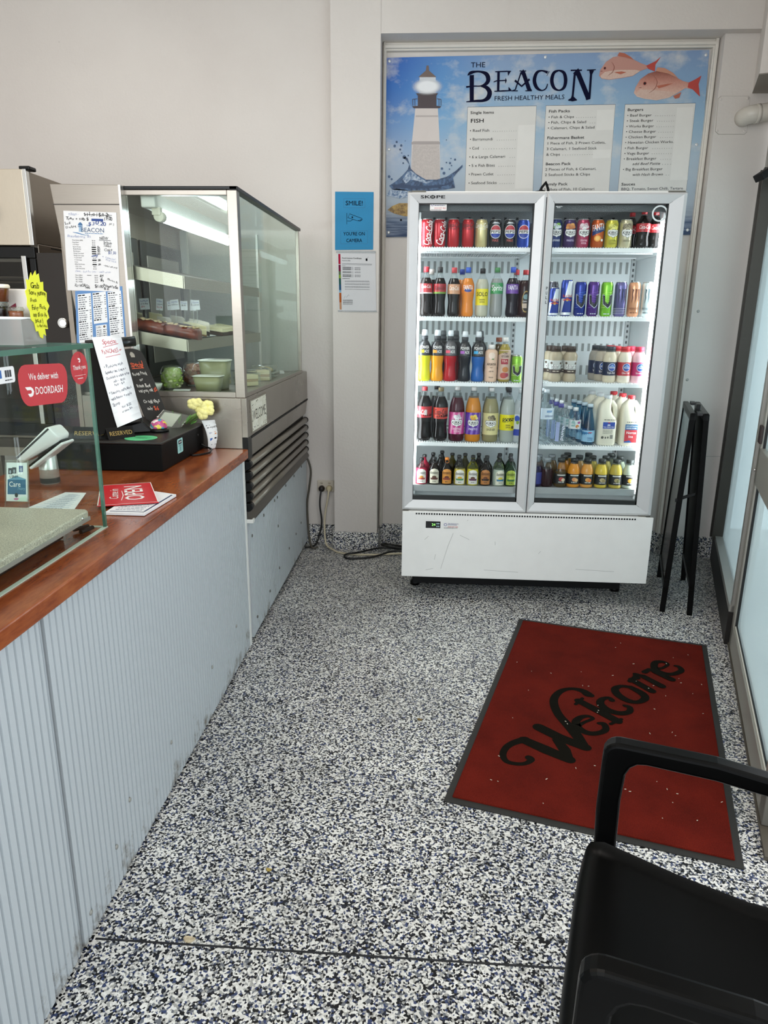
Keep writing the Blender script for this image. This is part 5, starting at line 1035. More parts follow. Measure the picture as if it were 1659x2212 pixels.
# fourth left shelf: 1.25 litre bottles
z=SZ['L'][3]; G='large soft drink bottles on the fourth shelf of the left fridge door'
diag=lambda c:(lambda a,U,H:[a.poly([(-.04+.026*k,0),(-.028+.026*k,0),(-.008+.026*k,H),(-.020+.026*k,H)],M(c,.45),1) for k in range(3)])
kl=lambda blob,flav,fc:(lambda a,U,H:([a.ell(u,H*v,s,s,M(c,.5),2,9) for (u,v,s),c in zip(((-.008,.80,.010),(.008,.82,.011),(.0,.72,.012),(.018,.74,.007)),blob)],shield(a,.0,H*.50,.056,.036,'KIRKS',3),[a.text(w,0,H*.2-k*.013,.0105,M(fc,.5),.045 if len(w)>5 else .03,1,0,'c') for k,w in enumerate(flav.split('/'))]))
for x,h,p,c,cap,l,lab in ((-.019,.29,prof_contour,'#0f0b09','#c4353c','large cola bottle with red cap and red label, left end of the fourth left shelf',(.42,.62,'#b62730',lambda a,U,H:(a.text('Coca-Cola',-.02,H*.3,H*.42,WHT,.06,1,0,'c',1.2),a.rect(.0,H*.25,.013,H*.72,M('#dcd2cd',.5),3)),2.5)),
 (.065,.287,prof_contour,'#0d0b0a','#8d7d5a','large cola bottle with gold-brown cap and orange-red label, fourth left shelf',(.41,.61,'#cf3f2e',multi(tlab('Coca-Cola','#1d0b0b',1,1.1,.62,.5,1.2),tlab('ZERO SUGAR','#1d0b0b',1,.8,.16,.13)),2.5)),
 (.150,.284,prof_wide,'#3d0c1c','#e6e4e2','large creaming soda bottle with pink label and white cap, fourth left shelf',(.14,.54,'#c23a84',multi(diag('#d98ab0'),kl(['#eae6e8','#c4b9c2','#f1eef0','#d8ccd4'],'CREAMING/SODA','#f0d4e2')),2.3)),
 (.235,.283,prof_wide,'#c47e26','#e6e4e2','large orange drink bottle with purple label and white cap, fourth left shelf',(.14,.54,'#5a2f9a',multi(diag('#8a66c0'),kl(['#e3b93a','#f0d65a','#d99a2a','#efe2a0'],'PASITO','#efe8f4')),2.3)),
 (.326,.28,prof_wide,'#8c8560','#e6e4e2','large ginger beer bottle with cream label and white cap, fourth left shelf',(.14,.54,'#d9cf94',kl(['#8a7f62','#6a6048','#a89c7c','#5d5440'],'GINGER BEER','#4a4430'),2.3)),
 (.414,.278,prof_wide,'#a3aba4','#1b1b1d','large cloudy lemon bottle with black cap and yellow label, fourth left shelf',(.23,.52,'#e3d81e',multi(lambda a,U,H:a.poly([(-.03,H*.52),(.028,H*.58),(.030,H*.80),(-.03,H*.78)],M('#1b1b16',.5),1),tlab('SOLO','#efe92e',1,.85,.66,.20),tlab('ORIGINAL','#3a3610',1,.4,.34,.09),tlab('LEMON','#3a3610',1,.36,.2,.09),lambda a,U,H:a.ell(.024,H*.2,.008,.008,M('#5a5420',.5),1,12)),2.3)),
 (.478,.274,prof_wide,'#b4bcc0','#d9dcde','large pale bottle with blue-white label mostly hidden by the door frame',(.14,.54,'#d6dde4',lambda a,U,H:(a.rect(-U,H*.0,U,H*.3,M('#3346a8',.5),1),a.ell(-.02,H*.8,.014,.016,M('#3a5ac0',.5),1,10),a.ell(-.016,H*.62,.008,.010,M('#8fb04a',.5),2,9)),2.3))):
    bottle('large_drink_bottle','bottle',x,YF+.005,z,h,.0405 if p is prof_wide else .0385,p,c,.80,cap,l,G,lab,cap_r=.0145,cap_h=.019)
for x,c,l in ((.155,'#2a0a14','large creaming soda bottle behind the front one'),(.24,'#9a6420','large orange drink bottle behind the front one'),(.33,'#6d6848','large ginger beer bottle behind the front one'),(.42,'#7d857e','large cloudy lemon bottle behind the front one'),(.045,'#0d0b0a','large cola bottle behind the two front ones')):
    bottle('large_drink_bottle','bottle',x,YF+.10,z,.278,.040,prof_wide,c,.80,'#d6d4d2' if 'lemon' not in l and 'cola' not in l else '#1b1b1d',l,G,None,cap_r=.0145,cap_h=.019)
# bottom left shelf: brewed soda stubbies
z=SZ['L'][4]; G='brewed soda stubby bottles on the bottom shelf of the left fridge door'
GLB=glassmat('bottle_glass','#c9d2cc',1.5,.04)
DKG=M('#120d09',.08,0,.6,.4)
def brew(lc,txt,fruit,banner,shift=0): return (.05,.60,None,lambda a,U,H:(a.poly([(-.026+shift,0),(.026+shift,0),(.026+shift,H*.80),(.018+shift,H*.94),(0+shift,H),(-.018+shift,H*.94),(-.026+shift,H*.80)],M(lc,.5),0),a.text('Brewers',shift,H*.66,H*.20,M(txt,.5),.042,0,0,'c',.8,2) if 0 else a.text('Bundaberg',shift,H*.64,H*.20,M(txt,.5),.045,0,0,'c',.8,2),a.ell(shift,H*.42,.012,.009,M(fruit,.5),1,12),a.poly([(-.018+shift,H*.26),(.018+shift,H*.26),(.021+shift,H*.38),(-.021+shift,H*.38)],M(banner,.5),2),a.scribble(-.008+shift,H*.12,.016,.003,M(txt,.5))),2.4)
for x,c,l,lab,dark in ((-.026,'#a5203c','red brewed soda stubby with white label, left end of the bottom left shelf',brew('#e0dbd2','#3a2a26','#c98a3a','#a8413a'),0),(.042,'#17100c','dark brown stubby with cream label, second on the bottom left shelf',brew('#d9d2bd','#2d2620','#5a3626','#5a2c22'),1),(.108,'#120c08','dark stubby with orange label and orange pull ring, bottom left shelf',brew('#d08a34','#3a1c10','#5d2a18','#8a3420'),1),
 (.177,'#bda94a','pale yellow stubby with white label and green banner, bottom left shelf',brew('#e3dfd4','#3a3a2a','#d9a83a','#4a8a52'),0),(.246,'#c4b82a','bright yellow stubby with white label and purple banner, bottom left shelf',brew('#e3ded8','#3a2f2a','#6d4a3a','#5a2a4a'),0),(.312,'#120c08','dark stubby with tan-orange label and black banner, bottom left shelf',brew('#b3743a','#3a1c10','#6d3a1c','#2a1a14'),1),
 (.383,'#a9b5a6','cloudy white stubby with cream label and blue banner, bottom left shelf',brew('#dfdcc8','#33352a','#d9c84a','#3a7aa0',.008),0),(.446,'#16301a','green stubby with lime label, right end of the bottom left shelf',brew('#a4b83e','#2a3a1a','#c9d25a','#2f6a3a'),1)):
    h=.14 if not dark else .145; t=bottle('stubby_bottle','bottle',x,YF,z,h,.0315,prof_stub,c,.62 if not dark else .99,None,l,G,lab,GLB)
    ring='#e0863c' if 'pull ring' in l else '#2a2a2a'
    build('cap',MB().lathe([(.0115,h*.895),(.0125,h*.91),(.0115,h*.985),(.006,h)],(x,YF,z),14),M(ring,.3,.5),t)
    build('pull_ring',MB().tube([(x+.010*math.cos(q),YF-.014-.003*math.sin(q),z+h*.86+.010*math.sin(q)) for q in [2*PI*k/12 for k in range(12)]],.0016,6,0,True),M(ring if 'pull ring' in l else '#3d3d3d',.3,.6),t)
for k,(x,yy,c) in enumerate(((-.012,.07,'#8e1a30'),(.035,.13,'#15100c'),(.075,.07,'#120d0a'),(.085,.19,'#171310'),(.14,.13,'#4a4216'),(.175,.075,'#17130f'),(.21,.13,'#3a3616'),(.25,.075,'#97902a'),(.285,.14,'#1a150f'),(.325,.075,'#120d0a'),(.39,.08,'#5d6a4a'),(.40,.15,'#2a2f1a'),(.45,.08,'#16301a'),(.46,.15,'#142a18'))):
    nm2=['red stubby behind the red front one','dark stubby deep behind the second front bottle','dark stubby behind the cream labelled one','dark stubby at the very back left','olive stubby behind the orange ringed one','dark stubby behind the pale yellow one','olive stubby deep behind the yellow pair','yellow stubby behind the bright yellow one','dark stubby deep behind the bright yellow one','dark stubby behind the tan labelled one','greenish stubby behind the cloudy white one','olive stubby deep behind the cloudy white one','green stubby behind the lime labelled one','green stubby deep at the right back corner'][k]
    y=YF+yy; t=bottle('stubby_bottle','bottle',x,y,z,.145,.0315,prof_stub,c,.99,None,nm2+', bottom left shelf',G,None,GLB,n=18)
    build('cap',MB().lathe([(.0115,.130),(.0125,.132),(.0115,.143),(.006,.145)],(x,y,z),12),M('#3a3a3a',.3,.5),t)
# top right shelf: cola bottles at the end
z=SZ['R'][0]; G='cola bottles at the right end of the top right shelf'
for x,y,l in ((1.007,YF,'red-capped cola bottle with red label at the right end of the top shelf'),(.975,YF+.09,'cola bottle behind the yellow and beige cans, top right shelf'),(1.072,YF+.03,'cola bottle beside the light tube at the right end of the top shelf')):
    bottle('drink_bottle','bottle',x,y,z,.172,.034,prof_contour,'#120d0b',.85,'#b8282e',l,G,(.42,.64,'#b3242c',tlab('Coca-Cola','#f0e8e4',1,.85,.58,.45,1.2),2.4))
# third right shelf: milk drinks
z=SZ['R'][2]; G='flavoured milk bottles on the third shelf of the right fridge door'
def prof_dare(h,r):
    q=[(0,.82),(.02,.95),(.15,.97),(.21,.80),(.25,.84),(.58,.98),(.70,1.02),(.76,.98),(.84,.70),(.87,.62)]
    return [(r*b,h*a) for a,b in q]
def prof_norco(h,r):
    q=[(0,.80),(.02,.94),(.10,1.0),(.18,.98),(.22,1.0),(.56,1.0),(.60,1.02),(.72,.98),(.80,.82),(.86,.66),(.885,.64)]
    return [(r*b,h*a) for a,b in q]
dl=(.24,.60,'#c9c9c4',lambda a,U,H:(a.rect(-U,0,U,H*.30,M('#3b2a22',.5),1),a.text('dare',.002,H*.38,H*.34,INK,.048,1,.12,'c',.4,2),a.text('dare',.0,H*.40,H*.34,M('#f4f2ee',.5),.048,1,.12,'c',.4,3),a.scribble(-.015,H*.12,.034,.005,M('#c9bca8',.5)),a.ell(-.022,H*.8,.006,.006,M('#5a4636',.5),1,8),a.ell(.020,H*.78,.005,.006,M('#5a4636',.5),1,8)),2.6)
for x,y,l in ((.638,YF,'coffee milk bottle with dark brown cap, left end of the third right shelf'),(.712,YF,'coffee milk bottle with dark brown cap, second from left on the third right shelf'),(.622,YF+.075,'coffee milk bottle behind the leftmost one'),(.700,YF+.075,'coffee milk bottle behind the second one')):
    bottle('milk_drink','bottle',x,y,z,.177,.0335,prof_dare,'#b5a68c',1,'#3a2a20',l,G,dl,cap_r=.0235,cap_h=.0215)
def nl(lc,flav): return (.20,.57,lc,lambda a,U,H:(a.ell(.004,H*.62,.019,.020,M('#e8ecf4',.5),1,20),a.ell(.004,H*.62,.017,.018,M('#2d4f9c',.5),2,20),a.poly([(-.008,H*.66),(.004,H*.84),(.016,H*.66)],M('#7fa3d0',.5),3),a.text('Norco',.004,H*.54,.009,WHT,.028,1,0,'c',.4,4),a.text(flav,.002,H*.14,.0085,M('#efe8e4',.5),.038,1,0,'c')),2.6)
for x,y,c,cap,lc,fl,l in ((.910,YF,'#d9cdb4','#3a3d44','#1c2240','Triple Shot','cream milk bottle with black cap and navy label, front row of the third right shelf'),(.982,YF,'#e3d9c6','#c9303a','#b3303a','Choc Malt','cream milk bottle with red cap and red label, third right shelf'),(1.051,YF,'#e6b9c2','#c9304a','#b82a66','Strawberry','pink strawberry milk bottle with red cap, right end of the third right shelf'),
 (.885,YF+.075,'#b5aa98','#33363c','#23284a','Triple','milk bottle with black cap behind the navy labelled front one'),(.87,YF+.15,'#a8a094','#33363c','#23284a','Triple','milk bottle with black cap, third in line behind the navy labelled one'),(.96,YF+.085,'#d6c9b4','#c9303a','#a82c36','Choc','cream milk bottle with red cap behind the red labelled front one'),(1.03,YF+.085,'#d9aab4','#c02a46','#a82660','Straw','pink milk bottle behind the front strawberry one'),(.945,YF+.16,'#c9bca8','#b92c34','#a82c36','Choc','cream milk bottle with red cap, third in line behind the red labelled one')):
    bottle('milk_drink','bottle',x,y,z,.178,.0335,prof_norco,c,1,cap,l,G,nl(lc,fl),cap_r=.0225,cap_h=.0195)
# fourth right shelf: water and milk jugs
z=SZ['R'][3]; G='water bottles on the fourth shelf of the right fridge door'
WAT=glassmat('clear_water','#f6fafb',1.2,.08); WATB=glassmat('blue_water_bottle','#9cc9e2',1.3,.06)
def ringed(h,r):
    P=[]; 
    for k in range(25):
        f=k/24*.62; P.append((r*(1-.035*(k%3==1)),h*f))
    P[0]=(r*.85,0)
    return P+[(r,h*.66),(r*.92,h*.74),(r*.66,h*.84),(r*.42,h*.90),(r*.36,h*.93)]
def water(x,y,h,r,cap,l,lab,prof=ringed,clear=None,cr=.0135): return bottle('water_bottle','bottle',x,y,z,h,r,prof,WAT,0,cap,l,G,lab,clear or WAT,cap_r=cr,cap_h=.016)
water(.606,YF,.284,.042,'#e9eef0','large clear water bottle half hidden by the door frame, fourth right shelf',(.46,.66,'#cfdbe4',lambda a,U,H:(a.text('SPRING',.016,H*.18,.010,M('#3a5a8a',.5),.05,1,0,'c'),a.rect(.0,H*.6,.03,H*.8,M('#7fa0c4',.5),1)),2.2))
water(.600,YF+.09,.284,.042,'#e9eef0','large clear water bottle behind the half hidden one',None)
pl=lambda a,U,H:(a.text('pump',.012,.004,.019,M('#5c6a9a',.5),.080,1,math.radians(84),'l',.4,1),a.text('pump',.013,.004,.018,M('#eef1f8',.4),.078,1,math.radians(84),'l',.4,2),a.rect(-.026,.0,-.006,H*.9,M('#9aa6cc',.5),0))
for x,y,l in ((.684,YF,'sports-cap water bottle with vertical white lettering, front row of the fourth right shelf'),(.673,YF+.075,'sports-cap water bottle behind the lettered one'),(.660,YF+.15,'sports-cap water bottle third in line behind the lettered one')):
    t=water(x,y,.205,.0335,None,l,(.08,.62,None,pl,2.2)); 
    build('cap',MB().lathe([(.0145,.188),(.0145,.207),(.012,.209)],(x,y,z),14),M('#4a4690',.4),t); build('spout',MB().lathe([(.010,.209),(.011,.222),(.008,.226)],(x,y,z),14),WHITEG,t)
wl=lambda a,U,H:(a.ell(-.014,H*.55,.011,H*.42,M('#8fb3b0',.5),1,12),a.ell(.008,H*.3,.010,H*.2,M('#c07a3a',.5),1,10),a.ell(.016,H*.72,.008,H*.16,M('#a04a8a',.5),1,9))
for k,l in enumerate(('small clear water bottle with picture label, front row of the fourth right shelf','small clear water bottle second in line','small clear water bottle third in line','small clear water bottle fourth in line','small clear water bottle at the back of the line')):
    water(.760-.016*k,YF+.068*k,.187,.0315,'#eef0f0',l+(' behind the picture labelled one' if k else ''),(.44,.68,'#d6dcdc',wl,2.2))
def prof_cone(h,r): return [(r*b,h*a) for a,b in ((0,.82),(.015,.95),(.05,1),(.30,1.0),(.45,.88),(.65,.62),(.82,.40),(.92,.36))]
for k,l in enumerate(('blue tapered mineral water bottle, front row of the fourth right shelf','blue mineral water bottle second in line','blue mineral water bottle third in line','blue mineral water bottle at the back')):
    water(.832-.014*k,YF+.07*k,.210,.0335,'#cfe0ea',l+(' behind the front blue one' if k else ''),(.08,.36,'#8fbcd8',lambda a,U,H:(a.rect(-.006,H*.78,.012,H*.86,M('#b04a5a',.5),1),a.text('MINERAL',.004,H*.28,.007,M('#2f5a8a',.5),.03,1,0,'c'),a.text('WATER',.004,H*.12,.007,M('#2f5a8a',.5),.028,1,0,'c')),2.4),prof_cone,WATB,.0145)
def jug(x,y,cap,l,art):
    h,r=.255,.046; t=thing('milk_jug',(x,y,z),l,'milk jug','two litre milk jugs on the fourth right shelf')
    JM=M('#e9e4d0',.35,0,.4,.1)
    def ring(zz,hw,hd,cx): return [(x+cx+hw*(abs(math.cos(q))**.5)*math.copysign(1,math.cos(q)),y+hd*(abs(math.sin(q))**.5)*math.copysign(1,math.sin(q)),z+zz) for q in [2*PI*k/24 for k in range(24)]]
    # left column with the neck; the handle side is cut in above mid height
    build('body',MB().loft([ring(0,.043,.040,0),ring(.008,.048,.046,0),ring(.12,.048,.046,0),ring(.14,.046,.045,-.002),ring(.155,.037,.044,-.011),ring(.18,.030,.042,-.016),ring(.205,.027,.036,-.014),ring(.222,.022,.026,-.006),ring(.234,.016,.016,.0),ring(.240,.016,.016,.0)]),JM,t)
    build('handle',MB().tube([(x+.004,y-.004,z+.222),(x+.020,y-.004,z+.218),(x+.034,y-.004,z+.200),(x+.040,y-.004,z+.172),(x+.040,y-.004,z+.145),(x+.034,y-.004,z+.122),(x+.02,y-.004,z+.118)],[.013,.014,.013,.0125,.0125,.015,.015],12),JM,t)
    build('cap',MB().lathe([(.0185,.236),(.019,.252),(.017,.255)],(x,y,z),18),M(cap,.4),t)
    if art:
        a=Art(); art(a); put('label',a,flatmap((x,y-.0462,z),(1,0,0),(0,0,1)),t)
def art_blue(a):
    a.rect(-.026,.088,.034,.121,M('#2f4fa8',.5),1); a.text('FULL CREAM MILK',.004,.093,.006,WHT,.054,1,0,'c'); a.ell(.004,.106,.008,.004,M('#d9dfe8',.5),2,10); a.ell(.004,.118,.006,.0025,RED,2,8)
    for v in (.080,.074,.068,.062): a.scribble(-.024,v,.05,.0025,M('#7a7a70',.6))
    a.ell(-.024,.042,.007,.007,M('#55554c',.6),1,10); a.ell(-.008,.041,.004,.006,M('#55554c',.6),1,6); a.ell(.004,.042,.004,.006,M('#55554c',.6),1,6); a.rect(.014,.036,.028,.056,M('#8a8a80',.6),1); a.scribble(-.022,.131,.056,.004,M('#6d6d62',.6))
def art_red(a):
    a.rect(-.028,.018,.035,.112,M('#b8323a',.5),1); a.rect(-.028,.084,.035,.112,M('#2f6a96',.5),2); a.text('100% AUSTRALIAN',.0035,.100,.006,WHT,.056,1,0,'c',0,3); a.text('FARMER OWNED',.0035,.089,.006,WHT,.052,1,0,'c',0,3); a.text('Norco',.0035,.063,.013,WHT,.05,1,0,'c',.5,3); a.text('lite',.0035,.043,.013,WHT,.024,0,0,'c',0,3); a.poly([(-.028,.018),(.012,.018),(-.002,.030),(-.014,.026),(-.028,.024)],M('#2f5aa0',.5),2); a.scribble(-.022,.121,.05,.004,M('#6d6d62',.6))
for k,(dx,dy) in enumerate(((0,0),(-.018,.098),(-.04,.196))):
    jug(.922+dx,YF+.012+dy,'#dfe4e6',('white-capped milk jug with blue label, front row of the fourth right shelf','white-capped milk jug second in line behind the blue labelled one','white-capped milk jug at the back of its line')[k],art_blue if k==0 else None)
    jug(1.037+dx,YF+.012+dy,'#c62f38',('red-capped milk jug with red and blue label, front row of the fourth right shelf','red-capped milk jug second in line behind the red labelled one','red-capped milk jug at the back of its line')[k],art_red if k==0 else None)
# bottom right shelf: juices
z=SZ['R'][4]; G='juice bottles on the bottom shelf of the right fridge door'
jl=lambda c1,c2:(.12,.47,'#1b1c1c',lambda a,U,H:(a.rect(-.022,H*.82,.022,H*.93,M('#cfcfc6',.5),1),a.ell(.0,H*.48,.013,.011,M(c1,.5),1,12),a.ell(.010,H*.42,.010,.009,M(c2,.5),2,10),a.scribble(-.014,H*.16,.03,.004,M('#cfcfc6',.5))),2.3)
for x,c,l,lab,fill in ((.578,'#1d1540','dark purple drink bottle just visible beside the door frame, bottom right shelf',(.1,.5,'#2d3486',None,2.3),.7),(.634,'#26090d','dark cranberry juice bottle without label, bottom right shelf',None,.62),(.707,'#4a3a1c','brown apple juice bottle with black label and black cap, bottom right shelf',jl('#b8403a','#d9c0a0'),.55),
 (.775,'#d98e2e','orange juice bottle with black label, third from left on the bottom right shelf',jl('#d9905a','#e0b07a'),.80),(.844,'#d99a48','pale orange juice bottle with black label and grapefruit picture, bottom right shelf',jl('#e0a04a','#d97a3a'),.80),(.918,'#cfb540','yellow juice bottle with black label, bottom right shelf',jl('#b9a87a','#8a7a4a'),.80),(.993,'#b9a648','dull yellow juice bottle with black label beside the whitish one, bottom right shelf',jl('#a89a6a','#6d6a3a'),.80),(1.062,'#b5bfae','whitish cloudy juice bottle with black label, right end of the bottom right shelf',jl('#d0a03a','#e0b85a'),.80)):
    bottle('juice_bottle','bottle',x,YF,z,.155,.0335,prof_juice,c,fill,'#2b2f2e' if x>.68 else '#8e9496',l,G,lab,PET,cap_r=.0195,cap_h=.018)
for x,y,c,l in ((.600,.075,'#4a3a30','dark clear-topped bottle behind the cranberry juice'),(.67,.08,'#5d4a2a','brown juice bottle behind the apple juice'),(.735,.075,'#c77f1c','deep orange juice bottle behind the front orange one'),(.765,.14,'#a8741c','orange juice bottle deep at the back'),(.815,.075,'#c9a468','pale orange juice bottle in the second row'),(.885,.075,'#b5a64a','yellow juice bottle in the second row'),(.955,.075,'#a99e50','dull yellow juice bottle in the second row'),(1.03,.075,'#98a28c','whitish juice bottle in the second row'),(.88,.15,'#8a8a4a','olive juice bottle in the third row'),(1.0,.15,'#7d8470','grey-green juice bottle in the third row')):
    bottle('juice_bottle','bottle',x,YF+y,z,.158,.0335,prof_juice,c,.80,'#2b2f2e' if x>.68 else '#7d8284',l+', bottom right shelf',G,None,PET,cap_r=.0195,cap_h=.018)
# ================================================================ oven behind the counter
tag(build('back_bench',MB().box(-2.75,-1.60,3.1,4.3,.86,.9).box(-2.7,-2.66,3.15,3.19,0,.86).box(-1.68,-1.64,3.15,3.19,0,.86).box(-2.7,-2.66,4.2,4.24,0,.86).box(-1.68,-1.64,4.2,4.24,0,.86),STEELD,loc=(-2.1,3.7,0)),'stainless bench carrying the oven behind the counter','bench')
t=thing('oven',(-2.2,3.7,.9),'large stainless oven with a dark glass front at the left edge behind the counter','oven')
build('body',MB().box(-2.62,-1.80,3.32,4.15,1.80,2.10).box(-2.62,-2.58,3.34,4.15,.9,1.8).box(-1.84,-1.80,3.34,4.15,.9,1.8).box(-2.58,-1.84,4.11,4.15,.9,1.8).box(-2.58,-1.84,3.34,4.15,.9,1.0),STEELD,t,.003)
build('front_panel',MB().box(-2.62,-1.815,3.30,3.32,1.79,2.107),steel('#d6cbb9',.3,(60,2,6)),t,.003)
build('corner_strip',MB().box(-1.815,-1.797,3.297,3.325,1.79,2.107),CHROME,t,.002)
build('corner_cap',MB().box(-1.83,-1.78,3.30,3.36,2.103,2.12),BLACKP,t,.005)
build('side_seam',MB().box(-1.801,-1.798,3.45,4.15,1.787,1.791),BLACKM,t)
build('handle',MB().tube([(-1.985,3.265,1.90),(-1.98,3.26,1.93),(-1.985,3.265,1.965)],.016,10),BLACKP,t)
d=build('door',MB().box(-2.6,-1.80,3.30,3.33,1.735,1.785).box(-2.6,-1.80,3.30,3.33,.92,.98).box(-1.83,-1.80,3.30,3.33,.98,1.735),BLACKP,t,.003)
build('door_glass',MB().box(-2.6,-1.83,3.31,3.315,.98,1.735),glassmat('oven_glass','#c9c7c2',.8),d)
build('door_bar',MB().box(-1.86,-1.838,3.288,3.30,.98,1.745),CHROME,d,.002); build('inner_frame',MB().box(-2.58,-1.85,3.318,3.325,1.72,1.735),WHITEG,d)
build('rack',MB().box(-2.58,-1.84,3.36,4.1,1.63,1.636),STEELD,t)
tag(build('plate',MB().lathe([(.05,0),(.07,.003),(.115,.018),(.118,.021),(.07,.010),(0,.008)],(-1.985,3.48,1.637),32),M('#eee9de',.35),loc=(-1.985,3.48,1.637)),'white round plate on the rack inside the oven','plate')
k=thing('chrome_knob',(-1.62,3.12,1.45),'round chrome tap knob on the dark panel behind the display cabinet fin','knob')
build('dark_panel',MB().box(-1.70,-1.545,3.13,3.16,.9,1.745),M('#2f2a26',.3,.5),k); build('knob',MB().lathe([(.03,0),(.03,.012),(.018,.016),(.018,.05),(.022,.055),(.02,.064)],(0,0,0),16) if 0 else MB().tube([(-1.60,3.13,1.455),(-1.60,3.095,1.455)],.021,16).tube([(-1.60,3.095,1.455),(-1.575,3.05,1.455)],.014,14),CHROME,k)

# ================================================================ glass case on the counter
XG,YG,ZG=-.868,1.806,1.412
t=thing('glass_case',(-1.15,.9,.935),'clear glass counter display case with green edges standing on the worktop','glass case')
def pane(name,x0,x1,y0,y1,z0,z1,ax): # thin axis: the two large faces are clear, the four rims show green
    m=MB().box(x0,x1,y0,y1,z0,z1); faces={'x':(3,5),'y':(2,4),'z':(0,1)}[ax]
    for i in range(6): m.m[i]=0 if i in faces else 1
    return build(name,m,[GLASS,GEDGE],t)
pane('front_pane',XG-.008,XG,-.6,YG-.0085,.937,ZG,'x'); pane('end_pane',-1.46,XG,YG-.008,YG,.937,ZG,'y')
pane('top_pane',-1.46,XG+.006,-.6,YG+.006,ZG+.0005,ZG+.0125,'z')
build('glass_shelf',MB().box(-1.45,-1.18,-.6,1.79,1.17,1.176),GLASS,t)
build('edge_seal',MB().box(XG-.010,XG+.002,-.6,YG,.9352,.9372).box(-1.46,XG,YG-.009,YG+.001,.9352,.9372),M('#b9c9bb',.4),t)
fx=lambda y0,z0:flatmap((XG+.0006,y0,z0),(0,1,0),(0,0,1))
st=thing('delivery_sticker',(XG,1.565,1.296),'red rounded delivery sticker with white lettering on the front of the glass case','sticker')
a=Art(); DR=M('#c2333c',.4); a.rrect(0,0,.214,.092,.034,DR,1); a.text('We deliver with',.106,.058,.0145,WHT,.128,1,0,'c'); a.text('DOORDASH',.126,.025,.0165,WHT,.128,1,0,'c')
a.poly([(.022,.043),(.045,.043),(.053,.039),(.057,.032),(.052,.024),(.045,.021),(.036,.021),(.030,.028),(.044,.028),(.048,.032),(.045,.036),(.029,.036)],WHT,2)
put('print',a,quadmap((XG+.001,1.468,1.303),(XG+.001,1.664,1.292),(XG+.001,1.677,1.383),(XG+.001,1.462,1.392),.214,.092),st)
st=thing('thank_you_sticker',(XG,1.737,1.328),'upright red oval Thank you sticker near the corner of the glass case','sticker')
a=Art(); a.ell(0,0,.044,.040,DR,1,32); a.text('Thank you',0,-.003,.0105,WHT,.066,1,0,'c'); a.rect(-.028,-.018,.028,-.0172,WHT,2); a.scribble(-.014,-.026,.028,.002,WHT)
a.poly([(-.006,.024),(.004,.024),(.008,.020),(.006,.014),(.001,.013),(-.002,.016),(.003,.018),(.003,.020),(-.003,.020)],WHT,2)
a.line([(.006,.038),(.012,.01),(.018,-.02),(.022,-.036)],.0012,M('#8e2128',.5),3)
put('print',a,flatmap((XG+.001,1.737,1.367),(0,1,0),(0,0,1)),st)
st=thing('card_sticker',(XG,1.41,1.36),'small white card payment sticker at the left edge of the glass case','sticker')
a=Art(); a.rrect(-.04,0,.055,.033,.006,M('#e9eaea',.4),1); a.rect(-.01,.011,.008,.027,M('#3a66a8',.5),2)
for k,c in enumerate(('#2f4a8a','#a8323a','#3f7a4a')): a.rect(.020+.008*k,.012,.0265+.008*k,.026,M(c,.5) if 0 else M('#3b3b40',.5),2)
a.scribble(.018,.005,.026,.002,INK); put('print',a,fx(1.40,1.358),st)
# on top of it
TUBM=glassmat('frosted_tub','#eef2f0',1.2,.15,1.45,('#ffffff',.3))
t=thing('plastic_tub',(-1.1,1.67,ZG+.013),'frosted clear plastic tub of sauce cups on top of the glass case','tub')
x0,x1,y0,y1,z0,z1=-1.28,-.935,1.622,1.722,ZG+.013,1.486
m=MB().box(x0+.006,x1-.006,y0+.004,y1-.004,z0,z0+.004)
for b in ((x0,x1,y0,y0+.003),(x0,x1,y1-.003,y1),(x0,x0+.003,y0,y1),(x1-.003,x1,y0,y1)): m.box(*b,z0,z1)
build('walls',m,TUBM,t); build('rim',MB().tube([(x0,y0,z1),(x1,y0,z1),(x1,y1,z1),(x0,y1,z1)],.0035,6,0,True),M('#e9eeec',.4),t)
pk=thing('snack_packet',(-.965,1.70,ZG+.018),'white packet with a maroon bracket print inside the plastic tub','packet')
build('box',MB().box(-1.03,-.942,1.688,1.716,ZG+.018,1.552),M('#e6dfdc',.5),pk,.003)
a=Art(); MR=M('#8a1c3c',.5); a.rect(.018,.008,.078,.0105,MR,1); a.rect(.018,.008,.0205,.075,MR,1); a.poly([(.014,.062),(.024,.075),(.05,.09),(.05,.08),(.028,.066),(.02,.055),(.0145,.055)],MR,2); a.rect(.012,.066,.03,.092,M('#8fa3a4',.5),1); a.text('FEEL',.013,.084,.005,MR,.016,1); a.text('VERB',.013,.077,.005,MR,.016,1)
a.rect(.024,.012,.06,.05,M('#d3cdc9',.5),1)
for k in range(7): a.scribble(.026,.045-.0048*k,.03,.002,INK)
put('print',a,flatmap((-1.03,1.687,ZG+.018),(1,0,0),(0,0,1)),pk)
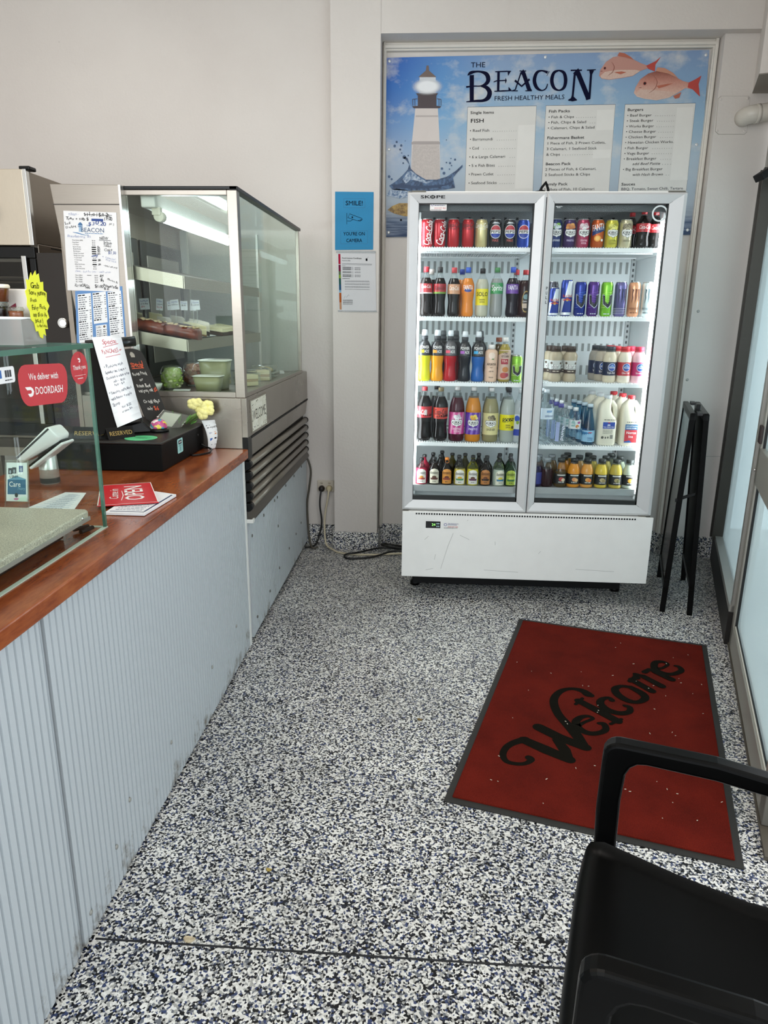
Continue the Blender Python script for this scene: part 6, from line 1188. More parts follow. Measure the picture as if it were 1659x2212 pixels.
for x,y,z,h,r,c,l in ((-1.006,1.655,ZG+.018,.082,.021,'#150c0a','dark sauce cup at the bottom left of the tub'),(-.962,1.652,ZG+.018,.072,.016,'#7a4426','brown sauce cup beside the dark one in the tub'),(-.998,1.655,ZG+.110,.030,.021,'#5d2f16','small brown sauce cup stacked on the dark one'),(-1.056,1.654,ZG+.018,.10,.025,'#1a100c','tall dark sauce cup at the left edge of the tub')):
    c_=thing('sauce_cup',(x,y,z),l,'cup','sauce cups in the tub'); build('cup',MB().lathe([(r*.8,0),(r*.97,h*.9),(r,h)],(x,y,z),18),M(c,.25,0,.5,.3),c_); build('lid',MB().lathe([(r*1.12,h),(r*1.14,h+.005),(r*1.0,h+.009)],(x,y,z),18),CLAM if z<1.45 else M('#e6ddcf',.4),c_)
t=thing('starburst_sign',(-.934,1.70,1.44),'bright yellow starburst paper sign with handwriting on the end of the plastic tub','sign')
P=[]; 
for (px,py) in ((605,640),(665,660),(722,490),(745,575),(822,440),(830,545),(885,495),(895,685),(963,668),(950,855),(1015,905),(998,1090),(1045,1200),(985,1320),(1012,1470),(945,1530),(955,1725),(885,1715),(895,1875),(840,1830),(820,1935),(765,1900),(735,1760),(690,1770),(665,1575),(612,1510),(610,1330),(560,1210),(580,1060),(560,895),(605,840)): P.append(((px-560)/485*.100,(1935-py)/1495*.156))
YL_=M('#eef03a',.5,emit=0,var=.01)
fy=flatmap((-.9335,1.652,1.438),(0,1,0),(0,0,1))
build('paper',MB().prism(P,lambda u,v,d:fy(u,v,0)+Vector((d,0,0)),0,-.0012),YL_,t)
a=Art()
for s,u,v,h,w in (('Grab',.022,.116,.012,.038),('Some yummy',.014,.100,.010,.074),('Fresh',.014,.085,.009,.030),('Fairy Floss',.018,.068,.010,.064),('only $5 for the',.020,.051,.009,.062),('bucket :)',.026,.038,.009,.036),('In the fridge',.032,.027,.007,.046)): a.text(s,u,v,h,INK,w,0,0,'l',.2,2,1)
put('handwriting',a,fy,t)
# inside it
t=thing('serving_tray',(-1.1,1.3,.937),'large grey stone-patterned tray raised inside the glass case','tray')
sl=MB().prism([(-1.42,-.5),(-.882,-.5),(-.882,1.735),(-.895,1.75),(-1.42,1.75)],lambda u,v,d:(u,v,d),.978,1.0)
build('slab',sl,speck('stone_grain','#8f8b7c','#cfc9b6',300,.35),t,.004)
build('rim_strip',MB().box(-.884,-.880,-.5,1.74,.974,.984),M('#b5b8b4',.3,.6),t)
build('plinth',MB().box(-1.40,-.93,-.5,1.69,.937,.978),M('#1c110d',.4),t,.004)
for y in (1.2,1.7): build('rivet',MB().ball((-.881,y,.988),.004,.006,.005,8),CHROME,t)
build('foot_loop',MB().tube([(-.93,1.74,.945),(-.905,1.775,.945),(-.89,1.765,.945),(-.90,1.72,.945)],.006,8),BLACKM,t)
t=thing('brochure_holder',(-1.18,1.92,.9355),'clear stand with a blue and white Care leaflet, behind the end of the glass case','leaflet stand')
fq2=quadmap((-1.218,1.912,.9365),(-1.153,1.912,.9365),(-1.150,1.935,1.081),(-1.211,1.935,1.080),.062,.13)
fn=lambda u,v,l: fq2(u,v+.03,l)
sheet('leaflet',fn,.062,.10,M('#e6e8e8',.5),t)
a=Art(); a.rect(.004,.018,.058,.056,M('#2f6285',.5),1); a.poly([(.004,.056),(.03,.066),(.058,.058),(.058,.05),(.004,.046)],M('#6d9cb8',.5),1); a.text('Care',.008,.038,.013,WHT,.035,0,0,'l'); a.text('Navy',.034,.030,.008,M('#7fa8bc',.5),.022,0,0,'l',.3)
for u,v,c in ((.006,.070,'#3a3d42'),(.018,.072,'#4a4d52'),(.038,.076,'#2f4a80')): a.rect(u,v,u+.012,v+.016,M(c,.6),2); a.ell(u+.006,v+.006,.003,.005,M('#9aa3ad',.5),3,8)
a.text('STAFF',.010,.059,.007,INK,.028,0,.12,'l',0,3,1); a.ell(.03,.016,.005,.006,M('#23302f',.6),2,8); a.ell(.03,.006,.008,.003,M('#c97aa0',.5),2,10); a.poly([(.03,.0),(.062,.0),(.058,.014),(.044,.012)],M('#d6e8da',.5),3)
put('print',a,fn,t); build('holder',MB().add([fn(-.003,-.030,-8),fn(.065,-.030,-8),fn(.065,.106,-8),fn(-.003,.106,-8)],[(0,1,2,3)]).tube([fn(-.003,-.028,0),fn(-.003,.106,0),fn(.065,.106,0),fn(.065,-.028,0)],.0018,6),CLAM,t)
# beyond the end pane
t=thing('card_terminal',(-1.275,2.29,.935),'white card payment terminal tilted on a round metal stand behind the glass case','card terminal')
build('stand',MB().lathe([(.030,0),(.032,.004),(.032,.022,1),(.0325,.0225),(.031,.05),(.0312,.0505,1),(.031,.052),(.029,.10),(.020,.112)],(-1.286,2.29,.935),24),[M('#d2d2cd',.25,.6),M('#3a3a38',.5)],t)
c=Vector((-1.272,2.24,1.078)); ax=Vector((.066,0.0,.048)); n_=Vector((-.018,-.010,.028)); wv=Vector((.0,.04,.0))
rings=[]
for f,th in ((-1,.45),(-.92,.62),(.85,1.25),(1,.9)):
    o=c+ax*f; rings.append([o+wv*cw+n_*(th*ch) for cw,ch in ((-1,.5),(-.85,.62),(.85,.62),(1,.5),(1,-.45),(.8,-.7),(-.8,-.7),(-1,-.45))])
build('terminal',MB().loft(rings),WHITEG,t,.004)
build('screen',MB().add([c+ax*f+wv*cw+n_*(k) for f,cw,k in ((-.9,-.8,.42),(.8,-.8,.80),(.8,.8,.80),(-.9,.8,.42))],[(0,1,2,3)]),BLACKP,t)
build('side_band',MB().add([c+ax*f-wv*1.006+n_*k for f,k in ((-.98,.12),(.95,.42),(.95,.60),(-.98,.30))],[(0,1,2,3)]),M('#3d4042',.4),t)
build('cradle',MB().obox(c-n_*1.25+ax*.02,ax*.92,wv*1.0,n_*.14),WHITEG,t,.004); build('hinge_bar',MB().obox(c-n_*.98,ax*.9,wv*.7,n_*.1),BLACKP,t)
build('cord',MB().tube([c-ax*.98,c-ax*1.2+Vector((0,0,.012)),c-ax*1.5,c-ax*1.6-Vector((0,0,.05))],.005,8),M('#8a8278',.5),t)
t=thing('order_form',(-1.09,2.07,.9355),'white printed form lying on the worktop behind the glass case','paper')
fn=quadmap((-1.19,1.93,.9362),(-1.03,1.93,.9362),(-1.10,2.165,.9362),(-1.17,2.165,.9362),.15,.23); sheet('sheet',fn,.15,.23,M('#e9ebee',.5),t,.2)
a=Art()
for k in range(9): a.rect(.02,.03+.02*k,.13,.0325+.02*k,M('#9db7d6',.6),1); a.scribble(.05,.038+.02*k,.06,.003,M('#7d8da6',.6))
put('print',a,fn,t)
t=thing('menu_sheet',(-.88,2.02,.9355),'white laminated menu with a navy border under the red OPEN sign','menu')
fn=quadmap((-.925,1.915,.944),(-.808,1.916,.944),(-.795,2.145,.944),(-.93,2.20,.944),.13,.25)
sheet('sheet',fn,.13,.25,M('#eceef1',.4),t,6)
a=Art(); a.rect(.118,.02,.124,.235,M('#26325c',.5),1); a.rect(.01,.012,.124,.017,M('#26325c',.5),1)
for k in range(7): a.scribble(.02,.03+.016*k,.09,.004,M('#7d8698',.6))
put('print',a,fn,t)
t=thing('open_sign',(-.90,2.14,.945),'red plastic sign with large white OPEN lettering lying on the worktop','sign')
fn=quadmap((-.970,1.966,.949),(-.805,2.022,.951),(-.926,2.270,.951),(-1.075,2.215,.949),.19,.30)
build('board',MB().add([fn(0,0,0),fn(.19,0,0),fn(.19,.30,0),fn(0,.30,0),fn(0,0,-8),fn(.19,0,-8),fn(.19,.30,-8),fn(0,.30,-8)],[(0,1,2,3),(7,6,5,4),(4,5,1,0),(5,6,2,1),(6,7,3,2),(7,4,0,3)]),M('#c6141f',.35),t)
a=Art(); a.frame(0,0,.19,.30,.003,WHT,1)
fo=lambda u,v,l: fn(.19-v if 0 else u,v,l)
a.text('OPEN',.150,.045,.062,WHT,.215,1,PI/2,'l',0,2); a.text('Come in',.066,.075,.030,WHT,.15,0,PI/2,'l',.6,2); a.ribbon([(.075,.05,.002),(.082,.12,.003),(.078,.19,.002)],WHT,2)
put('lettering',a,fn,t)
# ---- cash drawer and what stands on it
t=thing('cash_drawer',(-1.17,2.75,.935),'black metal cash drawer on the worktop beside the display cabinet','cash drawer')
build('body',MB().box(-1.38,-.970,2.5,2.985,.937,1.036),BLACKQ,t,.003); build('lid',MB().box(-1.384,-.966,2.496,2.988,1.0365,1.045),M('#191715',.42),t,.003)
build('feet',MB().box(-1.36,-.99,2.52,2.96,.935,.937),BLACKM,t); build('lock',MB().ball((-.9695,2.92,1.005),.002,.006,.006,10),M('#3a3a3a',.3,.6),t)
a=Art(); a.rrect(0,0,.062,.056,.006,M('#a5dcd8',.4),1); a.rrect(.012,.034,.05,.050,.005,M('#14323c',.4),2); a.scribble(.02,.040,.024,.004,WHT,3); a.scribble(.012,.027,.038,.003,M('#4a7f86',.5))
for k in range(5): a.scribble(.022,.008+.0035*k,.018,.0022,M('#4a7f86',.5))
put('label',a,flatmap((-.9695,2.665,.972),(0,1,0),(0,0,1)),t)
tag(build('cord',MB().tube([(-.966,2.80,.942),(-.955,2.80,.941),(-.93,2.82,.941),(-.905,2.86,.942),(-.915,2.925,.944),(-.95,2.94,.955),(-.962,2.93,.965)],.004,8),BLACKP,loc=(-.93,2.86,.937)),'thin black loop of cord beside the cash drawer','cord')
ZT=1.0455
t=thing('register_screen',(-1.2,2.66,ZT),'black tilted register screen on the cash drawer, wearing a long white paper','register screen')
bl=Vector((-1.165,2.58,1.082)); br=Vector((-1.10,2.66,1.111)); tr=Vector((-1.214,2.80,1.408)); tl=Vector((-1.303,2.74,1.40))
Wp,Hp=.108,.34; fq=quadmap(bl,br,tr,tl,Wp,Hp)
build('panel',MB().loft([[fq(u,v,-12) for u,v in ((-.075,.0),(.112,.0),(.112,.335),(-.03,.335))],[fq(u,v,-75) for u,v in ((-.07,.02),(.110,.02),(.110,.33),(-.02,.33))]],sm=False),BLACKQ,t,.004)
build('roller',MB().tube([fq(-.022,.332,-62),fq(.165,.332,-62)],.0195,16),M('#151516',.25,0,.5,.4),t)
build('stand',MB().loft([[Vector((-1.28,2.62,ZT)),Vector((-1.08,2.72,ZT)),Vector((-1.12,2.86,ZT)),Vector((-1.32,2.80,ZT))],[Vector((-1.24,2.66,ZT+.03)),Vector((-1.12,2.71,ZT+.045)),Vector((-1.16,2.80,ZT+.06)),Vector((-1.28,2.76,ZT+.05))]],sm=False),BLACKP,t,.006)
t=thing('special_paper',(-1.2,2.66,1.09),'long white paper with handwritten Special Pancakes hanging on the register screen','paper sign')
m=MB(); N=14
def fp_(u,v,l):   # the top curls over the roller, the foot flares out a little
    k=max(0,(v-.332)/.028); c_=max(0,(.06-v)/.06)
    return fq(u,v-.006*k*k,l-24*k*k+14*c_*c_)
for j in range(N):
    v0,v1=.36*j/N,.36*(j+1)/N; b_=len(m.v); m.add([fp_(0,v0,0),fp_(Wp,v0,0),fp_(Wp,v1,0),fp_(0,v1,0),fp_(0,v0,-3),fp_(Wp,v0,-3),fp_(Wp,v1,-3),fp_(0,v1,-3)],[(0,1,2,3),(7,6,5,4),(5,6,2,1),(7,4,0,3)],0,True)
build('sheet',m,M('#eceff2',.6),t)
a=Art(); RI=M('#b02a3a',.6)
a.text('Special',.030,.315,.018,RI,.055,0,.05,'l',.3,2,1); a.line([(.03,.305),(.09,.314)],.0018,RI); a.text('PANCAKES \u2022\u2022',.022,.277,.015,RI,.075,0,.06,'l',.2,2,1); a.line([(.03,.265),(.088,.270)],.0018,RI)
BI=M('#23264a',.6)
for s,u,v,h,w in (('* Pancakes with',.014,.222,.011,.075),('Strawberries, Cream +',.012,.200,.010,.085),('Chocolate & maple syrup',.010,.180,.010,.094),('full - $20',.034,.163,.008,.048),('half - $9',.034,.150,.008,.042),('* Savoury pancakes',.006,.122,.011,.092),('with Bacon + maple',.008,.099,.010,.085),('Syrup',.008,.078,.011,.030),('full $22',.040,.062,.008,.040),('w/ bacon $10',.036,.046,.008,.046)): a.text(s,u,v,h,BI,w,0,.06,'l',.2,2,1)
put('handwriting',a,fp_,t)
t=thing('special_board',(-1.17,2.93,ZT),'small black chalkboard with Special written in orange, leaning on the display cabinet','chalkboard')
bl=Vector((-1.155,2.86,ZT)); br=Vector((-1.085,2.93,ZT+.001)); tr=Vector((-1.205,2.975,1.345)); tl=Vector((-1.275,2.91,1.345)); Wb,Hb=.10,.33; fb=quadmap(bl,br,tr,tl,Wb,Hb)
out=[(0,0),(.10,0),(.10,.31)]+[(.05+.05*math.cos(q),.318+.026*math.sin(q)) for q in [PI*k/8 for k in range(1,8)]]+[(0,.31)]
hole=[(.042,.305),(.058,.305),(.060,.318),(.054,.328),(.046,.328),(.040,.318)]
build('board',MB().prism(out,lambda u,v,d:fb(u,v,d/.0004),-.006,0),M('#16140f',.6),t)
a=Art(); a.poly(hole,M('#a8a396',.5),1); CH=M('#e3e0d8',.7); OR=M('#e0603a',.7)
a.text('Special',.024,.262,.020,OR,.055,1,.0,'l',.3,2,1); a.line([(.024,.255),(.078,.257)],.003,OR)
for s,u,v,h,w,m_ in (('Roast Pork',.018,.226,.015,.062,CH),('or',.038,.200,.012,.014,CH),('Roast Beef',.016,.172,.015,.060,CH),('and gravy roll',.016,.150,.013,.062,CH),('$5',.082,.150,.016,.016,OR),('Or add chips',.018,.102,.014,.070,CH),('only',.022,.072,.013,.024,CH),('$6',.052,.070,.018,.020,OR)): a.text(s,u,v,h,m_,w,1,0,'l',.2,2,1)
put('handwriting',a,fb,t)
def tent(x,y,ang,w,label):
    t=thing('reserved_sign',(x,y,ZT),label,'table sign','reserved signs'); d=Vector((math.cos(ang),math.sin(ang),0)); n_=Vector((d.y,-d.x,0)); o=Vector((x,y,ZT))
    h=.042; b_=.022
    m=MB().loft([[o-d*w/2+n_*b_,o-d*w/2+Vector((0,0,h)),o-d*w/2-n_*b_],[o+d*w/2+n_*b_,o+d*w/2+Vector((0,0,h)),o+d*w/2-n_*b_]],sm=False); build('tent',m,BLACKP,t,.001)
    a=Art(); a.text('RESERVED',w/2,.014,.016,M('#b59a5a',.4,.3),w*.86,0,0,'c'); up_=(Vector((0,0,h))-n_*b_).normalized()
    put('lettering',a,flatmap(o-d*w/2+n_*(b_+.0006),d,up_),t)
tent(-1.160,2.585,.86,.105,'small black RESERVED tent sign with gold letters, in front of the white special paper')
tent(-1.262,2.565,.12,.13,'black RESERVED tent sign half behind the edge of the glass case')
tag(build('counter_sticker',MB().lathe([(.060,0),(.060,.0008)],(-1.078,2.585,ZT),36,sy=.93),M('#5cc98a',.4),loc=(-1.078,2.585,ZT)),'green oval sticker on top of the cash drawer','sticker')
a=Art(); 
for k,(u,v,w) in enumerate(((-.03,.012,.05),(-.02,-.002,.06),(-.01,-.016,.04))): a.scribble(u,v,w,.004,M('#2f7a50',.5))
o=put('print',a,flatmap((-1.078,2.585,ZT+.001),(1,0,0),(0,1,0)),bpy.data.objects['counter_sticker'])
t=thing('service_bell',(-1.071,2.749,ZT),'flower-patterned pink and yellow service bell on a black base on the cash drawer','bell')
build('base',MB().lathe([(.038,0),(.040,.004),(.039,.010),(.032,.013),(.030,.014)],(-1.071,2.749,ZT),28),BLACKP,t)
m,tt,b,o=nm('floral_enamel'); vo=tt.nodes.new('ShaderNodeTexVoronoi'); vo.inputs['Scale'].default_value=62; tt.links.new(coords(tt),vo.inputs['Vector'])
sp=tt.nodes.new('ShaderNodeSeparateColor'); tt.links.new(vo.outputs['Color'],sp.inputs[0]); rr=ramp(tt,[(0,'#c2588a'),(.35,'#d98aae'),(.55,'#efe6de'),(.7,'#e3cf4a'),(.86,'#4a9ab0'),(.93,'#b83a6a')],'CONSTANT'); tt.links.new(sp.outputs[0],rr.inputs[0]); tt.links.new(rr.outputs[0],b.inputs['Base Color']); b.inputs['Roughness'].default_value=.15
build('dome',MB().lathe([(.0335,.014),(.034,.018),(.032,.030),(.026,.040),(.016,.047),(.006,.0495),(0,.050)],(-1.071,2.749,ZT),28),m,t); build('plunger',MB().lathe([(.003,.049),(.003,.056),(.006,.057),(.006,.060),(0,.061)],(-1.071,2.749,ZT),12),CHROME,t)
t=thing('plastic_bag',(-1.06,2.84,ZT),'small clear plastic bag holding a white card, on the cash drawer beside the bell','bag')
build('card',MB().obox((-1.075,2.87,ZT+.03),(.030,.012,-.006),(.012,.026,.022),(0,-.0006,.0008)),M('#e9e9e6',.5),t); build('bag',MB().obox((-1.062,2.865,ZT+.028),(.048,.020,-.014),(.016,.034,.026),(0,-.003,.003)),CLAM,t,.002)
t=thing('flower_bunch',(-.985,2.95,ZT),'bunch of pale yellow roses with green stems lying on the cash drawer','flowers')
LF=M('#4f7f33',.5); YEL=M('#f0ea9c',.7); ST=M('#6d8f4a',.5)
for k,(x,y,z,r) in enumerate(((-.985,2.93,1.135,.022),(-.955,2.945,1.118,.027),(-.928,2.955,1.126,.022),(-.948,2.935,1.092,.022),(-.92,2.945,1.105,.018),(-.962,2.93,1.142,.017))):
    m=MB().ball((x,y,z),r*.55,r*.55,r*.6,10)
    for ring,(nn,rr_,tz) in enumerate(((5,.62,0),)):
        for i in range(nn):
            a0=2*PI*i/nn+ring*.5+k; c=Vector((x+r*rr_*math.cos(a0)*.75,y-r*.25,z+r*rr_*math.sin(a0)*.75)); m.ball(c,r*.72,r*.5,r*.66,12)
    f_=build('rose',m,YEL,t)
for i in range(7):
    q=i/6; build('stem',MB().tube([(-1.03+.02*q,2.90+.04*q,ZT+.006+.006*(i%3)),(-1.0+.03*q,2.92+.03*q,ZT+.035),(-.965+.03*q,2.94,1.10)],.0035,6),ST,t)
for (x,y,z,dx,dz) in ((-1.055,2.90,ZT+.004,-.012,.062),(-1.045,2.905,ZT+.004,.012,.05),(-1.03,2.91,ZT+.02,-.03,.03),(-1.01,2.90,ZT+.015,.02,.035),(-.995,2.905,ZT+.005,.03,.02)):
    n_=Vector((.010,0,-dx*.1)); m=MB().add([(x,y,z),(x+dx*.5-.009,y+.002,z+dz*.5),(x+dx,y+.006,z+dz),(x+dx*.5+.009,y-.002,z+dz*.5),(x+dx*.5,y+.006,z+dz*.5)],[(0,1,2,4),(0,4,2,3),(4,1,0,3)]); build('leaf',m,LF,t)
t=thing('payment_card_sign',(-.94,3.02,.9355),'white payment card sign with coloured logos leaning on the cabinet behind the cash drawer','sign')
fn=quadmap((-.940,2.955,.9365),(-.900,3.04,.9365),(-.908,3.0,1.06),(-.965,2.965,1.06),.085,.125)
fc=lambda u,v,l: fn(u,v,l)+Vector((.012,-.006,0))*math.sin(PI*min(1,max(0,v/.125)))
m=MB()
for j in range(8):
    v0,v1=.125*j/8,.125*(j+1)/8; m.add([fc(0,v0,0),fc(.085,v0,0),fc(.085,v1,0),fc(0,v1,0),fc(0,v0,-5),fc(.085,v0,-5),fc(.085,v1,-5),fc(0,v1,-5)],[(0,1,2,3),(7,6,5,4),(5,6,2,1),(7,4,0,3)],0,True)
build('sheet',m,M('#eef0f0',.4),t); build('backing',MB().add([fc(.02,0,-22),fc(.094,0,-22),fc(.094,.115,-22),fc(.02,.125,-22),fc(.02,0,-6),fc(.094,0,-6),fc(.094,.115,-6),fc(.02,.125,-6)],[(0,1,2,3),(4,5,6,7),(1,2,6,5),(2,3,7,6)]),BLACKP,t)
a=Art(); a.rrect(.010,.092,.022,.104,.003,INK,1); a.rrect(.013,.095,.019,.101,.001,WHT,2); a.text('Square',.025,.093,.012,INK,.044,0); a.text('VISA',.012,.066,.008,M('#3a4a8a',.5),.018,1,0,'l',.3); a.ell(.040,.070,.006,.006,M('#c93a2a',.5),1,12); a.ell(.047,.070,.006,.006,M('#e08a3a',.5),2,12); a.ell(.066,.071,.005,.007,M('#b82f3a',.5),1,10)
a.rect(.012,.036,.026,.052,M('#3a6ab8',.5),1); a.rect(.036,.044,.048,.050,INK,1); a.rect(.036,.036,.048,.041,M('#4a4a52',.5),1); a.rect(.058,.043,.072,.048,M('#4ab89a',.5),1)
for u in (.014,.034,.056): a.scribble(u,.018,.012,.003,M('#8d8d92',.5))
put('print',a,fc,t)

# ================================================================ food in the cabinet
sz=lambda x:1.390-.159*(x+1.033)+.001     # height of the tilted middle shelf
for k,(x,y) in enumerate(((-1.385,3.14),(-1.22,3.135),(-1.08,3.135))):
    t=thing('glazed_slice',(x,y,sz(x)),('brown glazed loaf slice at the left of the near shelf edge','middle brown glazed loaf slice at the near shelf edge','rightmost brown glazed loaf slice at the near shelf edge')[k],'cake','brown loaf slices on the middle shelf')
    z=sz(x); sh=-.159
    rings=[]
    for q in (-1,-.93,-.5,0,.5,.93,1):
        hw=.075*q; s=.55 if abs(q)==1 else .9 if abs(q)>.9 else 1.0
        rings.append([Vector((x+hw,y+u*.052*s,z+sh*hw+v*s)) for u,v in ((-.85,.004),(-1,.02),(-.95,.040),(-.6,.050),(.6,.052),(.95,.042),(1,.02),(.85,.004))])
    build('cake',MB().loft(rings),speck('glazed_crust','#4a1a0c','#7a3418',30,.3),t); 
    m=MB()
    for _ in range(16):
        u=random.uniform(-.062,.062); m.ball((x+u,y+random.uniform(-.045,.045),z+sh*u+.051),.009,.008,.004,6)
    build('nut_topping',m,M('#c9b48a',.7),t)
tr=lambda name,x0,x1,y0,y1,lab: tag(build(name,MB().add([(x,y,sz(x)+d) for d in (0,.006) for x,y in ((x0+.01*(d==0),y0+.01*(d==0)),(x1-.01*(d==0),y0+.01*(d==0)),(x1-.01*(d==0),y1-.01*(d==0)),(x0+.01*(d==0),y1-.01*(d==0)))],[(0,3,2,1),(4,5,6,7),(0,1,5,4),(1,2,6,5),(2,3,7,6),(3,0,4,7)]),M('#e6e6e2',.4),loc=(x0,y0,sz(x0))),lab,'tray')
tr('cake_tray',-1.15,-1.04,3.205,3.50,'long white tray under the cake wedges nearest the glass corner') 
tr('cake_tray',-1.45,-1.17,3.215,3.60,'white tray behind the brown loaf slices')
def wedge(x,y,ang,L,w,h,cols,lab):
    t=thing('cake_wedge',(x,y,sz(x)+.007),lab,'cake','cake wedges on the middle shelf'); d=Vector((math.cos(ang),math.sin(ang),0)); n_=Vector((-d.y,d.x,0)); o=Vector((x,y,0)); z=0
    P=[o-d*L*.5,o+d*L*.5-n_*w,o+d*L*.56,o+d*L*.5+n_*w]; hh=sum(q for _,q,_ in cols); z0=0
    for nme,th,c in cols:
        m=MB(); 
        m.loft([[Vector((p.x,p.y,sz(p.x)+.007+z0)) for p in P],[Vector((p.x,p.y,sz(p.x)+.007+z0+th)) for p in P]],sm=False); build(nme,m,c,t,.002); z0+=th
CRM=M('#efe6b8',.5); CHO=M('#2a1a14',.5); WHC=M('#f0ead8',.5); BIS=M('#8a6a42',.7)
wedge(-1.085,3.25,2.5,.13,.032,.04,(('base',.008,BIS),('filling',.034,CHO)),'dark chocolate cake wedge on the white tray by the glass corner')
wedge(-1.075,3.33,2.5,.13,.034,.05,(('base',.008,BIS),('filling',.040,CRM)),'pale cheesecake wedge beside the chocolate wedge on the tray')
wedge(-1.085,3.41,2.5,.13,.03,.05,(('base',.02,CHO),('filling',.03,WHC)),'two-layer dark and white cake wedge on the tray by the corner')
wedge(-1.10,3.47,2.5,.12,.03,.05,(('base',.008,BIS),('filling',.05,WHC)),'white cake wedge at the far end of the tray by the corner')
wedge(-1.20,3.28,2.2,.12,.03,.06,(('base',.03,CHO),('filling',.025,WHC)),'dark cake wedge with white top behind the brown loaf slices')
wedge(-1.26,3.34,2.2,.12,.03,.06,(('base',.012,BIS),('filling',.05,CRM)),'pale yellow cake wedge behind the brown loaf slices')
wedge(-1.33,3.28,2.2,.12,.03,.05,(('base',.012,BIS),('filling',.042,CRM)),'yellow cream cake wedge at the left behind the loaf slices')
wedge(-1.19,3.43,2.2,.12,.03,.06,(('base',.02,CHO),('filling',.04,WHC)),'white topped cake wedge in the second row of the middle shelf')
for k,(x,y) in enumerate(((-1.09,3.66),(-1.10,3.80),(-1.12,3.96))): 
    t=thing('slice_bar',(x,y,sz(x)),('layered slice bar nearest in the row along the front glass','layered slice bar in the middle of the row along the front glass','layered slice bar farthest in the row along the front glass')[k],'cake','slice bars on the middle shelf')
    build('base',MB().loft([[Vector((px,py,sz(px)+d)) for px,py in ((x-.05,y-.055),(x+.05,y-.055),(x+.05,y+.055),(x-.05,y+.055))] for d in (.001,.018)],sm=False),M('#4a3526',.7),t); build('icing',MB().loft([[Vector((px,py,sz(px)+d)) for px,py in ((x-.05,y-.055),(x+.05,y-.055),(x+.05,y+.055),(x-.05,y+.055))] for d in (.018,.036)],sm=False),CRM,t,.002)
for k,(px,y,w,h,tilt,s) in enumerate(((-1.33,3.36,.046,.05,.06,'Lemon/Cake/$6'),(-1.27,3.38,.032,.052,-.08,'Choc/Caramel/Slice $6'),(-1.235,3.42,.022,.040,.02,'Mud/$6'),(-1.20,3.40,.040,.046,.1,'Vanilla/Slice'),(-1.165,3.42,.034,.042,.0,'Date/$6'),(-1.13,3.44,.030,.050,-.12,'Coco/$5'),(-1.105,3.42,.036,.044,.1,'Cheese/Cake $6'))):
    z=1.515+.0*k
    t=thing('price_tag',(px,y,sz(px)),'white handwritten price tag on a clear clip, '+('leftmost','second','third','fourth','fifth','sixth','rightmost')[k]+' of the seven behind the cakes','price tag','price tags on the middle shelf')
    c,s_t=math.cos(tilt),math.sin(tilt); fn=flatmap((px-w/2,y-.002,z),(c,0,s_t),(-s_t,0,c))
    build('card',MB().prism([(0,0),(w,0),(w,h),(0,h)],lambda u,v,d:fn(u,v,0)+Vector((0,d,0)),0,.001),M('#e3e6e6',.5),t)
    a=Art()
    for j,wd in enumerate(s.split('/')): a.text(wd,.004,h*.70-j*h*.25,h*.16,(M('#2c3f8a',.6),INK,RI)[j%3],min(w*.8,.011*len(wd)),0,0,'l',.2,2,1)
    put('handwriting',a,fn,t)
    build('clip',MB().tube([(px,y,sz(px)),(px,y,z+.006)],.003,6).lathe([(.012,0),(.012,.003),(.004,.008)],(px,y,sz(px)),10),CLAM,t)
ZD=1.1655
def salad(x,y,r,h,c1,c2,lab):
    t=thing('salad_cup',(x,y,ZD),lab,'salad cup','clear salad cups on the cabinet floor')
    m=MB()
    m.lathe([(r*.72,.006),(r*.80,h*.4),(r*.84,h*.62),(r*.66,h*.82),(r*.3,h*.9),(0,h*.91)],(x,y,ZD),20,2)
    for k in range(90):
        q=random.uniform(0,2*PI); z=random.uniform(.012,h*.84); rr=r*(.80 if z<h*.62 else .80-.5*(z/h-.62)/.25*.6); s_=random.uniform(.003,.008); m.ball((x+rr*math.cos(q),y+rr*math.sin(q),ZD+z),s_*1.6,s_,s_,6,random.choice((0,0,1)))
    build('salad',m,[M(c1,.5),M(c2,.5),speck('salad_mix',c1,c2,90,.5)],t); build('cup',MB().lathe([(r*.80,0),(r*.86,.004),(r*.97,h*.62),(r*1.06,h*.64),(r*1.03,h*.68),(r*.9,h*.86),(r*.72,h*.97),(r*.3,h)],(x,y,ZD),26),CLAM,t)
salad(-1.178,3.23,.050,.108,'#b5d060','#eef0b8','domed clear cup of green salad on the cabinet floor')
salad(-1.135,3.40,.046,.115,'#b5694a','#d9a884','clear cup of pink and orange salad behind the green one')
def tubc(x,y,w,d,h,lab,lid=True):
    t=thing('food_container',(x,y,ZD),lab,'container','plastic food containers in the cabinet')
    R=lambda z,k:[Vector((x+sx*w*k/2*(abs(math.cos(q))**.35),y+sy*d*k/2*(abs(math.sin(q))**.35),ZD+z)) for q in [2*PI*i/24 for i in range(24)] for sx,sy in ((math.copysign(1,math.cos(q)),math.copysign(1,math.sin(q))),)]
    build('tub',MB().loft([R(0,.78),R(h*.96,1.0)]),M('#8c8c62',.4,0,.5,.2),t)
    if lid: build('lid',MB().loft([R(h*.96,1.05),R(h*.985,1.06),R(h,1.03),R(h*1.01,.9)]),M('#e3e6d6',.35),t)
tubc(-.985,3.27,.135,.11,.132,'tall olive plastic container with pale lid on the cabinet floor')
tubc(-.975,3.125,.125,.09,.072,'low olive plastic container with pale lid in the front corner of the cabinet floor')
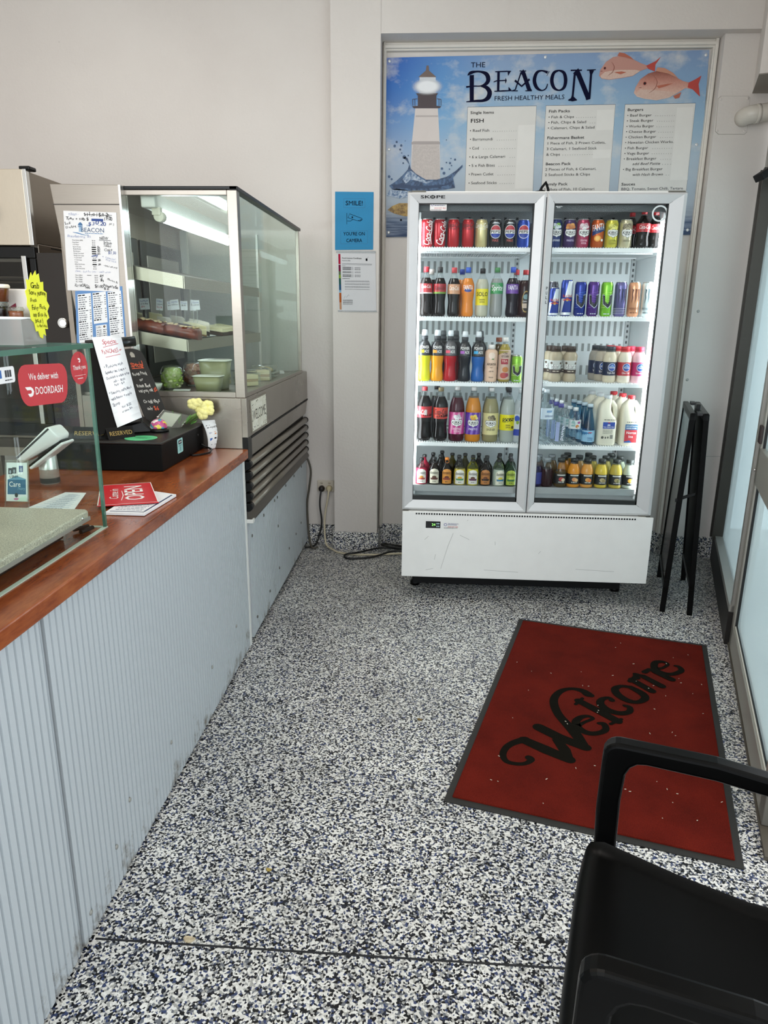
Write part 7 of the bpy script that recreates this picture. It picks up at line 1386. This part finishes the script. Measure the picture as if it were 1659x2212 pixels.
def sandwich(x,y,ang,lab):
    t=thing('sandwich_pack',(x,y,ZD),lab,'sandwich','packed sandwiches in the cabinet'); d=Vector((math.cos(ang),math.sin(ang),0)); n_=Vector((-d.y,d.x,0)); o=Vector((x,y,ZD))
    for nme,za,zb,c,g in (('bread',.002,.022,M('#e3d2a4',.7),0),('filling',.022,.034,M('#b08a4a',.6),.004),('bread',.034,.054,M('#e3d2a4',.7),0)):
        P=[o-d*.055-n_*.055,o+d*(.055-g)-n_*(.055-g),o-d*.055+n_*(.055-g)]; build(nme,MB().loft([[p+Vector((0,0,za)) for p in P],[p+Vector((0,0,zb)) for p in P]],sm=False),c,t,.003)
    P=[o-d*.062-n_*.062,o+d*.075-n_*.062,o-d*.062+n_*.075]; build('wrap',MB().loft([[p+Vector((0,0,0)) for p in P],[p+Vector((0,0,.062)) for p in P]],sm=False),CLAM,t)
sandwich(-.90,3.42,2.4,'packed triangle sandwich nearest the glass corner'); sandwich(-.95,3.56,2.4,'packed sandwich behind the nearest one'); sandwich(-.90,3.72,2.0,'packed sandwich third along the front glass'); sandwich(-1.05,3.50,.6,'packed sandwich behind the tall olive container')
t=thing('clear_pack',(-.9,3.98,ZD),'empty-looking clear clamshell pack at the far end of the cabinet floor','food pack'); build('base',MB().box(-.99,-.85,3.9,4.06,ZD,ZD+.03),CLAM,t,.004); build('lid',MB().box(-.98,-.86,3.91,4.05,ZD+.03,ZD+.065),CLAM,t,.01); build('roll',MB().ball((-.92,3.98,ZD+.032),.05,.055,.022,12),M('#d9c08a',.6),t)
t=thing('white_bowl',(-1.205,3.09,ZD),'small white bowl on its side at the front of the cabinet floor','bowl')
build('bowl',MB().lathe([(.012,0),(.022,.004),(.034,.022),(.037,.036),(.034,.036),(.018,.008),(0,.006)],(-1.215,3.10,ZD),24),M('#dfe2d4',.35),t)
tag(build('paper_napkin',MB().obox((-1.10,3.13,ZD+.004),(.035,.01,0),(-.008,.03,.0),(0,0,.003)),M('#e9ebe4',.6),loc=(-1.10,3.13,ZD)),'folded white napkin on the cabinet floor beside the green salad cup','napkin')
tag(build('cake_board',MB().obox((-.93,4.2,ZD+.006),(.07,.02,0),(-.015,.06,0),(0,0,.005)),M('#e6e8e2',.5),loc=(-.93,4.2,ZD)),'white cake board at the far end of the cabinet floor','board')

# ================================================================ A-frame board, mat, chair, bits on the floor
t=thing('folding_sign',(1.40,3.81,0),'black A-frame chalkboard sign seen edge-on between the fridge and the shopfront','sign board')
wd=Vector((.265,.964,0)).normalized(); Wd=.58; L0=Vector((1.268,3.565,0)); R0=Vector((1.397,3.528,0))
ap=Vector((1.327,3.552,1.052)); perp=Vector((wd.y,-wd.x,0))
def side(foot,topo,nme,zb,sgn):
    a0=foot; a1=ap+perp*topo; ux=(a1-a0)
    def q(s,v,l): return a0+wd*s+ux*v+perp*l     # s along the width, v up the panel, l outwards
    m=MB()
    def bar(s0,s1,v0,v1,l0,l1): 
        return MB().loft([[q(s0,v0,l0),q(s1,v0,l0),q(s1,v0,l1),q(s0,v0,l1)],[q(s0,v1,l0),q(s1,v1,l0),q(s1,v1,l1),q(s0,v1,l1)]],sm=False)
    fr=build('frame_panel',bar(0,Wd,zb,.985,sgn*.004,sgn*.016) if 0 else bar(.02,Wd-.02,zb,.99,-.006,.006),BLACKQ,t,label=nme)
    for s in (0,Wd-.032): build('leg',bar(s,s+.032,0,1,-.013,.013),BLACKQ,t,.002)
    build('rail',bar(0,Wd,.97,1.0,-.014,.014),BLACKP,t,.002); build('rail',bar(0,Wd,zb-.03,zb,-.012,.012),BLACKP,t,.002)
    return q
qL=side(L0,-.030,'left panel with a chalk picture on its outer face',.14,-1); qR=side(R0,.030,'right panel',.16,1)
m,tt,b,o=nm('chalk_picture'); sx=tt.nodes.new('ShaderNodeSeparateXYZ'); tt.links.new(coords(tt,'Generated'),sx.inputs[0]); rr=ramp(tt,[(0,'#3a1c16'),(.3,'#5d2a1c'),(.42,'#4a4636'),(.6,'#6d6654'),(.72,'#8fa3a8'),(1,'#b9c9cc')]); tt.links.new(sx.outputs['Z'],rr.inputs[0]); tt.links.new(mixc(tt,.5,rr.outputs[0],noise(tt,coords(tt),9,4),'OVERLAY'),b.inputs['Base Color']); b.inputs['Roughness'].default_value=.2
build('picture',MB().add([qL(.034,.15,-.0075),qL(Wd-.034,.15,-.0075),qL(Wd-.034,.965,-.0075),qL(.034,.965,-.0075)],[(0,3,2,1)]),m,t)
build('top_handle',MB().obox(ap+wd*.16+Vector((0,0,.012)),wd*.035,perp*.010,Vector((0,0,.022))),BLACKP,t,.004)
build('hinge',MB().obox(ap+wd*.04,wd*.05,perp*.012,Vector((0,0,.006))).obox(ap+wd*.5,wd*.05,perp*.012,Vector((0,0,.006))),M('#2a2a2b',.4,.4),t)
build('spreader',MB().obox((L0+wd*.02)*.40+(ap)*.60+perp*.005,perp*.045+Vector((0,0,.022)),wd*.008,Vector((0,0,.007))),BLACKP,t)

t=thing('welcome_mat',(.715,2.56,0),'dark red carpet doormat with black rubber edge and large Welcome lettering','doormat')
A_,B_,C_,D_=[Vector(p) for p in ((.498,3.403,0),(1.354,3.172,0),(.927,1.719,0),(.083,1.948,0))]
fm=quadmap(D_,C_,B_,A_,.875,1.513)
def slab(u0,u1,v0,v1,z): return MB().loft([[fm(u,v,0)+Vector((0,0,h)) for u,v in ((u0,v0),(u1,v0),(u1,v1),(u0,v1))] for h in (0.0005,z)],sm=False)
build('rubber_edge',slab(0,.875,0,1.513,.004),M('#23221f',.6),t); build('carpet_pile',slab(.022,.853,.026,1.487,.010),CARPET,t,.003)
a=Art(); LB=M('#14120d',.95,0,.05)
for k,s_ in enumerate(MAT_STROKES):
    a.ribbon([(x,y,w*1.75) for x,y,w in (smooth(s_,4) if len(s_)>4 else s_)],LB,len(a.p))
    for x,y,w in s_: a.ell(x,y,w*.87,w*.87,LB,len(a.p),12)
put('lettering',a,lambda u,v,l:Vector((u,v,.0108+.00002*l)),t)
LI=M('#cfc6b4',.8)
lm=[(x,y) for x,y in MAT_LINT]
for _ in range(34):
    u,v=random.uniform(.05,.83),random.uniform(.05,1.45); p=fm(u,v,0); lm.append((p.x,p.y))
m=MB()
for x,y in lm:
    q=random.uniform(0,PI); l=random.uniform(.001,.004); m.obox((x,y,.0132),(l*math.cos(q),l*math.sin(q),0),(-.0008*math.sin(q),.0008*math.cos(q),0),(0,0,.0008))
o=build('lint',m,LI,t); o['kind']='stuff'

t=thing('armchair',(.45,.98,0),'black plastic armchair in the bottom right corner, facing the counter','chair')
wv=Vector((.281,.96,0)).normalized(); fv=Vector((-wv.y,wv.x,0)); C0=Vector((.3085,1.026,0))
def ch(u,f,z): return C0+wv*u+fv*f+Vector((0,0,z))
CP=M('#020202',.33,0,.13); 
def arm(sg):
    O=[(.008,.405),(.012,.52),(.010,.635)]+[(-.022+.032*math.cos(q),.648+.032*math.sin(q)) for q in [PI/2*k/5 for k in range(1,6)]]+[(-.20,.678),(-.33,.662),(-.44,.632),(-.50,.605)]
    I=[(-.50,.565),(-.44,.595),(-.33,.625),(-.20,.640),(-.075,.643)]+[(-.072+.032*math.cos(q)-.0,.611+.032*math.sin(q)) for q in [PI/2*(5-k)/5 for k in range(0,6)]][0:0]+[(-.058,.640),(-.046,.630),(-.038,.612),(-.034,.55),(-.036,.405)]
    P=O+I
    m=MB().prism(P,lambda f,z,d:ch(sg*.272+d,f,z),-.019,.019); return m
for sg,l in ((1,'armrest on the far side'),(-1,'armrest on the near side')):
    build('armrest',arm(sg),CP,t,.008,3,label=l)
    build('leg',MB().loft([[ch(sg*.272+a_,b_,z) for a_,b_ in ((-.018*k,-.038*k-.0),(.018*k,-.038*k),(.018*k,.010*k),(-.018*k,.010*k))] for z,k in ((.41,1),(.2,.9),(0,.75))],sm=False),CP,t,.004)
    build('leg',MB().loft([[ch(sg*(.235+off)+a_,-.47-off+b_,z) for a_,b_ in ((-.018,-.02),(.018,-.02),(.018,.02),(-.018,.02))] for z,off in ((.60,.02),(.42,.0),(0,.05))],sm=False),CP,t,.004)
# seat: a dished shell, wide at the front, with a rolled front edge
rings=[]; nu=13
prof=[(.034,-.045),(.034,-.02),(.026,-.004),(.0,.002),(-.06,-.004),(-.16,-.016),(-.28,-.022),(-.40,-.010),(-.46,.012)]
top=[];bot=[]
for f,dz in prof:
    hw=.254-.045*max(0,-f)/.30 if f<0 else .252
    row=[];rb=[]
    for i in range(nu):
        u=-hw+2*hw*i/(nu-1); e=abs(u)/hw; row.append(ch(u,f-.012*e**4*(f>-.02),.430+dz+.016*e**3)); rb.append(ch(u,f-.004-.012*e**4*(f>-.02),.430+dz-.022+.016*e**3))
    top.append(row);bot.append(rb)
m=MB(); V=[p for r in top for p in r]+[p for r in bot for p in r]; nr=len(prof); F=[]
for j in range(nr-1):
    for i in range(nu-1):
        a0=j*nu+i; F.append((a0,a0+1,a0+nu+1,a0+nu)); b0=nr*nu+a0; F.append((b0,b0+nu,b0+nu+1,b0+1))
for i in range(nu-1): F.append((i,nr*nu+i,nr*nu+i+1,i+1)); e=(nr-1)*nu+i; F.append((e,e+1,nr*nu+e+1,nr*nu+e))
for j in range(nr-1):
    for i in (0,nu-1): a0=j*nu+i; F.append((a0,a0+nu,nr*nu+a0+nu,nr*nu+a0))
m.add(V,F,0,True); build('seat',m,CP,t)
build('seat_rail',MB().box(0,0,0,0,0,0) if 0 else MB().loft([[ch(u,f,z) for u in (-.262,.262) for f in ((-.034,-.002) if u<0 else (-.002,-.034))] for z in (.385,.412)],sm=False),CP,t)
rings=[]
for z,f in ((.44,-.46),(.55,-.485),(.68,-.52),(.80,-.56),(.84,-.57)):
    hw=.215-.03*(z>.82); rings.append([ch(-hw,f+.03,z),ch(-hw*.5,f-.005,z),ch(hw*.5,f-.005,z),ch(hw,f+.03,z),ch(hw,f+.012,z),ch(hw*.5,f-.025,z),ch(-hw*.5,f-.025,z),ch(-hw,f+.012,z)])
build('backrest',MB().loft(rings),CP,t)
# fallen leaves
for (x,y,r,c,l) in ((-.557,1.378,.014,'#b3a184','dry round beige leaf on the speckled floor near the counter'),(.001,2.42,.010,'#6d5a2f','small brown leaf on the floor left of the mat'),(-.41,1.619,.008,'#a8924a','tiny yellow leaf on the floor between counter and chair')):
    m=MB(); P=[(r*math.cos(q)*(1+.15*math.sin(3*q)),r*.72*math.sin(q)) for q in [2*PI*k/16 for k in range(16)]]
    m.loft([[Vector((x+u,y+v,.001)) for u,v in P],[Vector((x+u,y+v,.003+.002*math.cos(k))) for k,(u,v) in enumerate(P)]])
    f_=build('fallen_leaf',m,speck('dry_leaf',c,'#d6c8a8',90,.8) if r>.012 else M(c,.8),loc=(x,y,0)); tag(f_,l,'leaf','leaves on the floor')
